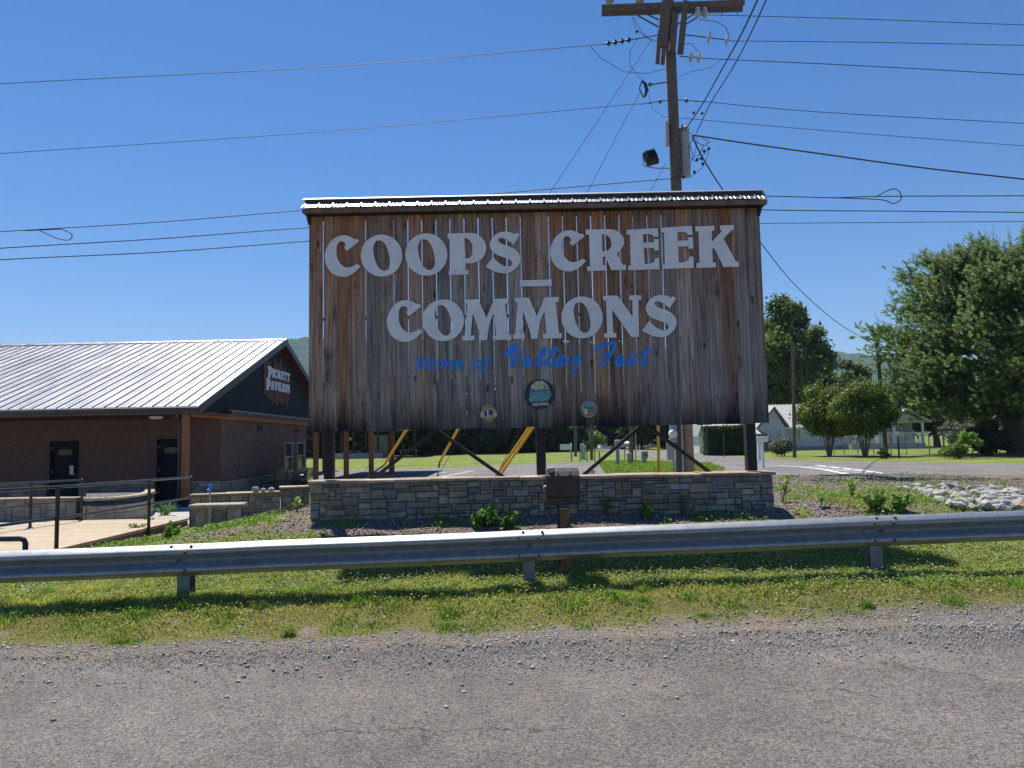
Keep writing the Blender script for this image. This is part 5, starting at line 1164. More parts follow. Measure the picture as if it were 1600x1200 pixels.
# patio slab
m_ = MB(); m_.box(XL, PXW+3.4, 18.25, PY-.1, ZFl-.25, ZFl-.01); m_.build('patio_slab', M['concrete'], pav)
# name board: upright slats with pale letters
yA, yB = ywin(408.5)*1.0, ywin(449.5); XS = xg+.06
nsl = 12; zc = (PX(409, 590, xg).z+PX(448, 602, xg).z)/2
tops = [.62,.80,.66,.50,.86,.78,.72,.92,.60,.74,.50,.44]; bots = [-.62,-.74,-.80,-.95,-.86,-1.0,-.84,-.92,-1.08,-.86,-1.0,-.70]
for k in range(nsl):
    y0 = yA+(yB-yA)*k/nsl; m_ = MB(); m_.box(xg+.024, xg+.06, y0+.02, y0+(yB-yA)/nsl-.02, zc+bots[k]*1.05, zc+tops[k]*1.15); m_.build('name_slat', M['slat_sign'], pav)
M['sign_white'] = simple('white_sign_letter', (.74,.78,.84), .4, 0, .03, 3, 0)
def name_line(s_, px0, px1, zt, h):
    yA_, yB_ = ywin(px0), ywin(px1); wds = {'I':.42,'E':.82,'L':.78}; tot = sum((1.25 if i == 0 else 1)*wds.get(c_, 1) for i, c_ in enumerate(s_)); y_ = yA_; k_ = (yB_-yA_)/tot
    for i, c_ in enumerate(s_):
        big = 1.25 if i == 0 else 1; w_ = k_*wds.get(c_, 1)*big; hh = h*(1.0 if i == 0 else .78); z0_ = zt-(0 if i == 0 else h*.10)
        put_glyph(c_, lambda u, v, q_, y_=y_, w_=w_, hh=hh, z0_=z0_: (xg+.08+q_*.03, y_+(w_*.93)*u, z0_-hh*v), 'name_letter', M['sign_white'], pav, flip=False); y_ += w_
zt1 = PX(414, 571, xg).z; zt2 = PX(411, 590, xg).z
name_line('PICKETT', 413.5, 448.5, zt1, .50); name_line('PAVILION', 411, 448.5, zt2, .50)

# park benches against the gable side
def park_bench(x_, y_, rz, label):
    b0 = thing('park_bench', (x_, y_, ZFl), label, 'bench', 'black metal park benches by the gable wall'); MM = Matrix.Translation((x_, y_, ZFl)) @ Matrix.Rotation(rz, 4, 'Z')
    def bl(m_, n_): m_.v = [tuple(MM @ Vector(v)) for v in m_.v]; return m_.build(n_, M['black_metal'], b0)
    for k in range(5): m_ = MB(); m_.box(-.8, .8, -.22+k*.09, -.15+k*.09, .43, .445); bl(m_, 'slat')
    for k in range(5): m_ = MB(); m_.box(-.8, .8, .24+k*.02, .255+k*.02, .50+k*.09, .57+k*.09); bl(m_, 'slat')
    for s_ in (-1, 1):
        m_ = MB(); m_.tube([(s_*.78, -.24, 0), (s_*.78, -.22, .62), (s_*.78, -.16, .66), (s_*.78, .2, .66)], .02, 6); m_.tube([(s_*.78, .30, 0), (s_*.78, .24, .45), (s_*.78, .35, .98)], .02, 6); m_.tube([(s_*.78,-.22,.42),(s_*.78,.24,.43)], .02, 6); bl(m_, 'leg')
park_bench(PXW+.75, ywin(398), R(90+180), 'black slatted bench by the gable wall, farther from its windows'); park_bench(PXW+1.6, 31.0, R(90+180), 'black slatted bench by the gable wall, below its windows')
# ------------------------------------------------------------------ utility pole behind the sign
UY = 22.0
pb, pt = P(1076, 760, UY), P(1042, -60, UY)
def ax(py):                                       # point on the pole axis at photo row py
    t_ = (py-760)/(-60-760); q = P(1076+(1042-1076)*t_, py, UY); return Vector((q.x, UY, q.z))
pole = thing('utility_pole', (ax(760).x, UY, ZF), 'tall weathered utility pole rising behind the billboard with crossarms, insulators and a grey transformer', 'utility pole')
top_ = ax(-12)
m_ = MB(); m_.tube([ax(745)+Vector((0,0,-.9)), ax(500), ax(250), ax(60), top_], [.175, .172, .165, .160, .158], 14); m_.build('pole_shaft', M['pole_wood'], pole, smooth=True)
m_ = MB(); a_, b_ = ax(740), ax(660); m_.tube([a_+Vector((.0,-.17,-.7)), b_+Vector((.0,-.17,.6))], .014, 6); m_.build('ground_wire', M['wire'], pole)
def U(px, py, dy=0.0): return P(px, py, UY+dy)
for (x0, y0, x1, y1, dy) in ((940, 12, 1163, 4, -.22), (940, 21, 1160, 14, .22)):
    m_ = MB(); m_.bar(U(x0, y0, dy), U(x1, y1, dy), .11, .14); m_.build('crossarm', M['pole_wood'], pole)
for (x0, y0, x1, y1, dy) in ((996, 24, 1032, 44, -.17), (1010, 22, 1036, 34, .2), (1068, 40, 1098, 22, -.17), (1050, 44, 1090, 18, .2)):
    m_ = MB(); m_.bar(U(x0, y0, dy), U(x1, y1, dy), .035, .035); m_.build('arm_brace', M['steel_dark'], pole)
for (px0, py0, px1, py1, wd, dy) in ((1041, 3, 1034, 74, .30, -.30), (1071, 2, 1063, 84, .17, -.28), (1030, 58, 1027, 99, .12, -.26), (1038, 62, 1035, 100, .12, -.24), (1055, 20, 1050, 80, .20, -.26)):
    m_ = MB(); m_.bar(U(px0, py0, dy), U(px1, py1, dy), wd, .12); m_.build('timber_brace', M['pole_wood'], pole)
for px in (953, 1000):                            # pin insulators on the arm
    m_ = MB(); q = U(px, 5, -.22); m_.lathe(q, [(0,.02),(.04,.06),(.05,.13),(.09,.14),(.11,.09),(.15,.11),(.18,.10),(.22,.05)], 12); m_.build('insulator', M['can_grey'], pole, smooth=True)
for px in (958, 985, 1128, 1152, 1100):
    m_ = MB(); q = U(px, 15, -.22); m_.cyl(q+Vector((0,0,-.20)), q+Vector((0,0,.12)), .012, n=6); m_.build('bolt', M['steel_dark'], pole)
def strain(a, b_, dy, n_disc, mat, dark=False):
    A, B = U(*a, dy), U(*b_, dy); m_ = MB(); m_.tube([A, B], .016, 6); m_.build('strain_rod', M['wire'], pole)
    for k in range(n_disc):
        f = .55+.38*k/max(1, n_disc-1); c_ = A.lerp(B, f); d = (B-A).normalized(); m_ = MB()
        r_ = .085 if dark else .165
        m_.lathe(c_, [(-.07,.03),(-.05,r_*.5),(-.022,r_),(.016,r_),(.03,r_*.5),(.07,.03)], 12, d); m_.build('insulator', M[mat], pole, smooth=True)
strain((1028, 55), (945, 69), -.1, 4, 'porcelain_dark', True); strain((1068, 54), (1141, 63), -.1, 2, 'porcelain'); strain((1062, 88), (1094, 90), -.3, 2, 'porcelain')
for px in (1090, 1101):
    m_ = MB(); q = U(px, 20, -.35); m_.lathe(q, [(-.04,.03),(-.025,.16),(.025,.16),(.04,.04)], 12, (1,.1,.2)); m_.build('insulator', M['porcelain'], pole, smooth=True)
for a, b_ in (((1048,156),(1000,163)), ((1056,156),(1103,159))):
    m_ = MB(); A, B = U(*a, -.1), U(*b_, -.1); m_.tube([A, B], .014, 6); m_.sphere(A.lerp(B, .35), .06, 6, 1.2); m_.sphere(A.lerp(B, .68), .035, 6); m_.build('clevis', M['steel_dark'], pole)
# cut-out fuse on its bracket
m_ = MB(); m_.tube([U(1050,127,-.1), U(1012,133,-.1)], .022, 6); m_.tube([U(1014,130,-.1), U(1018,134,-.1)], .05, 6); m_.build('cutout_bracket', M['steel_dark'], pole)
m_ = MB(); m_.tube([U(1003,126,-.1), U(1008,131,-.1), U(1011,142,-.1), U(1007,152,-.1)], [.03,.055,.06,.03], 8); m_.tube([U(1003,127,-.14), U(999,138,-.16), U(1005,152,-.14)], .02, 6); m_.build('cutout', M['porcelain_dark'], pole)
# transformer can, side box, floodlight
q0, q1 = U(1071, 277, .12), U(1068.5, 203, .12); m_ = MB(); m_.tube([q0+Vector((0,0,.02)), q0+Vector((0,0,.04)), q1, q1+Vector((0,0,.03)), q1+Vector((0,0,.10))], [.14,.165,.165,.18,.08], 16); m_.build('transformer', M['can_grey'], pole, smooth=True)
m_ = MB(); m_.bar(U(1060, 225, 0), U(1070, 225, .1), .06, .1); m_.bar(U(1060, 258, 0), U(1070, 258, .1), .06, .1); m_.lathe(U(1066, 203, -.05), [(0,.05),(.06,.03),(.16,.035),(.18,.02)], 8); m_.build('transformer_bracket', M['steel_dark'], pole)
m_ = MB(); m_.bev((U(1041,212).x, UY-.1, (U(1039,193).z+U(1039,230).z)/2), .09, .2, U(1039,193).z-U(1039,230).z, .015); m_.build('conduit_box', M['can_grey'], pole)
m_ = MB(); m_.tube([U(1053,263,-.1), U(1024,263,-.15), U(1006,259,-.2), U(1004,240,-.2)], .022, 8); m_.build('floodlight_arm', M['galv_light'], pole)
MM = Matrix.Rotation(R(-14), 3, 'Y') @ Matrix.Rotation(R(-25), 3, 'X'); c_ = U(1017, 247, -.3)
m_ = MB(); m_.bev(c_, .38, .20, .46, .03, M=MM); m_.bev(c_+MM @ Vector((0,-.13,0)), .30, .08, .38, .03, M=MM)
for k in range(5): m_.cbox(c_+MM @ Vector((-.14+.07*k, -.19, 0)), .012, .06, .34, M=MM)
m_.sphere(c_+MM @ Vector((-.08, 0, .27)), .05, 6); m_.build('floodlight', M['bronze'], pole)
m_ = MB(); m_.tube([U(1085,213,-.1), U(1078,225,-.3), U(1083,246,-.4), U(1092,243,-.5), U(1100,226,-.5)], .012, 6)
m_.tube([U(1080,214,-.1), U(1095,214,-.3), U(1110,222,-.4), U(1100,228,-.5), U(1084,220,-.4)], .010, 6)
m_.tube([U(1076,228,-.2), U(1078,246,-.3), U(1086,251,-.4), U(1096,246,-.5), U(1106,232,-.4)], .012, 6)
m_.tube([U(1062,275,-.2), U(1078,278,-.3), U(1098,262,-.4), U(1107,240,-.4), U(1104,222,-.3)], .008, 6)
m_.tube([U(1066,240,-.2), U(1060,256,-.3), U(1064,268,-.3), U(1056,277,-.2)], .012, 6)
m_.tube([U(1076,206,-.2), U(1090,218,-.4), U(1086,240,-.4), U(1076,262,-.4), U(1070,270,-.3)], .008, 6)
m_.tube([U(922,72,-.1), U(940,92,-.1), U(975,112,-.1), U(1010,115,-.1), U(1042,107,-.1)], .008, 6)
m_.tube([U(1092,30,-.1), U(1120,34,-.1), U(1134,42,-.1), U(1139,56,-.1)], .01, 6)
m_.tube([U(1060,120,-.1), U(1080,112,-.1), U(1110,106,-.1), U(1128,92,-.1)], .007, 6)
m_.tube([U(996,60,-.1), U(984,80,-.1), U(984,102,-.1), U(1002,124,-.1)], .007, 6)
m_.tube([U(988,26,-.2), U(994,46,-.2), U(1012,60,-.2), U(1026,64,-.1)], .008, 6); m_.tube([U(990,26,-.2), U(1001,48,-.2), U(1020,66,-.2)], .007, 6)
m_.tube([U(1014,150,-.1), U(1020,170,-.1), U(1036,182,-.1), U(1060,184,-.1), U(1090,187,-.1)], .006, 6)
m_.tube([U(1060,68,-.1), U(1080,68,-.1), U(1092,82,-.2)], .008, 6)
m_.build('service_cables', M['wire'], pole)
m_ = MB()
for px, py in ((1100,236),(1108,232),(1089,250),(1096,248),(1098,256),(1085,269),(1068,277),(1097,177),(1084,176),(995,49)): m_.sphere(U(px, py, -.4), .045, 5, 1.2)
m_.build('connector', M['wire'], pole)
m_ = MB()
for k, (px, dx) in enumerate(((1061,-.0),)): m_.cyl(U(px, 745, -.15)+Vector((0,0,-.7)), U(px-2, 640, -.15), .10, .10, 10)
m_.build('riser_post', M['pole_wood'], pole, smooth=True)
m_ = MB(); q = U(1068, 745, -.2); m_.tube([q+Vector((0,0,-.7)), U(1064, 640, -.2)], .058, 10); m_.build('riser_conduit', M['galv_light'], pole, smooth=True)
m_ = MB(); m_.tube([U(1079,745,-.22)+Vector((0,0,-.7)), U(1074,640,-.22)], .135, 12); m_.build('wood_riser', M['pole_light'], pole, smooth=True)
q = U(1053, 678, -.3)
m_ = MB(); m_.bev((q.x-.02, UY-.3, q.z+.2), .2, .14, .9, .02); m_.build('meter_box', M['can_grey'], pole)
m_ = MB(); m_.lathe((q.x-.05, UY-.37, q.z-.0), [(0,.13),(-.06,.13),(-.12,.10),(-.14,.05)], 14, (0,1,0)); m_.build('meter', M['white_paint'], pole, smooth=True)
m_ = MB(); q = U(1053, 702, -.35); m_.bev((q.x-.1, UY-.35, q.z), .22, .14, .62, .02); m_.cyl((q.x-.02, UY-.35, ZF-.1), (q.x-.02, UY-.35, q.z-.3), .03); m_.build('cable_cabinet', M['can_grey'], pole)

# ------------------------------------------------------------------ overhead lines
def wire_pts(ctrl):                                # ctrl: (px, py, Y) photo positions at their real distances
    v = [P(*c_) for c_ in ctrl]; return stroke3(v)
def stroke3(v, n=10):
    if len(v) == 2: return v
    out = []
    for i in range(len(v)-1):
        p0 = v[max(i-1, 0)]; p1, p2 = v[i], v[i+1]; p3 = v[min(i+2, len(v)-1)]
        for j in range(n):
            u = j/n; out.append(.5*((2*p1)+(p2-p0)*u+(2*p0-5*p1+4*p2-p3)*u*u+(3*p1-p0-3*p2+p3)*u**3))
    out.append(v[-1]); return out
def line(ctrl, r, label, name='power_line', cat='power line', extra=None):
    m_ = MB(); m_.tube(wire_pts(ctrl), r, 5)
    for e_ in (extra or []): m_.tube(wire_pts(e_), r, 5)
    o = m_.build(name, M['wire']); tag(o, label, cat, 'overhead lines in the sky'); return o
Yw = UY
line([(-400,160,Yw), (0,131,Yw), (500,105,Yw), (945,69,Yw)], .011, 'uppermost thin line running to the left frame edge from the crossarm insulators')
line([(-400,268,Yw), (0,240,Yw), (500,206,Yw), (1000,162,Yw)], .010, 'second thin line on the left, meeting the pole below the cut-out fuse')
line([(-400,385,Yw), (0,362,Yw), (250,347,Yw), (480,328,Yw), (760,304,Yw), (1050,279,Yw)], .014, 'line with a hanging loop near the left edge, passing just above the sign roof', extra=[[(60,359,Yw), (88,372,Yw), (108,375,Yw), (112,366,Yw), (96,358,Yw)], [(40,360.5,Yw),(96,358,Yw)]])
line([(-400,415,Yw+2), (0,388,Yw+2), (250,373,Yw+2), (480,356,Yw+2), (1060,318,Yw+2)], .018, 'fourth line on the left, reaching the sign below its roof')
line([(-400,430,Yw+2), (0,406,Yw+2), (250,394,Yw+2), (480,377,Yw+2), (1060,333,Yw+2)], .018, 'lowest line on the left above the pavilion roof')
line([(1098,23,Yw), (1350,30,Yw), (1600,39,Yw), (1900,50,Yw)], .011, 'uppermost thin line running to the right frame edge')
line([(1141,64,Yw), (1350,66,Yw), (1600,71,Yw), (1900,78,Yw)], .011, 'second line on the right, starting at the pale disc insulators')
line([(1094,91,Yw), (1350,103,Yw), (1600,117,Yw), (1900,135,Yw)], .013, 'third line on the right, starting at the lower disc insulators')
line([(1103,159,Yw), (1280,175,Yw), (1600,193,Yw), (1900,212,Yw)], .011, 'fourth line on the right, thin, leaving the pole below the timbers')
line([(1060,184,Yw), (1300,205,Yw), (1600,228,Yw), (1900,250,Yw)], .009, 'fifth line on the right, very thin, leaving beside the transformer')
line([(1082,211,Yw), (1160,223,Yw), (1280,240,Yw), (1440,262,Yw), (1600,280,Yw), (1900,312,Yw)], .024, 'thick twisted service cable running down to the right frame edge')
line([(1060,307,Yw+3), (1198,306.5,Yw+3), (1300,309,Yw+3), (1370,307,Yw+3), (1600,306,Yw+3), (1900,306,Yw+3)], .018, 'line with a slack loop just right of the sign roof', extra=[[(1300,309,Yw+3), (1375,312,Yw+3), (1396,318,Yw+3), (1408,310,Yw+3), (1404,298,Yw+3), (1392,296,Yw+3), (1368,308,Yw+3)]])
line([(1050,320,Yw+3), (1196,328,Yw+3), (1400,330,Yw+3), (1600,332,Yw+3), (1900,336,Yw+3)], .018, 'second line right of the sign, just below the looped one')
line([(1050,350,Yw+3), (1196,349,Yw+3), (1400,347.5,Yw+3), (1600,346,Yw+3), (1900,344,Yw+3)], .012, 'lowest thin line right of the sign')
line([(1070,204,Yw-.3), (1099,160,Yw-1.5), (1127,110,Yw-4.5), (1160,50,Yw-8), (1197,-30,Yw-11)], .017, 'thick twisted cable rising overhead from the transformer, the one nearer the pole', name='service_cable', cat='cable')
line([(1088,208,Yw-.3), (1110,162,Yw-1.5), (1146,104,Yw-4.5), (1178,42,Yw-8), (1210,-30,Yw-11)], .014, 'thick twisted cable rising overhead from the transformer, the one farther from the pole', name='service_cable', cat='cable')
line([(1082,214,Yw), (1100,250,Yw+4), (1132,300,Yw+9), (1190,381,Yw+18), (1245,448,Yw+28), (1310,505,Yw+37), (1372,541,Yw+46)], .028, 'sagging service drop cable running down to the leaning pole beyond the trees', name='service_cable', cat='cable')
# guys with yellow guards anchored behind the wall
def guy(a, b_, s_, label, Yg=UY, extra=None, two=False):
    A, B = P(*a, Yg), P(*b_, Yg); B0 = B+(B-A).normalized()*.8
    g = thing('guy_wire', (B0.x, Yg, ZF), label, 'guy wire', 'guy wires anchored behind the wall')
    m_ = MB(); m_.tube([A, B0], .008, 5); m_.build('cable', M['wire'], g)
    for k in range(2 if two else 1):
        of = Vector((.115*k, .05*k, 0)); m_ = MB(); m_.tube([P(*s_[0], Yg)+of, P(*s_[1], Yg)+of], .040, 8); m_.build('guard_sleeve', M['yellow'], g)
    m_ = MB(); e_ = P(*s_[1], Yg); m_.tube([e_, e_.lerp(B, .35)], .03, 6); m_.tube([e_.lerp(B, .5), e_.lerp(B, .9)], .022, 6); m_.build('turnbuckle', M['steel_dark'], g)
guy((1018,62), (556,757), ((655,640),(600,727)), 'guy wire whose yellow guard shows left of the first pair of braces')
guy((1000,143), (683,748), ((733,640),(687,722)), 'guy wire with a short yellow guard and visible turnbuckle between the braces')
guy((1040,255), (770,752), ((846,640),(776,742)), 'doubled yellow guards on a slanting guy wire left of the middle post', two=True)
g = P(1029, 727, 27); yg = thing('cable_marker', (g.x, 27, ZF), 'slim yellow upright marker pole standing in the grass island', 'marker post')
m_ = MB(); m_.tube([(g.x, 27, ZF+.25), (P(1028,640,27).x, 27, P(1028,640,27).z)], .055, 8); m_.build('sleeve', M['yellow'], yg)
m_ = MB(); m_.cyl((g.x, 27, ZF-.1), (g.x, 27, ZF+.26), .018, n=6); m_.build('rod', M['steel_dark'], yg)
# ------------------------------------------------------------------ trees
def ball(n, rg, shell=.35):
    v = rg.normal(size=(n, 3)); v /= np.linalg.norm(v, axis=1, keepdims=True); return v*(shell+(1-shell)*rg.random((n, 1))**.5)
def tree(name, base, h, rad, label, cat='tree', mat='leaf_oak', leaf=.16, n=9000, clusters=34, seed=1, trunk_h=.35, trunk_r=.18, bark='bark', group=None, squash=.8, mean=.5, shape='round', stems=1, low=0.0, cr=.34, loose=1.0):
    rg = np.random.default_rng(seed); rr = random.Random(seed); bx, by, bz = base
    t_ = thing(name, (bx, by, bz), label, cat, group)
    zc = bz+h*(trunk_h+(1-trunk_h)*.5); hz = h*(1-trunk_h)*.5
    cc = []
    for i in range(clusters):
        d = ball(1, rg, .45)[0]; f = 1.0
        if shape == 'oval': f = 1-.25*abs(d[2])
        if shape == 'vase': f = .62+.38*d[2] if d[2] < 0 else 1-.25*d[2]
        cc.append((bx+d[0]*rad*f*.85, by+d[1]*rad*f*.85, zc+d[2]*hz*.85*(1 if d[2] > 0 else 1-low)))
    cc = np.array(cc); cs = rad*cr*rg.uniform(.6, 1.25, clusters)
    k = rg.choice(clusters, n, p=cs**2/np.sum(cs**2)); d = ball(n, rg, .25)
    c = cc[k]+d*cs[k][:, None]*np.array([1, 1, squash]); nr = d+rg.normal(size=(n, 3))*.55; nr[:, 2] += .35
    # ragged outer sprays
    m2 = int(n*.12*loose); k2 = rg.choice(clusters, m2); d2 = ball(m2, rg, .9); c2 = cc[k2]+d2*cs[k2][:, None]*rg.uniform(1.0, 1.45, (m2, 1)); c = np.concatenate([c, c2]); nr = np.concatenate([nr, rg.normal(size=(m2, 3))])
    N_ = len(c); tt = np.zeros((N_, 3)); kk = np.concatenate([k, k2]); cl_t = rg.normal(0, .16, clusters)
    tt[:, 0] = np.clip(rg.normal(mean, .18, N_)+cl_t[kk], 0, 1); tt[:, 1] = np.clip(rg.normal(.02, .06, N_), 0, .4)
    leaves('crown', c, nr, leaf*rg.uniform(.6, 1.2, N_), M[mat], tt, parent=t_, seed=seed, kind='stuff')
    m_ = MB(); top = Vector((bx, by, bz+h*(trunk_h+.25)))
    if stems == 1:
        j = [Vector((bx, by, bz-.1)), Vector((bx+rr.uniform(-.1,.1)*rad*.3, by, bz+h*trunk_h*.6)), Vector((bx+rr.uniform(-.1,.1)*rad, by, bz+h*trunk_h)), top, Vector((bx, by, bz+h*.85))]
        m_.tube(j, [trunk_r*1.25, trunk_r, trunk_r*.85, trunk_r*.5, trunk_r*.12], 9)
        for i in range(min(clusters, 14)):
            q = Vector(cc[i]); st = j[2].lerp(j[3], rr.random()); mid = st.lerp(q, .5)+Vector((0, 0, -.05*h*rr.random())); m_.tube([st, mid, q], [trunk_r*.38, trunk_r*.22, trunk_r*.06], 5)
    else:
        for i in range(stems):
            a = 6.283*i/stems+rr.uniform(-.3,.3); r0 = trunk_r*1.6; e_ = Vector((bx+math.cos(a)*rad*.52, by+math.sin(a)*rad*.52, bz+h*rr.uniform(.5,.62)))
            p0 = Vector((bx+math.cos(a)*r0, by+math.sin(a)*r0, bz-.08)); p1 = p0.lerp(e_, .4)+Vector((-math.cos(a)*.12, -math.sin(a)*.12, .1*h)); m_.tube([p0, p1, e_], [trunk_r, trunk_r*.75, trunk_r*.4], 6)
    m_.build('trunk', M[bark], t_, smooth=True); return t_
def gp(px, py, Y): q = P(px, py, Y); return (q.x, Y, Hs(q.x, Y)-.02)
def hgt(py, Y, px=800): return P(px, py, Y).z-ZF
# dark wood behind the lawn: individual trees with their own trunks
rr = random.Random(8)
und = MB()
for i, (px, Y, top, w_) in enumerate([(470,92,610,62),(505,84,588,60),(548,95,580,64),(590,86,592,58),(632,97,584,66),(676,88,590,60),(718,96,578,66),(760,88,588,58),(802,92,582,62),(840,98,590,60)]):
    rad = w_/2/FPX*Y*1.25
    tree('dense_tree', gp(px, 700, Y), hgt(top, Y, px), rad, f'{["broad","tall","round","shaggy"][i%4]} dark tree behind the lawn, '+['first from the pavilion','second from the pavilion','third from the pavilion, above the shelter','fourth from the pavilion','fifth from the pavilion','sixth from the pavilion','seventh from the pavilion','eighth from the pavilion','ninth from the pavilion','last before the white notice board'][i], mat='leaf_dark', leaf=.36, n=8500, clusters=44, seed=100+i, trunk_h=.0, trunk_r=.22, group='dark trees behind the lawn', mean=.35, low=-.1, loose=.5, cr=.42)
for i, (px, Y, top, w_, lab, mt) in enumerate([(880,105,596,58,'tall tree standing beyond the white notice board','leaf_dark'),(925,118,606,50,'sunlit tree at the far bend of the side road','leaf_oak'),(962,112,600,54,'tree behind the two parked silver cars','leaf_dark'),(1003,100,590,60,'tree overhanging the lawn of the blue roofed house','leaf_oak'),(1046,98,584,60,'tree just behind the utility pole base','leaf_dark'),(1090,108,590,56,'tree behind the small white garage gable','leaf_dark'),(1130,112,600,54,'tree rising behind the garage roof','leaf_oak'),(1170,104,590,50,'tree between garage and blue house','leaf_dark')]):
    tree('shade_tree', gp(px, 700, Y), hgt(top, Y, px), w_/2/FPX*Y*1.25, lab, mat=mt, leaf=.32, n=7500, clusters=40, seed=130+i, trunk_h=.04, trunk_r=.24, mean=.45, low=-.1, loose=.5, cr=.4, group='trees beyond the side road')
# undergrowth closing the foot of the wood
rg = np.random.default_rng(71); n = 26000; x = rg.uniform(P(455,700,88).x, P(905,700,100).x, n); y = 90+6*rg.random(n)+.0*x; zt_ = 2.2+1.6*fbm(x, y, .25, 11)
c = np.stack([x, y, ZF+zt_*rg.random(n)**.7], -1); leaves('undergrowth', c, rg.normal(size=(n,3))+np.array([0,-.4,.4]), .34, M['leaf_dark'], tints(n, .3, .2, None, 2), 'dark undergrowth closing the foot of the wood behind the lawn', seed=72)
# the big open tree behind the blue house, the round dark one, two crape myrtles
tree('shade_tree', gp(1238, 700, 92), hgt(449, 92, 1238), 72/FPX*92, 'tall open broadleaf tree behind the blue house, right beside the billboard edge', leaf=.24, n=26000, clusters=95, seed=5, trunk_h=.14, trunk_r=.42, shape='oval', mean=.6, cr=.22, loose=1.8)
tree('shade_tree', gp(1197, 700, 98), hgt(500, 98, 1197), 44/FPX*98, 'tall tree partly hidden behind the billboard edge', leaf=.24, n=9000, clusters=40, seed=6, trunk_h=.22, trunk_r=.35, shape='oval', mean=.55, cr=.26)
tree('shade_tree', gp(1322, 700, 95), hgt(552, 95, 1322), 50/FPX*95, 'rounded dark green tree behind the two crape myrtles', leaf=.24, n=13000, clusters=60, seed=7, trunk_h=.1, trunk_r=.3, mean=.42, cr=.28, loose=.6)
tree('shade_tree', gp(1285, 700, 100), hgt(590, 100, 1285), 34/FPX*100, 'lower dark tree between the tall open tree and the rounded one', mat='leaf_dark', leaf=.26, n=6000, clusters=28, seed=17, trunk_h=.1, trunk_r=.3, mean=.6)
for i, (px, by, Y, top, w_, lab) in enumerate([(1296,711,50,598,102,'multi-stemmed crape myrtle nearer the billboard, in front of the blue house'),(1352,713,47,592,112,'multi-stemmed crape myrtle farther from the billboard, in front of the porch')]):
    tree('crape_myrtle', gp(px, by, Y), hgt(top, Y, px), w_/2/FPX*Y, lab, cat='small tree', mat='leaf_crape', leaf=.09, n=24000, clusters=90, seed=20+i, trunk_h=.24, trunk_r=.05, bark='bark_pale', stems=8, shape='oval', group='crape myrtles', mean=.55, cr=.26)
tree('shade_tree', gp(1425, 700, 80), hgt(590, 80, 1425), 38/FPX*80, 'grey green tree filling the gap between porch and conifer', mat='shrub_pale', leaf=.22, n=7000, clusters=34, seed=27, trunk_h=.2, trunk_r=.3, mean=.25)
tree('shade_tree', gp(1465, 700, 74), hgt(615, 74, 1465), 40/FPX*74, 'dark tree shading the porch corner beneath the conifer', mat='leaf_dark', leaf=.2, n=8000, clusters=34, seed=28, trunk_h=.28, trunk_r=.3, mean=.6)
for i, (px, w_, top) in enumerate(((1520, 60, 640), (1590, 60, 630), (1650, 70, 600))):
    tree('shade_tree', gp(px, 700, 82), hgt(top, 82, px), w_/2/FPX*82, ['shaded bush-like tree behind the chain link fence','shaded tree behind the conifer trunk','shaded tree beyond the conifer at the frame edge'][i], mat='leaf_dark', leaf=.22, n=4500, clusters=24, seed=30+i, trunk_h=.1, trunk_r=.25, mean=.5)
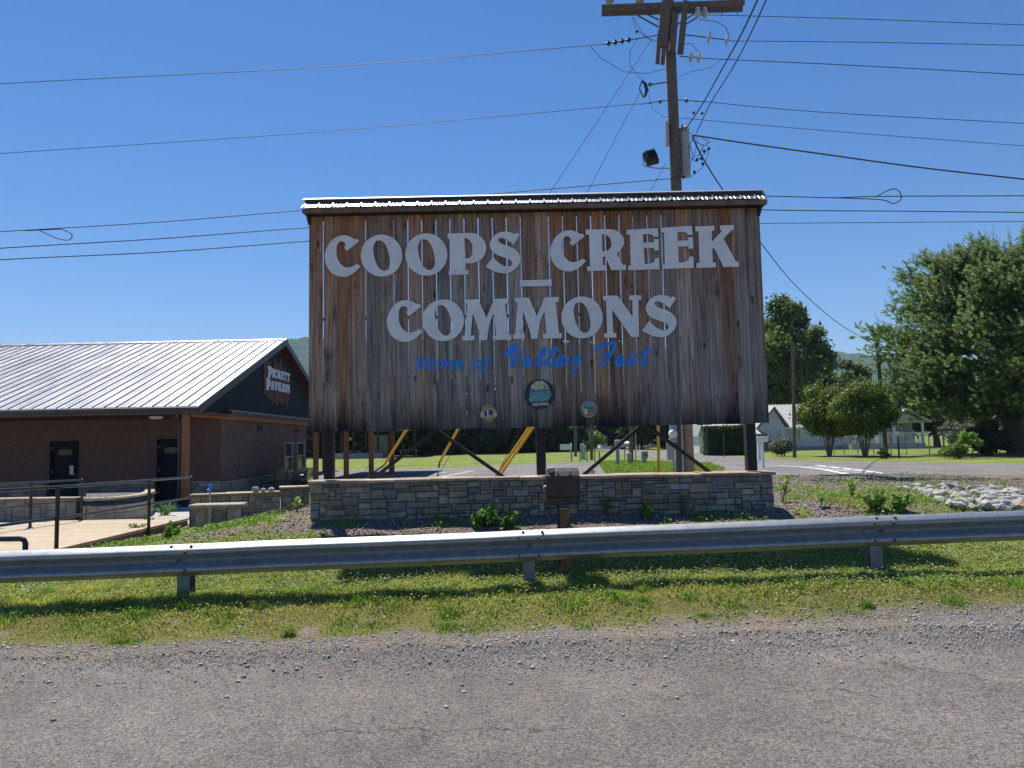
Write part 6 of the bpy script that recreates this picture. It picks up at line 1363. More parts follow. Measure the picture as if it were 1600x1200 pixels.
# ------------------------------------------------------------------ big conifer: bottle-brush sprays on drooping limbs
def conifer(px, Y, top, label, seed=3, nb=520):
    rg = np.random.default_rng(seed); rr = random.Random(seed); bx, by, bz = gp(px, 716, Y); Ht = hgt(top, Y, px)
    t_ = thing('spruce_tree', (bx, by, bz), label, 'tree'); m_ = MB()
    k1 = Vector((bx, by, bz-.2)); k2 = Vector((bx-.3, by, bz+Ht*.16)); k3 = Vector((bx-.2, by, bz+Ht*.45)); k4 = Vector((bx+.3, by, bz+Ht*.93))
    m_.tube([k1, k2, k3, k4], [.62, .50, .36, .06], 12); m_.tube([k2, Vector((bx-2.4, by-.3, bz+Ht*.26)), Vector((bx-4.2, by-.6, bz+Ht*.42)), Vector((bx-5.0, by-.6, bz+Ht*.6))], [.26, .20, .13, .03], 8)
    RAD = (px-1402)/FPX*Y; S_ = []; D_ = []; Lg = []
    for i in range(nb):
        u = rr.random()**.85; z0 = bz+Ht*(.17+.74*u); a = rr.uniform(0, 6.283); 
        prof = math.sin(math.pi*min(1, .16+.80*(u**.95)))**.55; prof = max(prof, .25); L_ = RAD*prof*rr.uniform(.62, 1.06)
        st = Vector((bx-.2, by, z0)); rise = (.02+.34*u)*L_*rr.uniform(.5, 1.4); e_ = st+Vector((math.cos(a)*L_, math.sin(a)*L_, rise)); mid = st.lerp(e_, .5)+Vector((0, 0, -.05*L_))
        if i % 2 == 0: m_.tube([st, mid, e_], [.10*(1.1-u), .055*(1.1-u)+.01, .015], 5, False)
        nsp = int(16+L_*5.2); 
        for k in range(nsp):
            f = .42+.60*rr.random()**.7; c_ = st.lerp(mid, min(1, f*2)) if f < .5 else mid.lerp(e_, min(1.02, (f-.5)*2)); off = Vector((rr.gauss(0, .5), rr.gauss(0, .5), rr.gauss(0, .34)))*(.3+.5*L_/RAD)
            d = (e_-st).normalized()*rr.uniform(.4, 1.2)+Vector((rr.gauss(0,.45), rr.gauss(0,.45), rr.uniform(-.15,.75))); S_.append(c_+off); D_.append(d.normalized()); Lg.append(rr.uniform(.30, .52)*(1.2 if u > .8 else 1))
    # long upright leaders on the crown's outline
    for i in range(150):
        a = rr.uniform(0, 6.283); q = rr.random(); r_ = RAD*.95*q**.5; zt = bz+Ht*(.99-.30*q**1.6)+rr.uniform(-.5, .3); S_.append(Vector((bx+math.cos(a)*r_, by+math.sin(a)*r_, zt))); D_.append(Vector((math.cos(a)*.6*q+rr.gauss(0,.18), math.sin(a)*.6*q, 1)).normalized()); Lg.append(rr.uniform(.7, 1.15))
    m_.build('trunk', M['bark'], t_, smooth=True)
    S_ = np.array(S_); D_ = np.array(D_); Lg = np.array(Lg); n = len(S_); K = 15
    up = rg.normal(size=(n, 3)); up -= D_*(up*D_).sum(1, keepdims=True); up /= np.linalg.norm(up, axis=1, keepdims=True); sd_ = np.cross(D_, up)
    V_ = []; tt = []; tb = np.clip(rg.normal(.5, .2, n), 0, 1)
    for k in range(K):
        f = (k+rg.random(n))/K; ang = k*2.4+rg.random(n)*.8; rad = (np.cos(ang)[:, None]*up+np.sin(ang)[:, None]*sd_)
        c0 = S_+D_*(Lg*f)[:, None]; nl = (.135*(1-.3*f)*rg.uniform(.7, 1.2, n))[:, None]; tip = c0+rad*nl+D_*nl*.6; w_ = np.cross(rad, D_)*.045
        V_.append(np.stack([c0-w_, c0+w_, tip+w_*.45, tip-w_*.45], 1)); tt.append(np.clip(tb+.3*(f-.5), 0, 1))
    V_ = np.concatenate(V_).reshape(-1, 3); tt = np.concatenate(tt); T3 = np.zeros((len(tt), 3)); T3[:, 0] = tt
    o = np_mesh('crown', V_, 4*np.arange(len(V_)//4)[:, None]+np.array([[0,1,2,3]]), M['needle'], parent=t_, col=np.repeat(T3, 4, 0)); o['kind'] = 'stuff'
    return t_
conifer(1592, 46, 384, 'huge dense conifer with bottle-brush branch tips filling the far end of the lawn')
# dark juniper clump and shrubs at its foot
tree('juniper_bush', gp(1545, 717, 44), hgt(655, 44, 1545), 26/FPX*44, 'black green juniper bush beneath the conifer beside the slim post', cat='bush', mat='leaf_dark', leaf=.09, n=9000, clusters=30, seed=41, trunk_h=.04, trunk_r=.08, mean=.3, cr=.4)
tree('leafy_bush', gp(1493, 718, 40), hgt(697, 40, 1493), .8, 'low pale leafed bush at the foot of the juniper', cat='bush', mat='leaf_oak', leaf=.07, n=1800, clusters=14, seed=42, trunk_h=.1, trunk_r=.03, mean=.9, cr=.36)
tree('sapling', gp(1520, 716, 40), hgt(668, 40, 1520), .55, 'light green sapling overlapping the slim post', cat='sapling', mat='weed', leaf=.07, n=1300, clusters=14, seed=43, trunk_h=.35, trunk_r=.025, mean=.8, cr=.30)
tree('flower_shrub', gp(1221, 710, 52), hgt(684, 52, 1221), 17/FPX*52, 'round pale shrub beside the blue house corner and mailbox', cat='bush', mat='shrub_pale', leaf=.075, n=5200, clusters=34, seed=44, trunk_h=.06, trunk_r=.04, mean=.6, cr=.34)
tree('small_shrub', gp(1383, 712, 42), hgt(697, 42, 1383), .35, 'small dark shrub at the foot of the wooden post', cat='bush', mat='leaf_dark', leaf=.05, n=900, clusters=10, seed=45, trunk_h=.05, trunk_r=.02, mean=.8, cr=.45)
tree('small_shrub', gp(1476, 713, 42), hgt(698, 42, 1476), .34, 'small upright shrub at the end of the fence', cat='bush', mat='weed', leaf=.05, n=900, clusters=10, seed=46, trunk_h=.05, trunk_r=.02, mean=.2, cr=.45)
tree('yellow_shrub', gp(1500, 700, 70), hgt(655, 70, 1500), 1.9, 'tan and yellow leafed shrub behind the chain link fence', cat='bush', mat='shrub_pale', leaf=.1, n=2600, clusters=20, seed=47, trunk_h=.1, trunk_r=.05, mean=.4, cr=.38)
tree('leafy_bush', gp(930, 694, 90), hgt(672, 90, 930), 1.7, 'rounded bush beside the far bend of the side road', cat='bush', mat='leaf_oak', leaf=.14, n=1600, clusters=16, seed=48, trunk_h=.05, trunk_r=.05, mean=.7, cr=.4)
# clipped hedge in front of the garage
hx0, hx1, hY = P(1101, 700, 58).x, P(1163, 700, 58).x, 58
hd = thing('hedge', ((hx0+hx1)/2, hY, ZF), 'clipped rectangular hedge in front of the small white garage', 'hedge')
rg = np.random.default_rng(61); n = 9000; zt_ = P(1130, 669, 58).z; c = np.stack([rg.uniform(hx0, hx1, n), rg.uniform(hY-.9, hY+.9, n), rg.uniform(ZF+.05, zt_, n)], -1)
f_ = rg.integers(0, 3, n); c[f_ == 0, 1] = hY-.9+rg.normal(0, .06, (f_ == 0).sum()); c[f_ == 1, 2] = zt_+rg.normal(0, .07, (f_ == 1).sum())
tt = tints(n, .45, .2, None, 6); leaves('hedge_foliage', c, rg.normal(size=(n, 3))+np.array([0, -.5, .5]), .10, M['hedge'], tt, parent=hd, seed=62)
m_ = MB(); m_.box(hx0+.15, hx1-.15, hY-.75, hY+.75, ZF-.02, zt_-.15); m_.build('hedge_core', M['mortar'], hd)

# ------------------------------------------------------------------ houses and garage
def win(parent, x0, x1, z0, z1, y, mat='white_paint', grid=(2, 2), shutters=False):
    f_ = .09; m_ = MB()
    for a in ((x0, x0+f_, z0, z1), (x1-f_, x1, z0, z1), (x0+f_, x1-f_, z0, z0+f_), (x0+f_, x1-f_, z1-f_, z1)): m_.box(a[0], a[1], y-.06, y+.01, a[2], a[3])
    for k in range(1, grid[0]): xx = x0+(x1-x0)*k/grid[0]; m_.box(xx-.025, xx+.025, y-.05, y-.02, z0+f_, z1-f_)
    for k in range(1, grid[1]): zz = z0+(z1-z0)*k/grid[1]; m_.box(x0+f_, x1-f_, y-.045, y-.022, zz-.025, zz+.025)
    o = m_.build('window', M[mat], parent); m_ = MB(); m_.box(x0+f_*.9, x1-f_*.9, y-.018, y-.008, z0+f_*.9, z1-f_*.9); m_.build('pane', M['glass'], o)
    if shutters:
        for a, b_ in ((x0-.55, x0-.03), (x1+.03, x1+.55)): m_ = MB(); m_.box(a, b_, y-.05, y-.003, z0-.05, z1+.05); m_.build('shutter', M['shutter'], parent)
M['shutter'] = simple('pale_blue_shutter', (.52,.62,.70), .6, 0, .04)
HY = 72.0
hX = lambda px, Y=HY: P(px, 690, Y).x
hZ = lambda px, py, Y=HY: P(px, py, Y).z
hs = thing('blue_house', (hX(1250), HY+3, ZF), 'pale blue clapboard cottage with a ribbed grey metal roof beyond the side road', 'house')
x0, x1 = hX(1224), hX(1330); ze_ = hZ(1250, 667); zr_ = hZ(1215, 630)
def clap(parent, x0, x1, z0, z1, y, d=1, step=.19, mat='blue_wall', x_top=None):
    m_ = MB(); z_ = z0; 
    while z_ < z1-1e-3:
        zz = min(z_+step, z1); m_.hexa([(x0,y-.022,z_),(x1,y-.022,z_),(x1,y+.1,z_),(x0,y+.1,z_),(x0,y-.004,zz-.001),(x1,y-.004,zz-.001),(x1,y+.1,zz-.001),(x0,y+.1,zz-.001)]); z_ = zz
    return m_.build('wall', M[mat], parent)
clap(hs, x0, x1, ZF+.35, ze_, HY); m_ = MB(); m_.box(x0+.02, x1-.02, HY+.01, HY+.1, ZF-.1, ZF+.349); m_.build('foundation', M['concrete'], hs)
xm, dm = x0, 8.0; W2 = HY+dm
# gable end faces the lot (towards -X): roof ridge runs along X
m_ = MB(); m_.prism([(xm, HY+.1, ZF-.1), (xm, W2, ZF-.1), (xm, W2, ze_), (xm, HY+dm/2, zr_-.1), (xm, HY+.1, ze_)], (.12, 0, 0)); m_.build('wall', M['blue_wall'], hs)
n_ = 26
for k in range(n_):
    a, b_ = xm-.35+(x1-xm+.6)*k/n_, xm-.35+(x1-xm+.6)*(k+1)/n_; m_ = MB()
    for (ya, za, yb, zb3) in ((HY-.45, ze_-.08, HY+dm/2, zr_),):
        m_.hexa([(a,ya,za-.06),(b_,ya,za-.06),(b_,yb,zb3-.06),(a,yb,zb3-.06),(a,ya,za),(b_,ya,za),(b_,yb,zb3),(a,yb,zb3)])
        m_.hexa([(a,ya,za+.003),(a+.09,ya,za+.003),(a+.09,yb,zb3+.003),(a,yb,zb3+.003),(a+.02,ya,za+.09),(a+.07,ya,za+.09),(a+.07,yb,zb3+.09),(a+.02,yb,zb3+.09)])
    m_.build('roof_panel', M['metal_roof_far'], hs)
m_ = MB(); m_.hexa([(xm-.35,HY+dm/2,zr_-.06),(x1+.25,HY+dm/2,zr_-.06),(x1+.25,W2+.4,ze_-.14),(xm-.35,W2+.4,ze_-.14),(xm-.35,HY+dm/2,zr_),(x1+.25,HY+dm/2,zr_),(x1+.25,W2+.4,ze_-.08),(xm-.35,W2+.4,ze_-.08)]); m_.build('roof_panel', M['metal_roof_far'], hs)
m_ = MB(); m_.box(xm-.33, x1+.25, HY-.50, HY-.46, ze_-.20, ze_-.02); m_.build('gutter', M['white_paint'], hs)
m_ = MB(); m_.tube([(x0+.1, HY-.3, ze_-.15), (x0+.15, HY-.06, ze_-.45), (x0+.15, HY-.06, ZF+.1)], .05, 6); m_.build('downspout', M['white_paint'], hs)
win(hs, hX(1244.5), hX(1252), hZ(1248,687), hZ(1248,671), HY-.02, grid=(2,4), shutters=True)
# lean-to wing towards the lot with its own windows
xw0, xw1 = hX(1183), hX(1223); yw = HY-.9
m_ = MB(); m_.prism([(xw0, yw, ZF-.1), (xw1, yw, ZF-.1), (xw1, yw, hZ(1222,668)), (hX(1206), yw, hZ(1206,640)), (xw0, yw, hZ(1184,668))], (0, 4, 0)); m_.build('wall', M['blue_wall'], hs)
m_ = MB(); m_.hexa([(xw0-.5,yw-.3,hZ(1184,672)),(hX(1206),yw-.3,hZ(1206,637)),(hX(1206),yw+4,hZ(1206,637)),(xw0-.5,yw+4,hZ(1184,672)),(xw0-.5,yw-.3,hZ(1184,672)+.12),(hX(1206),yw-.3,hZ(1206,637)+.12),(hX(1206),yw+4,hZ(1206,637)+.12),(xw0-.5,yw+4,hZ(1184,672)+.12)]); m_.hexa([(hX(1206),yw-.3,hZ(1206,637)),(xw1+.3,yw-.3,hZ(1224,668)),(xw1+.3,yw+4,hZ(1224,668)),(hX(1206),yw+4,hZ(1206,637)),(hX(1206),yw-.3,hZ(1206,637)+.12),(xw1+.3,yw-.3,hZ(1224,668)+.12),(xw1+.3,yw+4,hZ(1224,668)+.12),(hX(1206),yw+4,hZ(1206,637)+.12)]); m_.build('roof_panel', M['metal_roof_far'], hs)
win(hs, hX(1195.5), hX(1201), hZ(1198,688), hZ(1198,671), yw-.02, grid=(2,3)); win(hs, hX(1211), hX(1217), hZ(1214,690), hZ(1214,670), yw-.02, grid=(2,3))
for px, w_ in ((1189, .8), (1203, 1.0)): m_ = MB(); m_.bev((hX(px), yw-.7, ZF+.45), w_, .7, .9, .05); o = m_.build('air_conditioner', M['steel_dark'], None); tag(o, {1189:'grey outdoor air conditioning unit nearer the mailbox, against the blue house',1203:'grey outdoor air conditioning unit nearer the pale shrub, against the blue house'}[px], 'air conditioner')
# porch house
PYh = 70.0; ph = thing('porch_house', (hX(1400, PYh), PYh+3, ZF), 'grey blue house with a gabled front porch and white railing behind the fence', 'house')
def zz_(px, py): return P(px, py, PYh).z
gx0, gxm, gx1 = hX(1392, PYh), hX(1416, PYh), hX(1446, PYh); M['grey_siding'] = simple('grey_siding', (.34,.38,.40), .7, 0, .08, 3)
clap(ph, hX(1330,PYh), gx1, ZF+.5, zz_(1400,661), PYh+2.2, mat='grey_siding')
m_ = MB(); m_.prism([(gx0, PYh+.0, zz_(1392,659)), (gx1, PYh, zz_(1446,659)), (gxm, PYh, zz_(1416,644))], (0, .15, 0)); m_.build('gable', M['grey_siding'], ph)
m_ = MB(); zt_ = zz_(1416,641)
for (ax_, az_, bx_, bz_) in ((gx0-.5, zz_(1390,661), gxm, zt_), (gxm, zt_, gx1+.5, zz_(1448,660))):
    m_.hexa([(ax_,PYh-.4,az_),(bx_,PYh-.4,bz_),(bx_,PYh+6,bz_),(ax_,PYh+6,az_),(ax_,PYh-.4,az_+.14),(bx_,PYh-.4,bz_+.14),(bx_,PYh+6,bz_+.14),(ax_,PYh+6,az_+.14)])
m_.build('porch_roof', M['metal_roof_far'], ph)
m_ = MB(); m_.hexa([(hX(1325,PYh),PYh+1,zz_(1340,664)),(hX(1405,PYh),PYh+1,zz_(1405,660)),(hX(1405,PYh),PYh+6,zz_(1405,628)),(hX(1325,PYh),PYh+6,zz_(1340,632)),(hX(1325,PYh),PYh+1,zz_(1340,664)+.1),(hX(1405,PYh),PYh+1,zz_(1405,660)+.1),(hX(1405,PYh),PYh+6,zz_(1405,628)+.1),(hX(1325,PYh),PYh+6,zz_(1340,632)+.1)]); m_.build('roof_panel', M['metal_roof_far'], ph)
m_ = MB(); m_.box(hX(1330,PYh), gx1, PYh, PYh+2.2, ZF-.1, ZF+.5); m_.build('porch_floor', M['concrete'], ph)
for px in (1345, 1372, 1399, 1444): m_ = MB(); m_.box(hX(px,PYh)-.09, hX(px,PYh)+.09, PYh+.05, PYh+.23, ZF+.5, zz_(px,660)); m_.build('porch_column', M['white_paint'], ph)
m_ = MB(); zr0, zr1 = ZF+.65, ZF+1.45; m_.box(hX(1332,PYh), gx1, PYh+.1, PYh+.18, zr1, zr1+.08); m_.box(hX(1332,PYh), gx1, PYh+.1, PYh+.18, zr0-.08, zr0); m_.build('railing', M['white_paint'], ph)
x_ = hX(1332, PYh)+.1
while x_ < gx1-.05: m_ = MB(); m_.box(x_-.035, x_+.035, PYh+.12, PYh+.16, zr0+.001, zr1-.001); m_.build('baluster', M['white_paint'], ph); x_ += .21
win(ph, hX(1424,PYh), hX(1429,PYh), zz_(1424,681), zz_(1424,667), PYh+2.18, grid=(1,2)); win(ph, hX(1414,PYh), hX(1419,PYh), zz_(1424,681), zz_(1424,667), PYh+2.18, grid=(1,2))
# garage
GY = 66.0; ga = thing('garage', (P(1110,700,GY).x, GY+3, ZF), 'small white garage with a pale metal roof behind the clipped hedge', 'garage')
g0, g1 = P(1093,700,GY).x, P(1107,700,GY).x; gz0 = P(1095,672,GY).z; gzr = P(1118,668,GY).z
m_ = MB(); m_.box(g0, g1, GY, GY+5, ZF-.1, P(1093,681,GY).z); m_.build('wall', M['white_paint'], ga)
m_ = MB(); m_.box(g1+.001, P(1185,700,GY).x, GY+.3, GY+5, ZF-.1, P(1140,680,GY).z); m_.build('wall', M['white_paint'], ga)
m_ = MB(); a0, a1, b0, b1 = P(1089,681,GY), P(1108,680,GY), P(1094,670,GY), P(1172,668,GY)
n_ = 24; xa_, xb_ = P(1101,680,GY).x, P(1188,680,GY).x; xc_, xd_ = P(1094,669,GY).x, P(1166,667,GY).x
for k in range(n_):
    f0, f1 = k/n_, (k+1)/n_; m_ = MB(); e0_, e1_ = xa_+(xb_-xa_)*f0, xa_+(xb_-xa_)*f1; r0_, r1_ = xa_+(xb_-xa_)*f0-.3, xa_+(xb_-xa_)*f1-.3
    ze2, zr2 = P(1140,679.5,GY).z, P(1140,668,GY).z+.5
    m_.hexa([(e0_,GY-.3,ze2),(e1_,GY-.3,ze2),(r1_,GY+2.6,zr2),(r0_,GY+2.6,zr2),(e0_,GY-.3,ze2+.05),(e1_,GY-.3,ze2+.05),(r1_,GY+2.6,zr2+.05),(r0_,GY+2.6,zr2+.05)]); m_.cbox(((e0_+r0_)/2, GY+1.15, (ze2+zr2)/2+.08), .06, 2.9, .05, M=Matrix.Rotation(math.atan2(zr2-ze2, 2.9), 3, 'X')); m_.build('roof_panel', M['metal_roof_far'], ga)
m_ = MB(); m_.prism([(P(1089,681,GY).x, GY-.35, P(1089,682,GY).z), (xa_, GY-.35, ze2-.03), (xa_-.3, GY-.35, zr2)], (0, 5, 0)); m_.build('gable', M['metal_roof_far'], ga)
m_ = MB(); q = P(1170,680,GY+1); m_.prism([(P(1158,676,GY+1).x, GY+2, P(1158,672,GY+1).z), (P(1192,682,GY+1).x, GY-.2, P(1192,681,GY+1).z), (P(1192,682,GY+1).x, GY-.2, P(1192,681,GY+1).z+.12), (P(1172,668,GY+1).x, GY+2, P(1172,668,GY+1).z+.3)], (.3, 3.5, 0)); m_.build('side_roof', M['dark_roof'], ga)
# far pale house and two parked cars
fh = thing('distant_house', (P(1030,690,118).x, 120, ZF), 'distant house with a pale blue roof beyond the parked cars', 'house')
m_ = MB(); m_.box(P(1012,690,118).x, P(1056,690,118).x, 118, 124, ZF-.1, P(1030,685,118).z); m_.build('wall', M['white_paint'], fh)
m_ = MB(); A = [P(1008,688,117.5), P(1060,686,117.5), P(1052,678,117.5), P(1016,679,117.5)]; m_.prism([A[0], A[1], A[2]+Vector((0,3,0)), A[3]+Vector((0,3,0))], (0, 3, -.2)); m_.build('roof', M['slate_paint'], fh)
fh2 = thing('distant_house', (P(945,690,130).x, 130, ZF), 'small distant white building glimpsed between the trees at the road bend', 'house')
m_ = MB(); m_.box(P(938,690,130).x, P(952,690,130).x, 130, 134, ZF-.1, P(945,676,130).z); m_.build('wall', M['white_paint'], fh2)
m_ = MB(); a, b_ = P(936,677,130), P(954,677,130); m_.prism([(a.x,129.5,a.z),(b_.x,129.5,a.z),((a.x+b_.x)/2,129.5,a.z+1.3)], (0,5,0)); m_.build('roof', M['metal_roof_far'], fh2)
def car(px, Y, rz, label):
    q = P(px, 692, Y); o_ = Vector((q.x, Y, ZF)); r_ = thing('parked_car', o_, label, 'car', 'silver cars parked on the lawn'); MM = Matrix.Translation(o_) @ Matrix.Rotation(rz, 4, 'Z')
    def bl(m_, n_, mt, sm_=False): m_.v = [tuple(MM @ Vector(v)) for v in m_.v]; return m_.build(n_, M[mt], r_, smooth=sm_)
    prof = [(-2.2,.32),(-2.25,.62),(-2.15,.82),(-1.55,.92),(-.95,1.38),(.55,1.42),(1.25,.95),(2.05,.82),(2.25,.60),(2.2,.32)]
    m_ = MB()
    for sy, ins in ((-1, 0), (1, 0)): pass
    L_ = [Vector((x_, -.86 if z_ < 1.0 else -.68, z_)) for x_, z_ in prof]; R_ = [Vector((v.x, -v.y, v.z)) for v in L_]; n = len(L_)
    m_.poly(L_); m_.poly(R_[::-1])
    for i in range(n): m_.poly([L_[(i+1) % n], L_[i], R_[i], R_[(i+1) % n]])
    bl(m_, 'body', 'car_silver'); m_ = MB(); m_.poly([(-.9,-.702,1.33),(-1.42,-.80,.97),(1.08,-.80,.97),(.5,-.702,1.36)]); m_.poly([(-.9,.702,1.33),(-1.42,.80,.97),(1.08,.80,.97),(.5,.702,1.36)][::-1]); bl(m_, 'side_window', 'glass')
    for x_ in (-1.38, 1.38):
        for s_ in (-1, 1): m_ = MB(); m_.lathe((x_, s_*.72, .32), [(-.1,.30),(-.08,.33),(.08,.33),(.1,.30)], 14, (0,1,0)); w_ = bl(m_, 'wheel', 'rubber'); m_ = MB(); m_.lathe((x_, s_*.72+s_*.105, .32), [(-.01,.2),(.01,.18)], 10, (0,1,0)); bl(m_, 'hubcap', 'galv_light')
car(980, 104, R(78), 'silver parked car nearer the far road bend, partly behind a post'); car(1002, 106, R(70), 'silver parked car next to the other one, with its dark windows showing')

# ------------------------------------------------------------------ open shelter behind the porch posts
SY = 78.0; sh = thing('picnic_shelter', (P(610,700,SY).x, SY, ZF), 'shadowed open picnic shelter with a stone chimney wall at the edge of the wood', 'shelter')
s0, s1 = P(535,700,SY).x, P(660,700,SY).x
m_ = MB(); zsr = P(600,652,SY).z; m_.prism([(s0, SY-3, zsr-.9), (s0, SY+2, zsr+.9), (s0, SY+7, zsr-.9), (s0, SY+2, zsr+.7)], (s1-s0, 0, 0)); m_.build('roof', M['dark_roof'], sh)
for k in range(7): x_ = s0+.5+(s1-s0-1)*k/6; m_ = MB(); m_.box(x_-.1, x_+.1, SY-2.6, SY-2.4, ZF-.1, zsr-.85); m_.build('post', M['dark_frame'], sh)
m_ = MB(); m_.box(P(582,700,SY).x, P(610,700,SY).x, SY-1.9, SY-1.3, ZF-.1, P(590,694,SY).z+.9); m_.build('chimney_wall', M['stone'], sh)
m_ = MB(); m_.box(s0, P(606,700,SY).x, SY-3.3, SY-3.0, ZF-.1, P(560,716,SY).z if P(560,716,SY).z > ZF+.3 else ZF+.55); m_.build('low_wall', M['stone'], sh)
for px in (553, 640): 
    m_ = MB(); x_ = P(px,700,SY).x; m_.box(x_-1, x_+1, SY-1.2, SY-.5, ZF+.70, ZF+.76); m_.box(x_-.8, x_-.7, SY-1.1, SY-.6, ZF-.05, ZF+.7); m_.box(x_+.7, x_+.8, SY-1.1, SY-.6, ZF-.05, ZF+.7); o = m_.build('picnic_table', M['galv_light']); tag(o, {553:'grey picnic table inside the shelter, nearer the pavilion',640:'grey picnic table at the open end of the shelter'}[px], 'picnic table')

# ------------------------------------------------------------------ roadside posts, pedestals, signs
def post(name, px, by, Y, top, wd, mat, label, cat, lean=0, group=None, round_=True):
    q = P(px, by, Y); z0 = Hs(q.x, Y); t_ = P(px+lean, top, Y); m_ = MB()
    if round_: m_.tube([(q.x, Y, z0-.3), (t_.x, Y, t_.z)], wd/2, 8)
    else: m_.bar((q.x, Y, z0-.3), (t_.x, Y, t_.z), wd, wd)
    m_.tube([(t_.x, Y, t_.z), (t_.x, Y, t_.z+.01)], wd*.53, 8)
    o = m_.build(name, M[mat]); return tag(o, label, cat, group)
post('utility_pole', 899, 706, 64, 560, .26, 'pole_wood', 'plain wooden pole beside the white notice board, seen under the sign', 'utility pole')
post('utility_pole', 924, 714, 52, 560, .22, 'pole_wood', 'plain wooden pole with a dark base, first one right of the row of marker stubs', 'utility pole')
post('utility_pole', 986, 722, 42, 600, .24, 'post_brown', 'brown wooden pole in the island with pedestals at its foot', 'utility pole')
post('utility_pole', 1241, 711, 48, 536, .24, 'pole_wood', 'straight dark pole in front of the blue house window', 'utility pole', -2)
post('utility_pole', 1385, 712, 50, 536, .26, 'pole_wood', 'leaning wooden pole carrying the service drop, between crape myrtle and conifer', 'utility pole', -15)
post('marker_post', 1131, 716, 50, 676, .05, 'pole_wood', 'thin wooden stake in front of the hedge', 'stake')
post('metal_post', 993, 722, 42, 660, .06, 'galv_light', 'thin galvanised post beside the brown pole in the island', 'post')
post('metal_post', 976, 718, 46, 697, .06, 'steel_dark', 'short dark post left of the island pedestals', 'post')
for i, (px, by, top) in enumerate(((893,709,702),(906,712,703),(917,712,705),(929,719,706),(936.5,715,706))): post('marker_stub', px, by, 48, top, .07, 'steel_dark', ['first','second','third','fourth','fifth'][i]+' short dark marker stub in the lawn, counted from the notice board', 'marker post', group='short marker stubs in the lawn')
def pedestal(px, by, Y, top, w_, label, meter=True):
    q = P(px, by, Y); z0 = Hs(q.x, Y); zt_ = P(px, top, Y).z; r_ = thing('power_pedestal', (q.x, Y, z0), label, 'power pedestal', 'grey power pedestals'); 
    m_ = MB(); m_.bev((q.x, Y, (z0+zt_)/2-.1), w_*.62, .16, zt_-z0+.2, .015); m_.build('pedestal_body', M['teal'], r_)
    m_ = MB(); m_.bev((q.x+.01, Y-.04, zt_-.22), w_, .26, .42, .03); m_.build('meter_head', M['teal'], r_)
    if meter: m_ = MB(); m_.lathe((q.x+w_*.1, Y-.17, zt_-.2), [(0,.09),(-.07,.09),(-.1,.05)], 10, (0,1,0)); m_.build('meter', M['steel_dark'], r_)
pedestal(965.5, 725, 40, 687, .30, 'tall narrow grey pedestal with a split post, left of the brown pole'); pedestal(983, 723, 41, 707, .24, 'short rounded pedestal at the foot of the brown pole', False); pedestal(1007, 726, 39, 704, .34, 'pedestal with a dark open lid, right of the brown pole')
pedestal(910, 712, 54, 693, .32, 'pale pedestal among the marker stubs near the notice board', False); pedestal(913.5, 713, 53, 696, .2, 'slim pedestal just beside the pale one near the notice board', False)
q = P(880, 706, 60); wb = thing('notice_board', (q.x, 60, ZF), 'white rectangular board on a corner post at the lawn end', 'sign')
m_ = MB(); m_.box(P(875,700,60).x, P(890,700,60).x, 60, 60.05, P(880,703,60).z, P(880,694,60).z); m_.build('board', M['white_paint'], wb); m_ = MB(); m_.box(P(891,700,60).x, P(893.5,700,60).x, 59.9, 60.1, ZF-.1, P(892,692,60).z); m_.build('post', M['white_paint'], wb)
q = P(1193, 728, 33); mb_ = thing('mailbox', (q.x, 33, ZF), 'white mailbox on a white post at the road edge beside the billboard', 'mailbox')
m_ = MB(); m_.box(q.x-.05, q.x+.05, 33.0, 33.1, ZF-.1, P(1190,690,33).z); m_.build('post', M['white_paint'], mb_)
m_ = MB(); zc_ = P(1190,687,33).z; m_.bev((P(1190,688,33).x, 33.05, zc_), .56, .22, .2, .03); m_.bev((P(1190,688,33).x, 33.05, zc_+.12), .60, .26, .05, .01); m_.build('mailbox_body', M['white_paint'], mb_)
q = P(1188, 728, 40); post('white_stake', 1186, 716, 44, 692, .18, 'white_paint', 'short pale utility box standing behind the mailbox post', 'utility box', round_=False)
# lamp posts
q = P(1405, 716, 42); lp = thing('lamp_post', (q.x, 42, Hs(q.x, 42)), 'black garden lamp post with a pale lantern head by the fence', 'lamp post')
t_ = P(1403, 680, 42); m_ = MB(); m_.tube([(q.x, 42, ZF-.2), (t_.x, 42, t_.z)], .05, 8); m_.build('post', M['black_metal'], lp)
m_ = MB(); m_.lathe((t_.x, 42, t_.z), [(0,.07),(.04,.09),(.22,.12)], 6); m_.build('lantern', M['cream'], lp); m_ = MB(); m_.lathe((t_.x, 42, t_.z+.22), [(0,.15),(.05,.12),(.14,.03),(.17,.015)], 6); m_.build('lantern_roof', M['black_metal'], lp)
post('slim_post', 1530, 716, 41, 684, .09, 'black_metal', 'slim black post beside the light green sapling', 'post', -2)
post('slim_post', 1053, 711, 52, 690, .06, 'black_metal', 'thin black post with a bracket beyond the island', 'post')
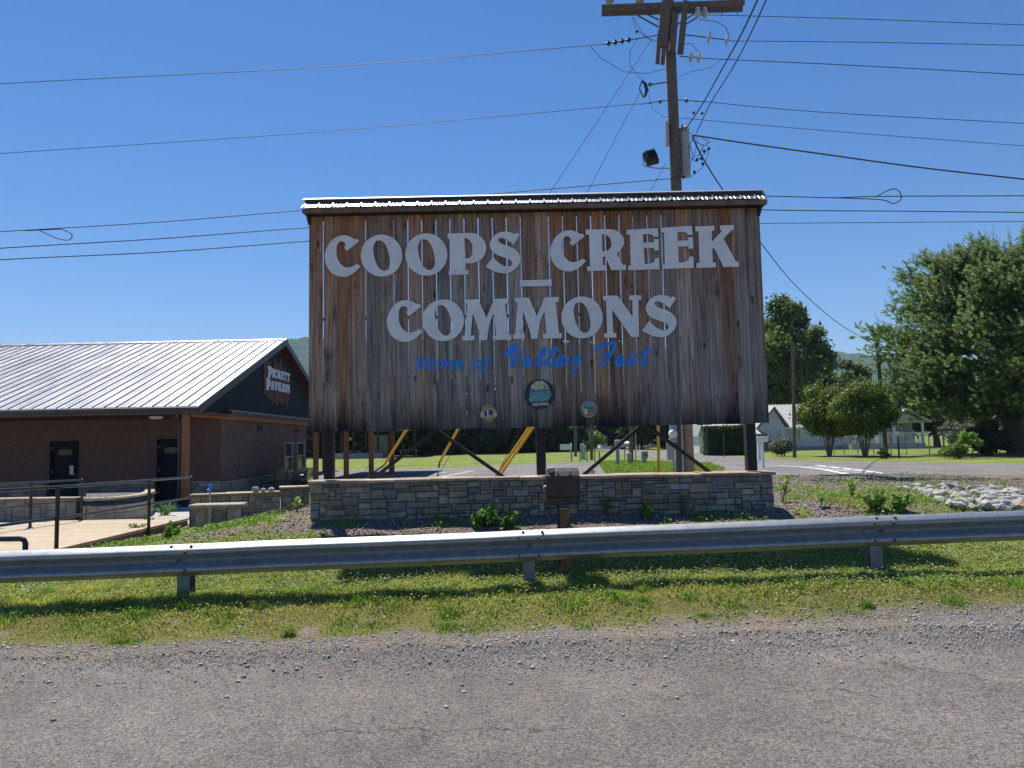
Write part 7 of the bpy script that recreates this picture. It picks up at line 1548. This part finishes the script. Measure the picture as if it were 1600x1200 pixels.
# chain link fence
FY0, FY1 = 50.0, 50.0; cf = thing('chain_link_fence', (P(1400,700,50).x, 50, ZF), 'galvanised chain link fence across the lawn in front of the porch', 'fence')
fp = [(1303,52),(1319,51.5),(1340,51),(1365,50.5),(1392,50),(1416,49.5),(1452,49),(1475,48.5)]
tops_ = {}
for i, (px, Y) in enumerate(fp):
    x_ = P(px, 700, Y).x; r_ = .06 if i == len(fp)-1 else .035; zt_ = Hs(x_, Y)+(1.25 if i < 7 else 1.5); tops_[i] = Vector((x_, Y, zt_)); m_ = MB(); m_.tube([(x_, Y, ZF-.1), (x_, Y, zt_)], r_, 8); m_.build('post', M['galv_light'], cf)
tops_[7].z -= .22
for i in range(len(fp)-1): m_ = MB(); m_.tube([tops_[i], tops_[i+1]], .028, 6); m_.build('top_rail', M['galv_light'], cf)
m_ = MB()
for i in range(len(fp)-1):
    a, b_ = tops_[i], tops_[i+1]; L_ = (b_-a).length; st = .22; nn_ = int(L_/st)
    for k in range(-5, nn_+1):
        for s_ in (0, 1):
            x0_, x1_ = k*st, k*st+1.15
            if s_: x0_, x1_ = x1_, x0_
            def at_(u, v): f = max(0, min(1, u/L_)); p_ = a.lerp(b_, f); return (p_.x, p_.y, ZF+.03+v)
            u0, v0, u1, v1 = x0_, 0, x1_, 1.15
            def clipu(u, v, uo, vo):
                if u < 0: return 0, v+(vo-v)*(0-u)/(uo-u)
                if u > L_: return L_, v+(vo-v)*(L_-u)/(uo-u)
                return u, v
            if (u0 < 0 and u1 < 0) or (u0 > L_ and u1 > L_): continue
            a0_ = clipu(u0, v0, u1, v1); a1_ = clipu(u1, v1, u0, v0); m_.tube([at_(*a0_), at_(*a1_)], .004, 3, False)
m_.build('wire_mesh', M['galv_light'], cf)

# ------------------------------------------------------------------ riprap rocks
rr = random.Random(12); bases = []
for k in range(9):
    bm = bmesh.new(); bmesh.ops.create_icosphere(bm, subdivisions=1, radius=1)
    for v in bm.verts: v.co = v.co*(1+.42*mnoise.noise(v.co*1.7+Vector((k*13.1, 0, 0))))
    for _ in range(3):
        n_ = Vector((rr.gauss(0,1), rr.gauss(0,1), rr.gauss(0,1))).normalized(); bmesh.ops.bisect_plane(bm, geom=bm.verts[:]+bm.edges[:]+bm.faces[:], plane_co=n_*.62, plane_no=n_, clear_outer=True)
        ed = [e for e in bm.edges if e.is_boundary]; bmesh.ops.holes_fill(bm, edges=ed, sides=0)
    me = bpy.data.meshes.new('rock'); bm.to_mesh(me); bm.free(); me.materials.append(M['rock']); bases.append(me)
zone = [(1350,748,19.5),(1385,746,19.0),(1400,758,16.5),(1440,752,17.5),(1470,764,14.8),(1500,760,16.0),(1500,780,13.2),(1540,775,14.0),(1570,785,12.8),(1600,790,12.4),(1640,790,12.5)]
cnt = 0
for i in range(330):
    f = rr.random()**.9; px = 1350+290*f; k_ = np.interp(px, [z[0] for z in zone], [z[1] for z in zone]); 
    y_lo, y_hi = np.interp(px, [1345,1400,1440,1480,1520,1600,1650], [741,742,741,744,750,776,785]), np.interp(px, [1345,1400,1440,1480,1520,1600,1650], [746,764,772,790,797,798,800])
    py = rr.uniform(y_lo, y_hi)
    # intersect with the terrain
    d = ray(px, py); lo, hi = 8.0, 30.0
    for _ in range(40):
        mid = (lo+hi)/2; q = CAMP+d*(mid/d.y)
        if q.z < Hs(q.x, q.y): hi = mid
        else: lo = mid
    q = CAMP+d*(lo/d.y)
    if q.y > 22: continue
    s_ = rr.uniform(.055, .115)*(1 if rr.random() < .8 else 1.35); o = bpy.data.objects.new('rock', bases[i % 9]); C.objects.link(o)
    o.location = (q.x, q.y, q.z+s_*.18); o.scale = (s_*rr.uniform(.9,1.5), s_*rr.uniform(.7,1.1), s_*rr.uniform(.5,.85)); o.rotation_euler = (rr.uniform(-.3,.3), rr.uniform(-.3,.3), rr.uniform(0,6.28))
    tag(o, 'angular grey limestone rock in the riprap spread beside the side road', 'rock', 'riprap rocks'); cnt += 1

# ------------------------------------------------------------------ single plants in the bed
def groundhit(px, py, lo=7.0, hi=40.0):
    d = ray(px, py); 
    for t_ in np.arange(lo, hi, .05):
        q = CAMP+d*(t_/d.y)
        if q.z <= Hs(q.x, q.y): return Vector((q.x, q.y, Hs(q.x, q.y)))
    return CAMP+d*(hi/d.y)
def milkweed(px, py, h, label, nl=14, seed=1, lw=.03, ll=.13, mat='weed', Y=None, mean=.7):
    q = groundhit(px, py) if Y is None else Vector((P(px,py,Y).x, Y, Hs(P(px,py,Y).x, Y))); rr = random.Random(seed); t_ = thing('broadleaf_weed', q, label, 'plant', 'leafy weeds in the bed')
    m_ = MB(); stems = [(Vector((rr.uniform(-.03,.03), rr.uniform(-.03,.03), 0)), Vector((rr.uniform(-.12,.12), rr.uniform(-.1,.1), h*rr.uniform(.8,1)))) for _ in range(max(1, nl//6))]
    for a, b_ in stems: m_.tube([q+a-Vector((0,0,.03)), q+a.lerp(b_,.5), q+b_], [.007,.006,.004], 5)
    m_.build('stem', M['stemg'], t_); V_, F_, T_ = [], [], []
    for i in range(nl*len(stems)//max(1,nl//6) if False else nl):
        a, b_ = stems[i % len(stems)]; f = .25+.75*((i//len(stems)+1)/(nl/len(stems)+1)); c = q+a.lerp(b_, f); an = i*2.39+rr.uniform(-.3,.3); L_ = ll*rr.uniform(.7,1.15)*(1.15-.45*f); rise = rr.uniform(.2,.8)
        d = Vector((math.cos(an), math.sin(an), rise)).normalized(); s_ = d.cross(Vector((0,0,1))).normalized()*lw*rr.uniform(.8,1.2); dp = Vector((0,0,-L_*.22)); b0 = len(V_)
        V_ += [c, c+d*L_*.35+s_, c+d*L_*.7+s_*.85+dp*.4, c+d*L_+dp, c+d*L_*.7-s_*.85+dp*.4, c+d*L_*.35-s_, c+d*L_*.5+dp*.1-Vector((0,0,.006))]
        for k in range(6): F_.append((b0+k, b0+(k+1) % 6, b0+6))
        tv = max(0, min(1, rr.gauss(mean, .15))); T_ += [(tv, .02, 0)]*7
    o = np_mesh('leaf', np.array([tuple(v) for v in V_]), np.array(F_), M[mat], parent=t_, col=np.array(T_)); o['kind'] = 'stuff'; return t_
M['stemg'] = simple('green_stem', (.10,.16,.05), .7, 0, .2)
milkweed(945, 803, .26, 'pale green milkweed in front of the wall, right of the floodlight post', 16, 1); milkweed(1071, 804, .25, 'pale green milkweed against the wall below the rusty stone', 16, 2)
milkweed(1224, 785, .42, 'bright broad leaved weed at the end of the stone wall', 26, 3, .035, .14); milkweed(1284, 793, .26, 'bright weed in the gravel halfway to the riprap', 22, 4, .03, .11)
milkweed(1330, 778, .32, 'yellow green weed on the gravel slope by the riprap', 30, 5, .03, .13, mean=.85); milkweed(418, 806, .34, 'bright yellow green weed beside the stone bench', 26, 6, .035, .13, mean=.9)
milkweed(466, 800, .26, 'small weed near the left end of the stone wall', 18, 7); milkweed(345, 812, .14, 'small bright weed beneath the stone bench', 8, 8, .03, .09, mean=.9)
milkweed(862, 806, .20, 'thin weed at the foot of the floodlight post', 12, 9, .015, .08)
for i, (px, py, h, lab) in enumerate(((770,822,.27,'bushy weed in front of the wall, left of the floodlight'),(745,826,.17,'lower leafy weed left of the bushy one'),(795,826,.17,'lower leafy weed right of the bushy one'),(1010,812,.16,'sprawling weed between the two milkweeds'),(1405,800,.24,'bushy weed mass beside the riprap'),(1370,798,.26,'low weed mass on the gravel slope'),(260,842,.2,'leafy weed at the foot of the boardwalk'),(215,838,.22,'leafy weed mass against the boardwalk edge'),(235,822,.17,'leafy weed below the second handrail post'),(258,806,.30,'leafy weed close to the end post of the handrail'),(1640,770,.3,'weeds beyond the riprap'))):
    q = groundhit(px, py); rg = np.random.default_rng(300+i); n = 620; t_ = thing('bushy_weed', q, lab, 'plant', 'leafy weeds in the bed')
    ns_ = 9; sa = rg.uniform(0, 6.28, ns_); sl_ = h*rg.uniform(.55, 1.25, ns_); sr_ = rg.uniform(.15, 1.15, ns_); tips = np.stack([np.cos(sa)*sr_*h, np.sin(sa)*sr_*h*.8, sl_], -1); ki = rg.integers(0, ns_, n); fk = rg.random(n)**.7; d = rg.normal(size=(n, 3)); c = np.array(q)+tips[ki]*fk[:, None]*np.array([1,1,1])+d*h*.13*(1.1-fk*.6)[:, None]; c[:, 2] = np.maximum(c[:, 2], q.z+.01); nr = d+rg.normal(size=(n,3))*.5; nr[:, 2] += .6
    leaves('foliage', c, nr, rg.uniform(.012, .032, n), M['weed'], tints(n, .5, .22, None, 5), parent=t_, seed=3)
    m_ = MB()
    for k in range(7): e_ = Vector(c[k]); m_.tube([q+Vector((0,0,-.03)), q.lerp(e_, .5)+Vector((0,0,.04)), e_], [.006,.005,.003], 4)
    m_.build('stem', M['stemg'], t_)

# ------------------------------------------------------------------ wooded ridge far away
hx_ = np.linspace(-4200, 4200, 900); tabx = [-600,0,200,300,380,440,483,640,800,1000,1200,1290,1340,1400,1600,2200]; taby = [548,536,535,531,528,526,525,528,531,538,545,545,548,552,556,560]
HYd = 2600.0; crest = []
pxs = 800+hx_/HYd*FPX; cy = np.interp(pxs, tabx, taby)
crest = np.array([P(float(a), float(b_), HYd).z for a, b_ in zip(pxs, cy)]); rows = 90; V_ = []
for j in range(rows+1):
    f = j/rows; yy = 1500+(HYd-1500)*f; base_z = -8+crest*(f**1.25)*(yy/HYd if False else 1)
    rough = 16*(fbm(hx_, np.full_like(hx_, yy), .03, 200, 3)-.5)+60*(fbm(hx_, np.full_like(hx_, yy), .0035, 210, 3)-.5)*math.sin(math.pi*f)
    V_.append(np.stack([hx_, yy+0*hx_, base_z+rough*min(1, f*6)], -1))
V_.append(np.stack([hx_, hx_*0+3400, hx_*0-20], -1)); V_ = np.concatenate(V_); nh = len(hx_); ii = np.arange(nh-1)
F_ = np.concatenate([np.stack([k*nh+ii, k*nh+ii+1, (k+1)*nh+ii+1, (k+1)*nh+ii], -1) for k in range(rows+1)])
m, t, b = newmat('distant_forest'); p = geo_pos(t); vo = t.nodes.new('ShaderNodeTexVoronoi'); vo.inputs['Scale'].default_value = .075; t.links.new(p, vo.inputs['Vector'])
sp = t.nodes.new('ShaderNodeSeparateColor'); t.links.new(vo.outputs['Color'], sp.inputs[0]); nn = noise(t, p, .006, 5, .6)
col = ramp(t, [(0,(.022,.042,.016)), (.5,(.04,.07,.022)), (1,(.075,.11,.034))], sp.outputs[0]).outputs[0]
col = mixc(t, .8, col, ramp(t, [(.3,(.65,.7,.7)), (.7,(1.3,1.25,1.2))], nn.outputs[0]).outputs[0], 'MULTIPLY'); t.links.new(col, b.inputs['Base Color']); b.inputs['Roughness'].default_value = 1; b.inputs['Specular IOR Level'].default_value = 0
hh = mathn(t, 'SUBTRACT', 1.0, vo.outputs['Distance']); bump(t, b, hh, 1.0, 9.0)
o = np_mesh('hills', V_, F_, m); tag(o, 'long wooded ridge on the horizon fading blue', kind='structure')

# ------------------------------------------------------------------ air between here and the ridge
m = bpy.data.materials.new('haze_air'); m.use_nodes = True; t = m.node_tree; t.nodes.remove(t.nodes['Principled BSDF']); pv = t.nodes.new('ShaderNodeVolumePrincipled')
pv.inputs['Color'].default_value = (.62,.80,1.0,1); pv.inputs['Density'].default_value = .00014; pv.inputs['Anisotropy'].default_value = .0; t.links.new(pv.outputs[0], t.nodes['Material Output'].inputs['Volume'])
m_ = MB(); m_.box(-4700, 4700, -60, 5400, -45, 480); o = m_.build('haze', m, origin=(0,0,0)); tag(o, 'thin bluish summer haze filling the valley', kind='stuff')
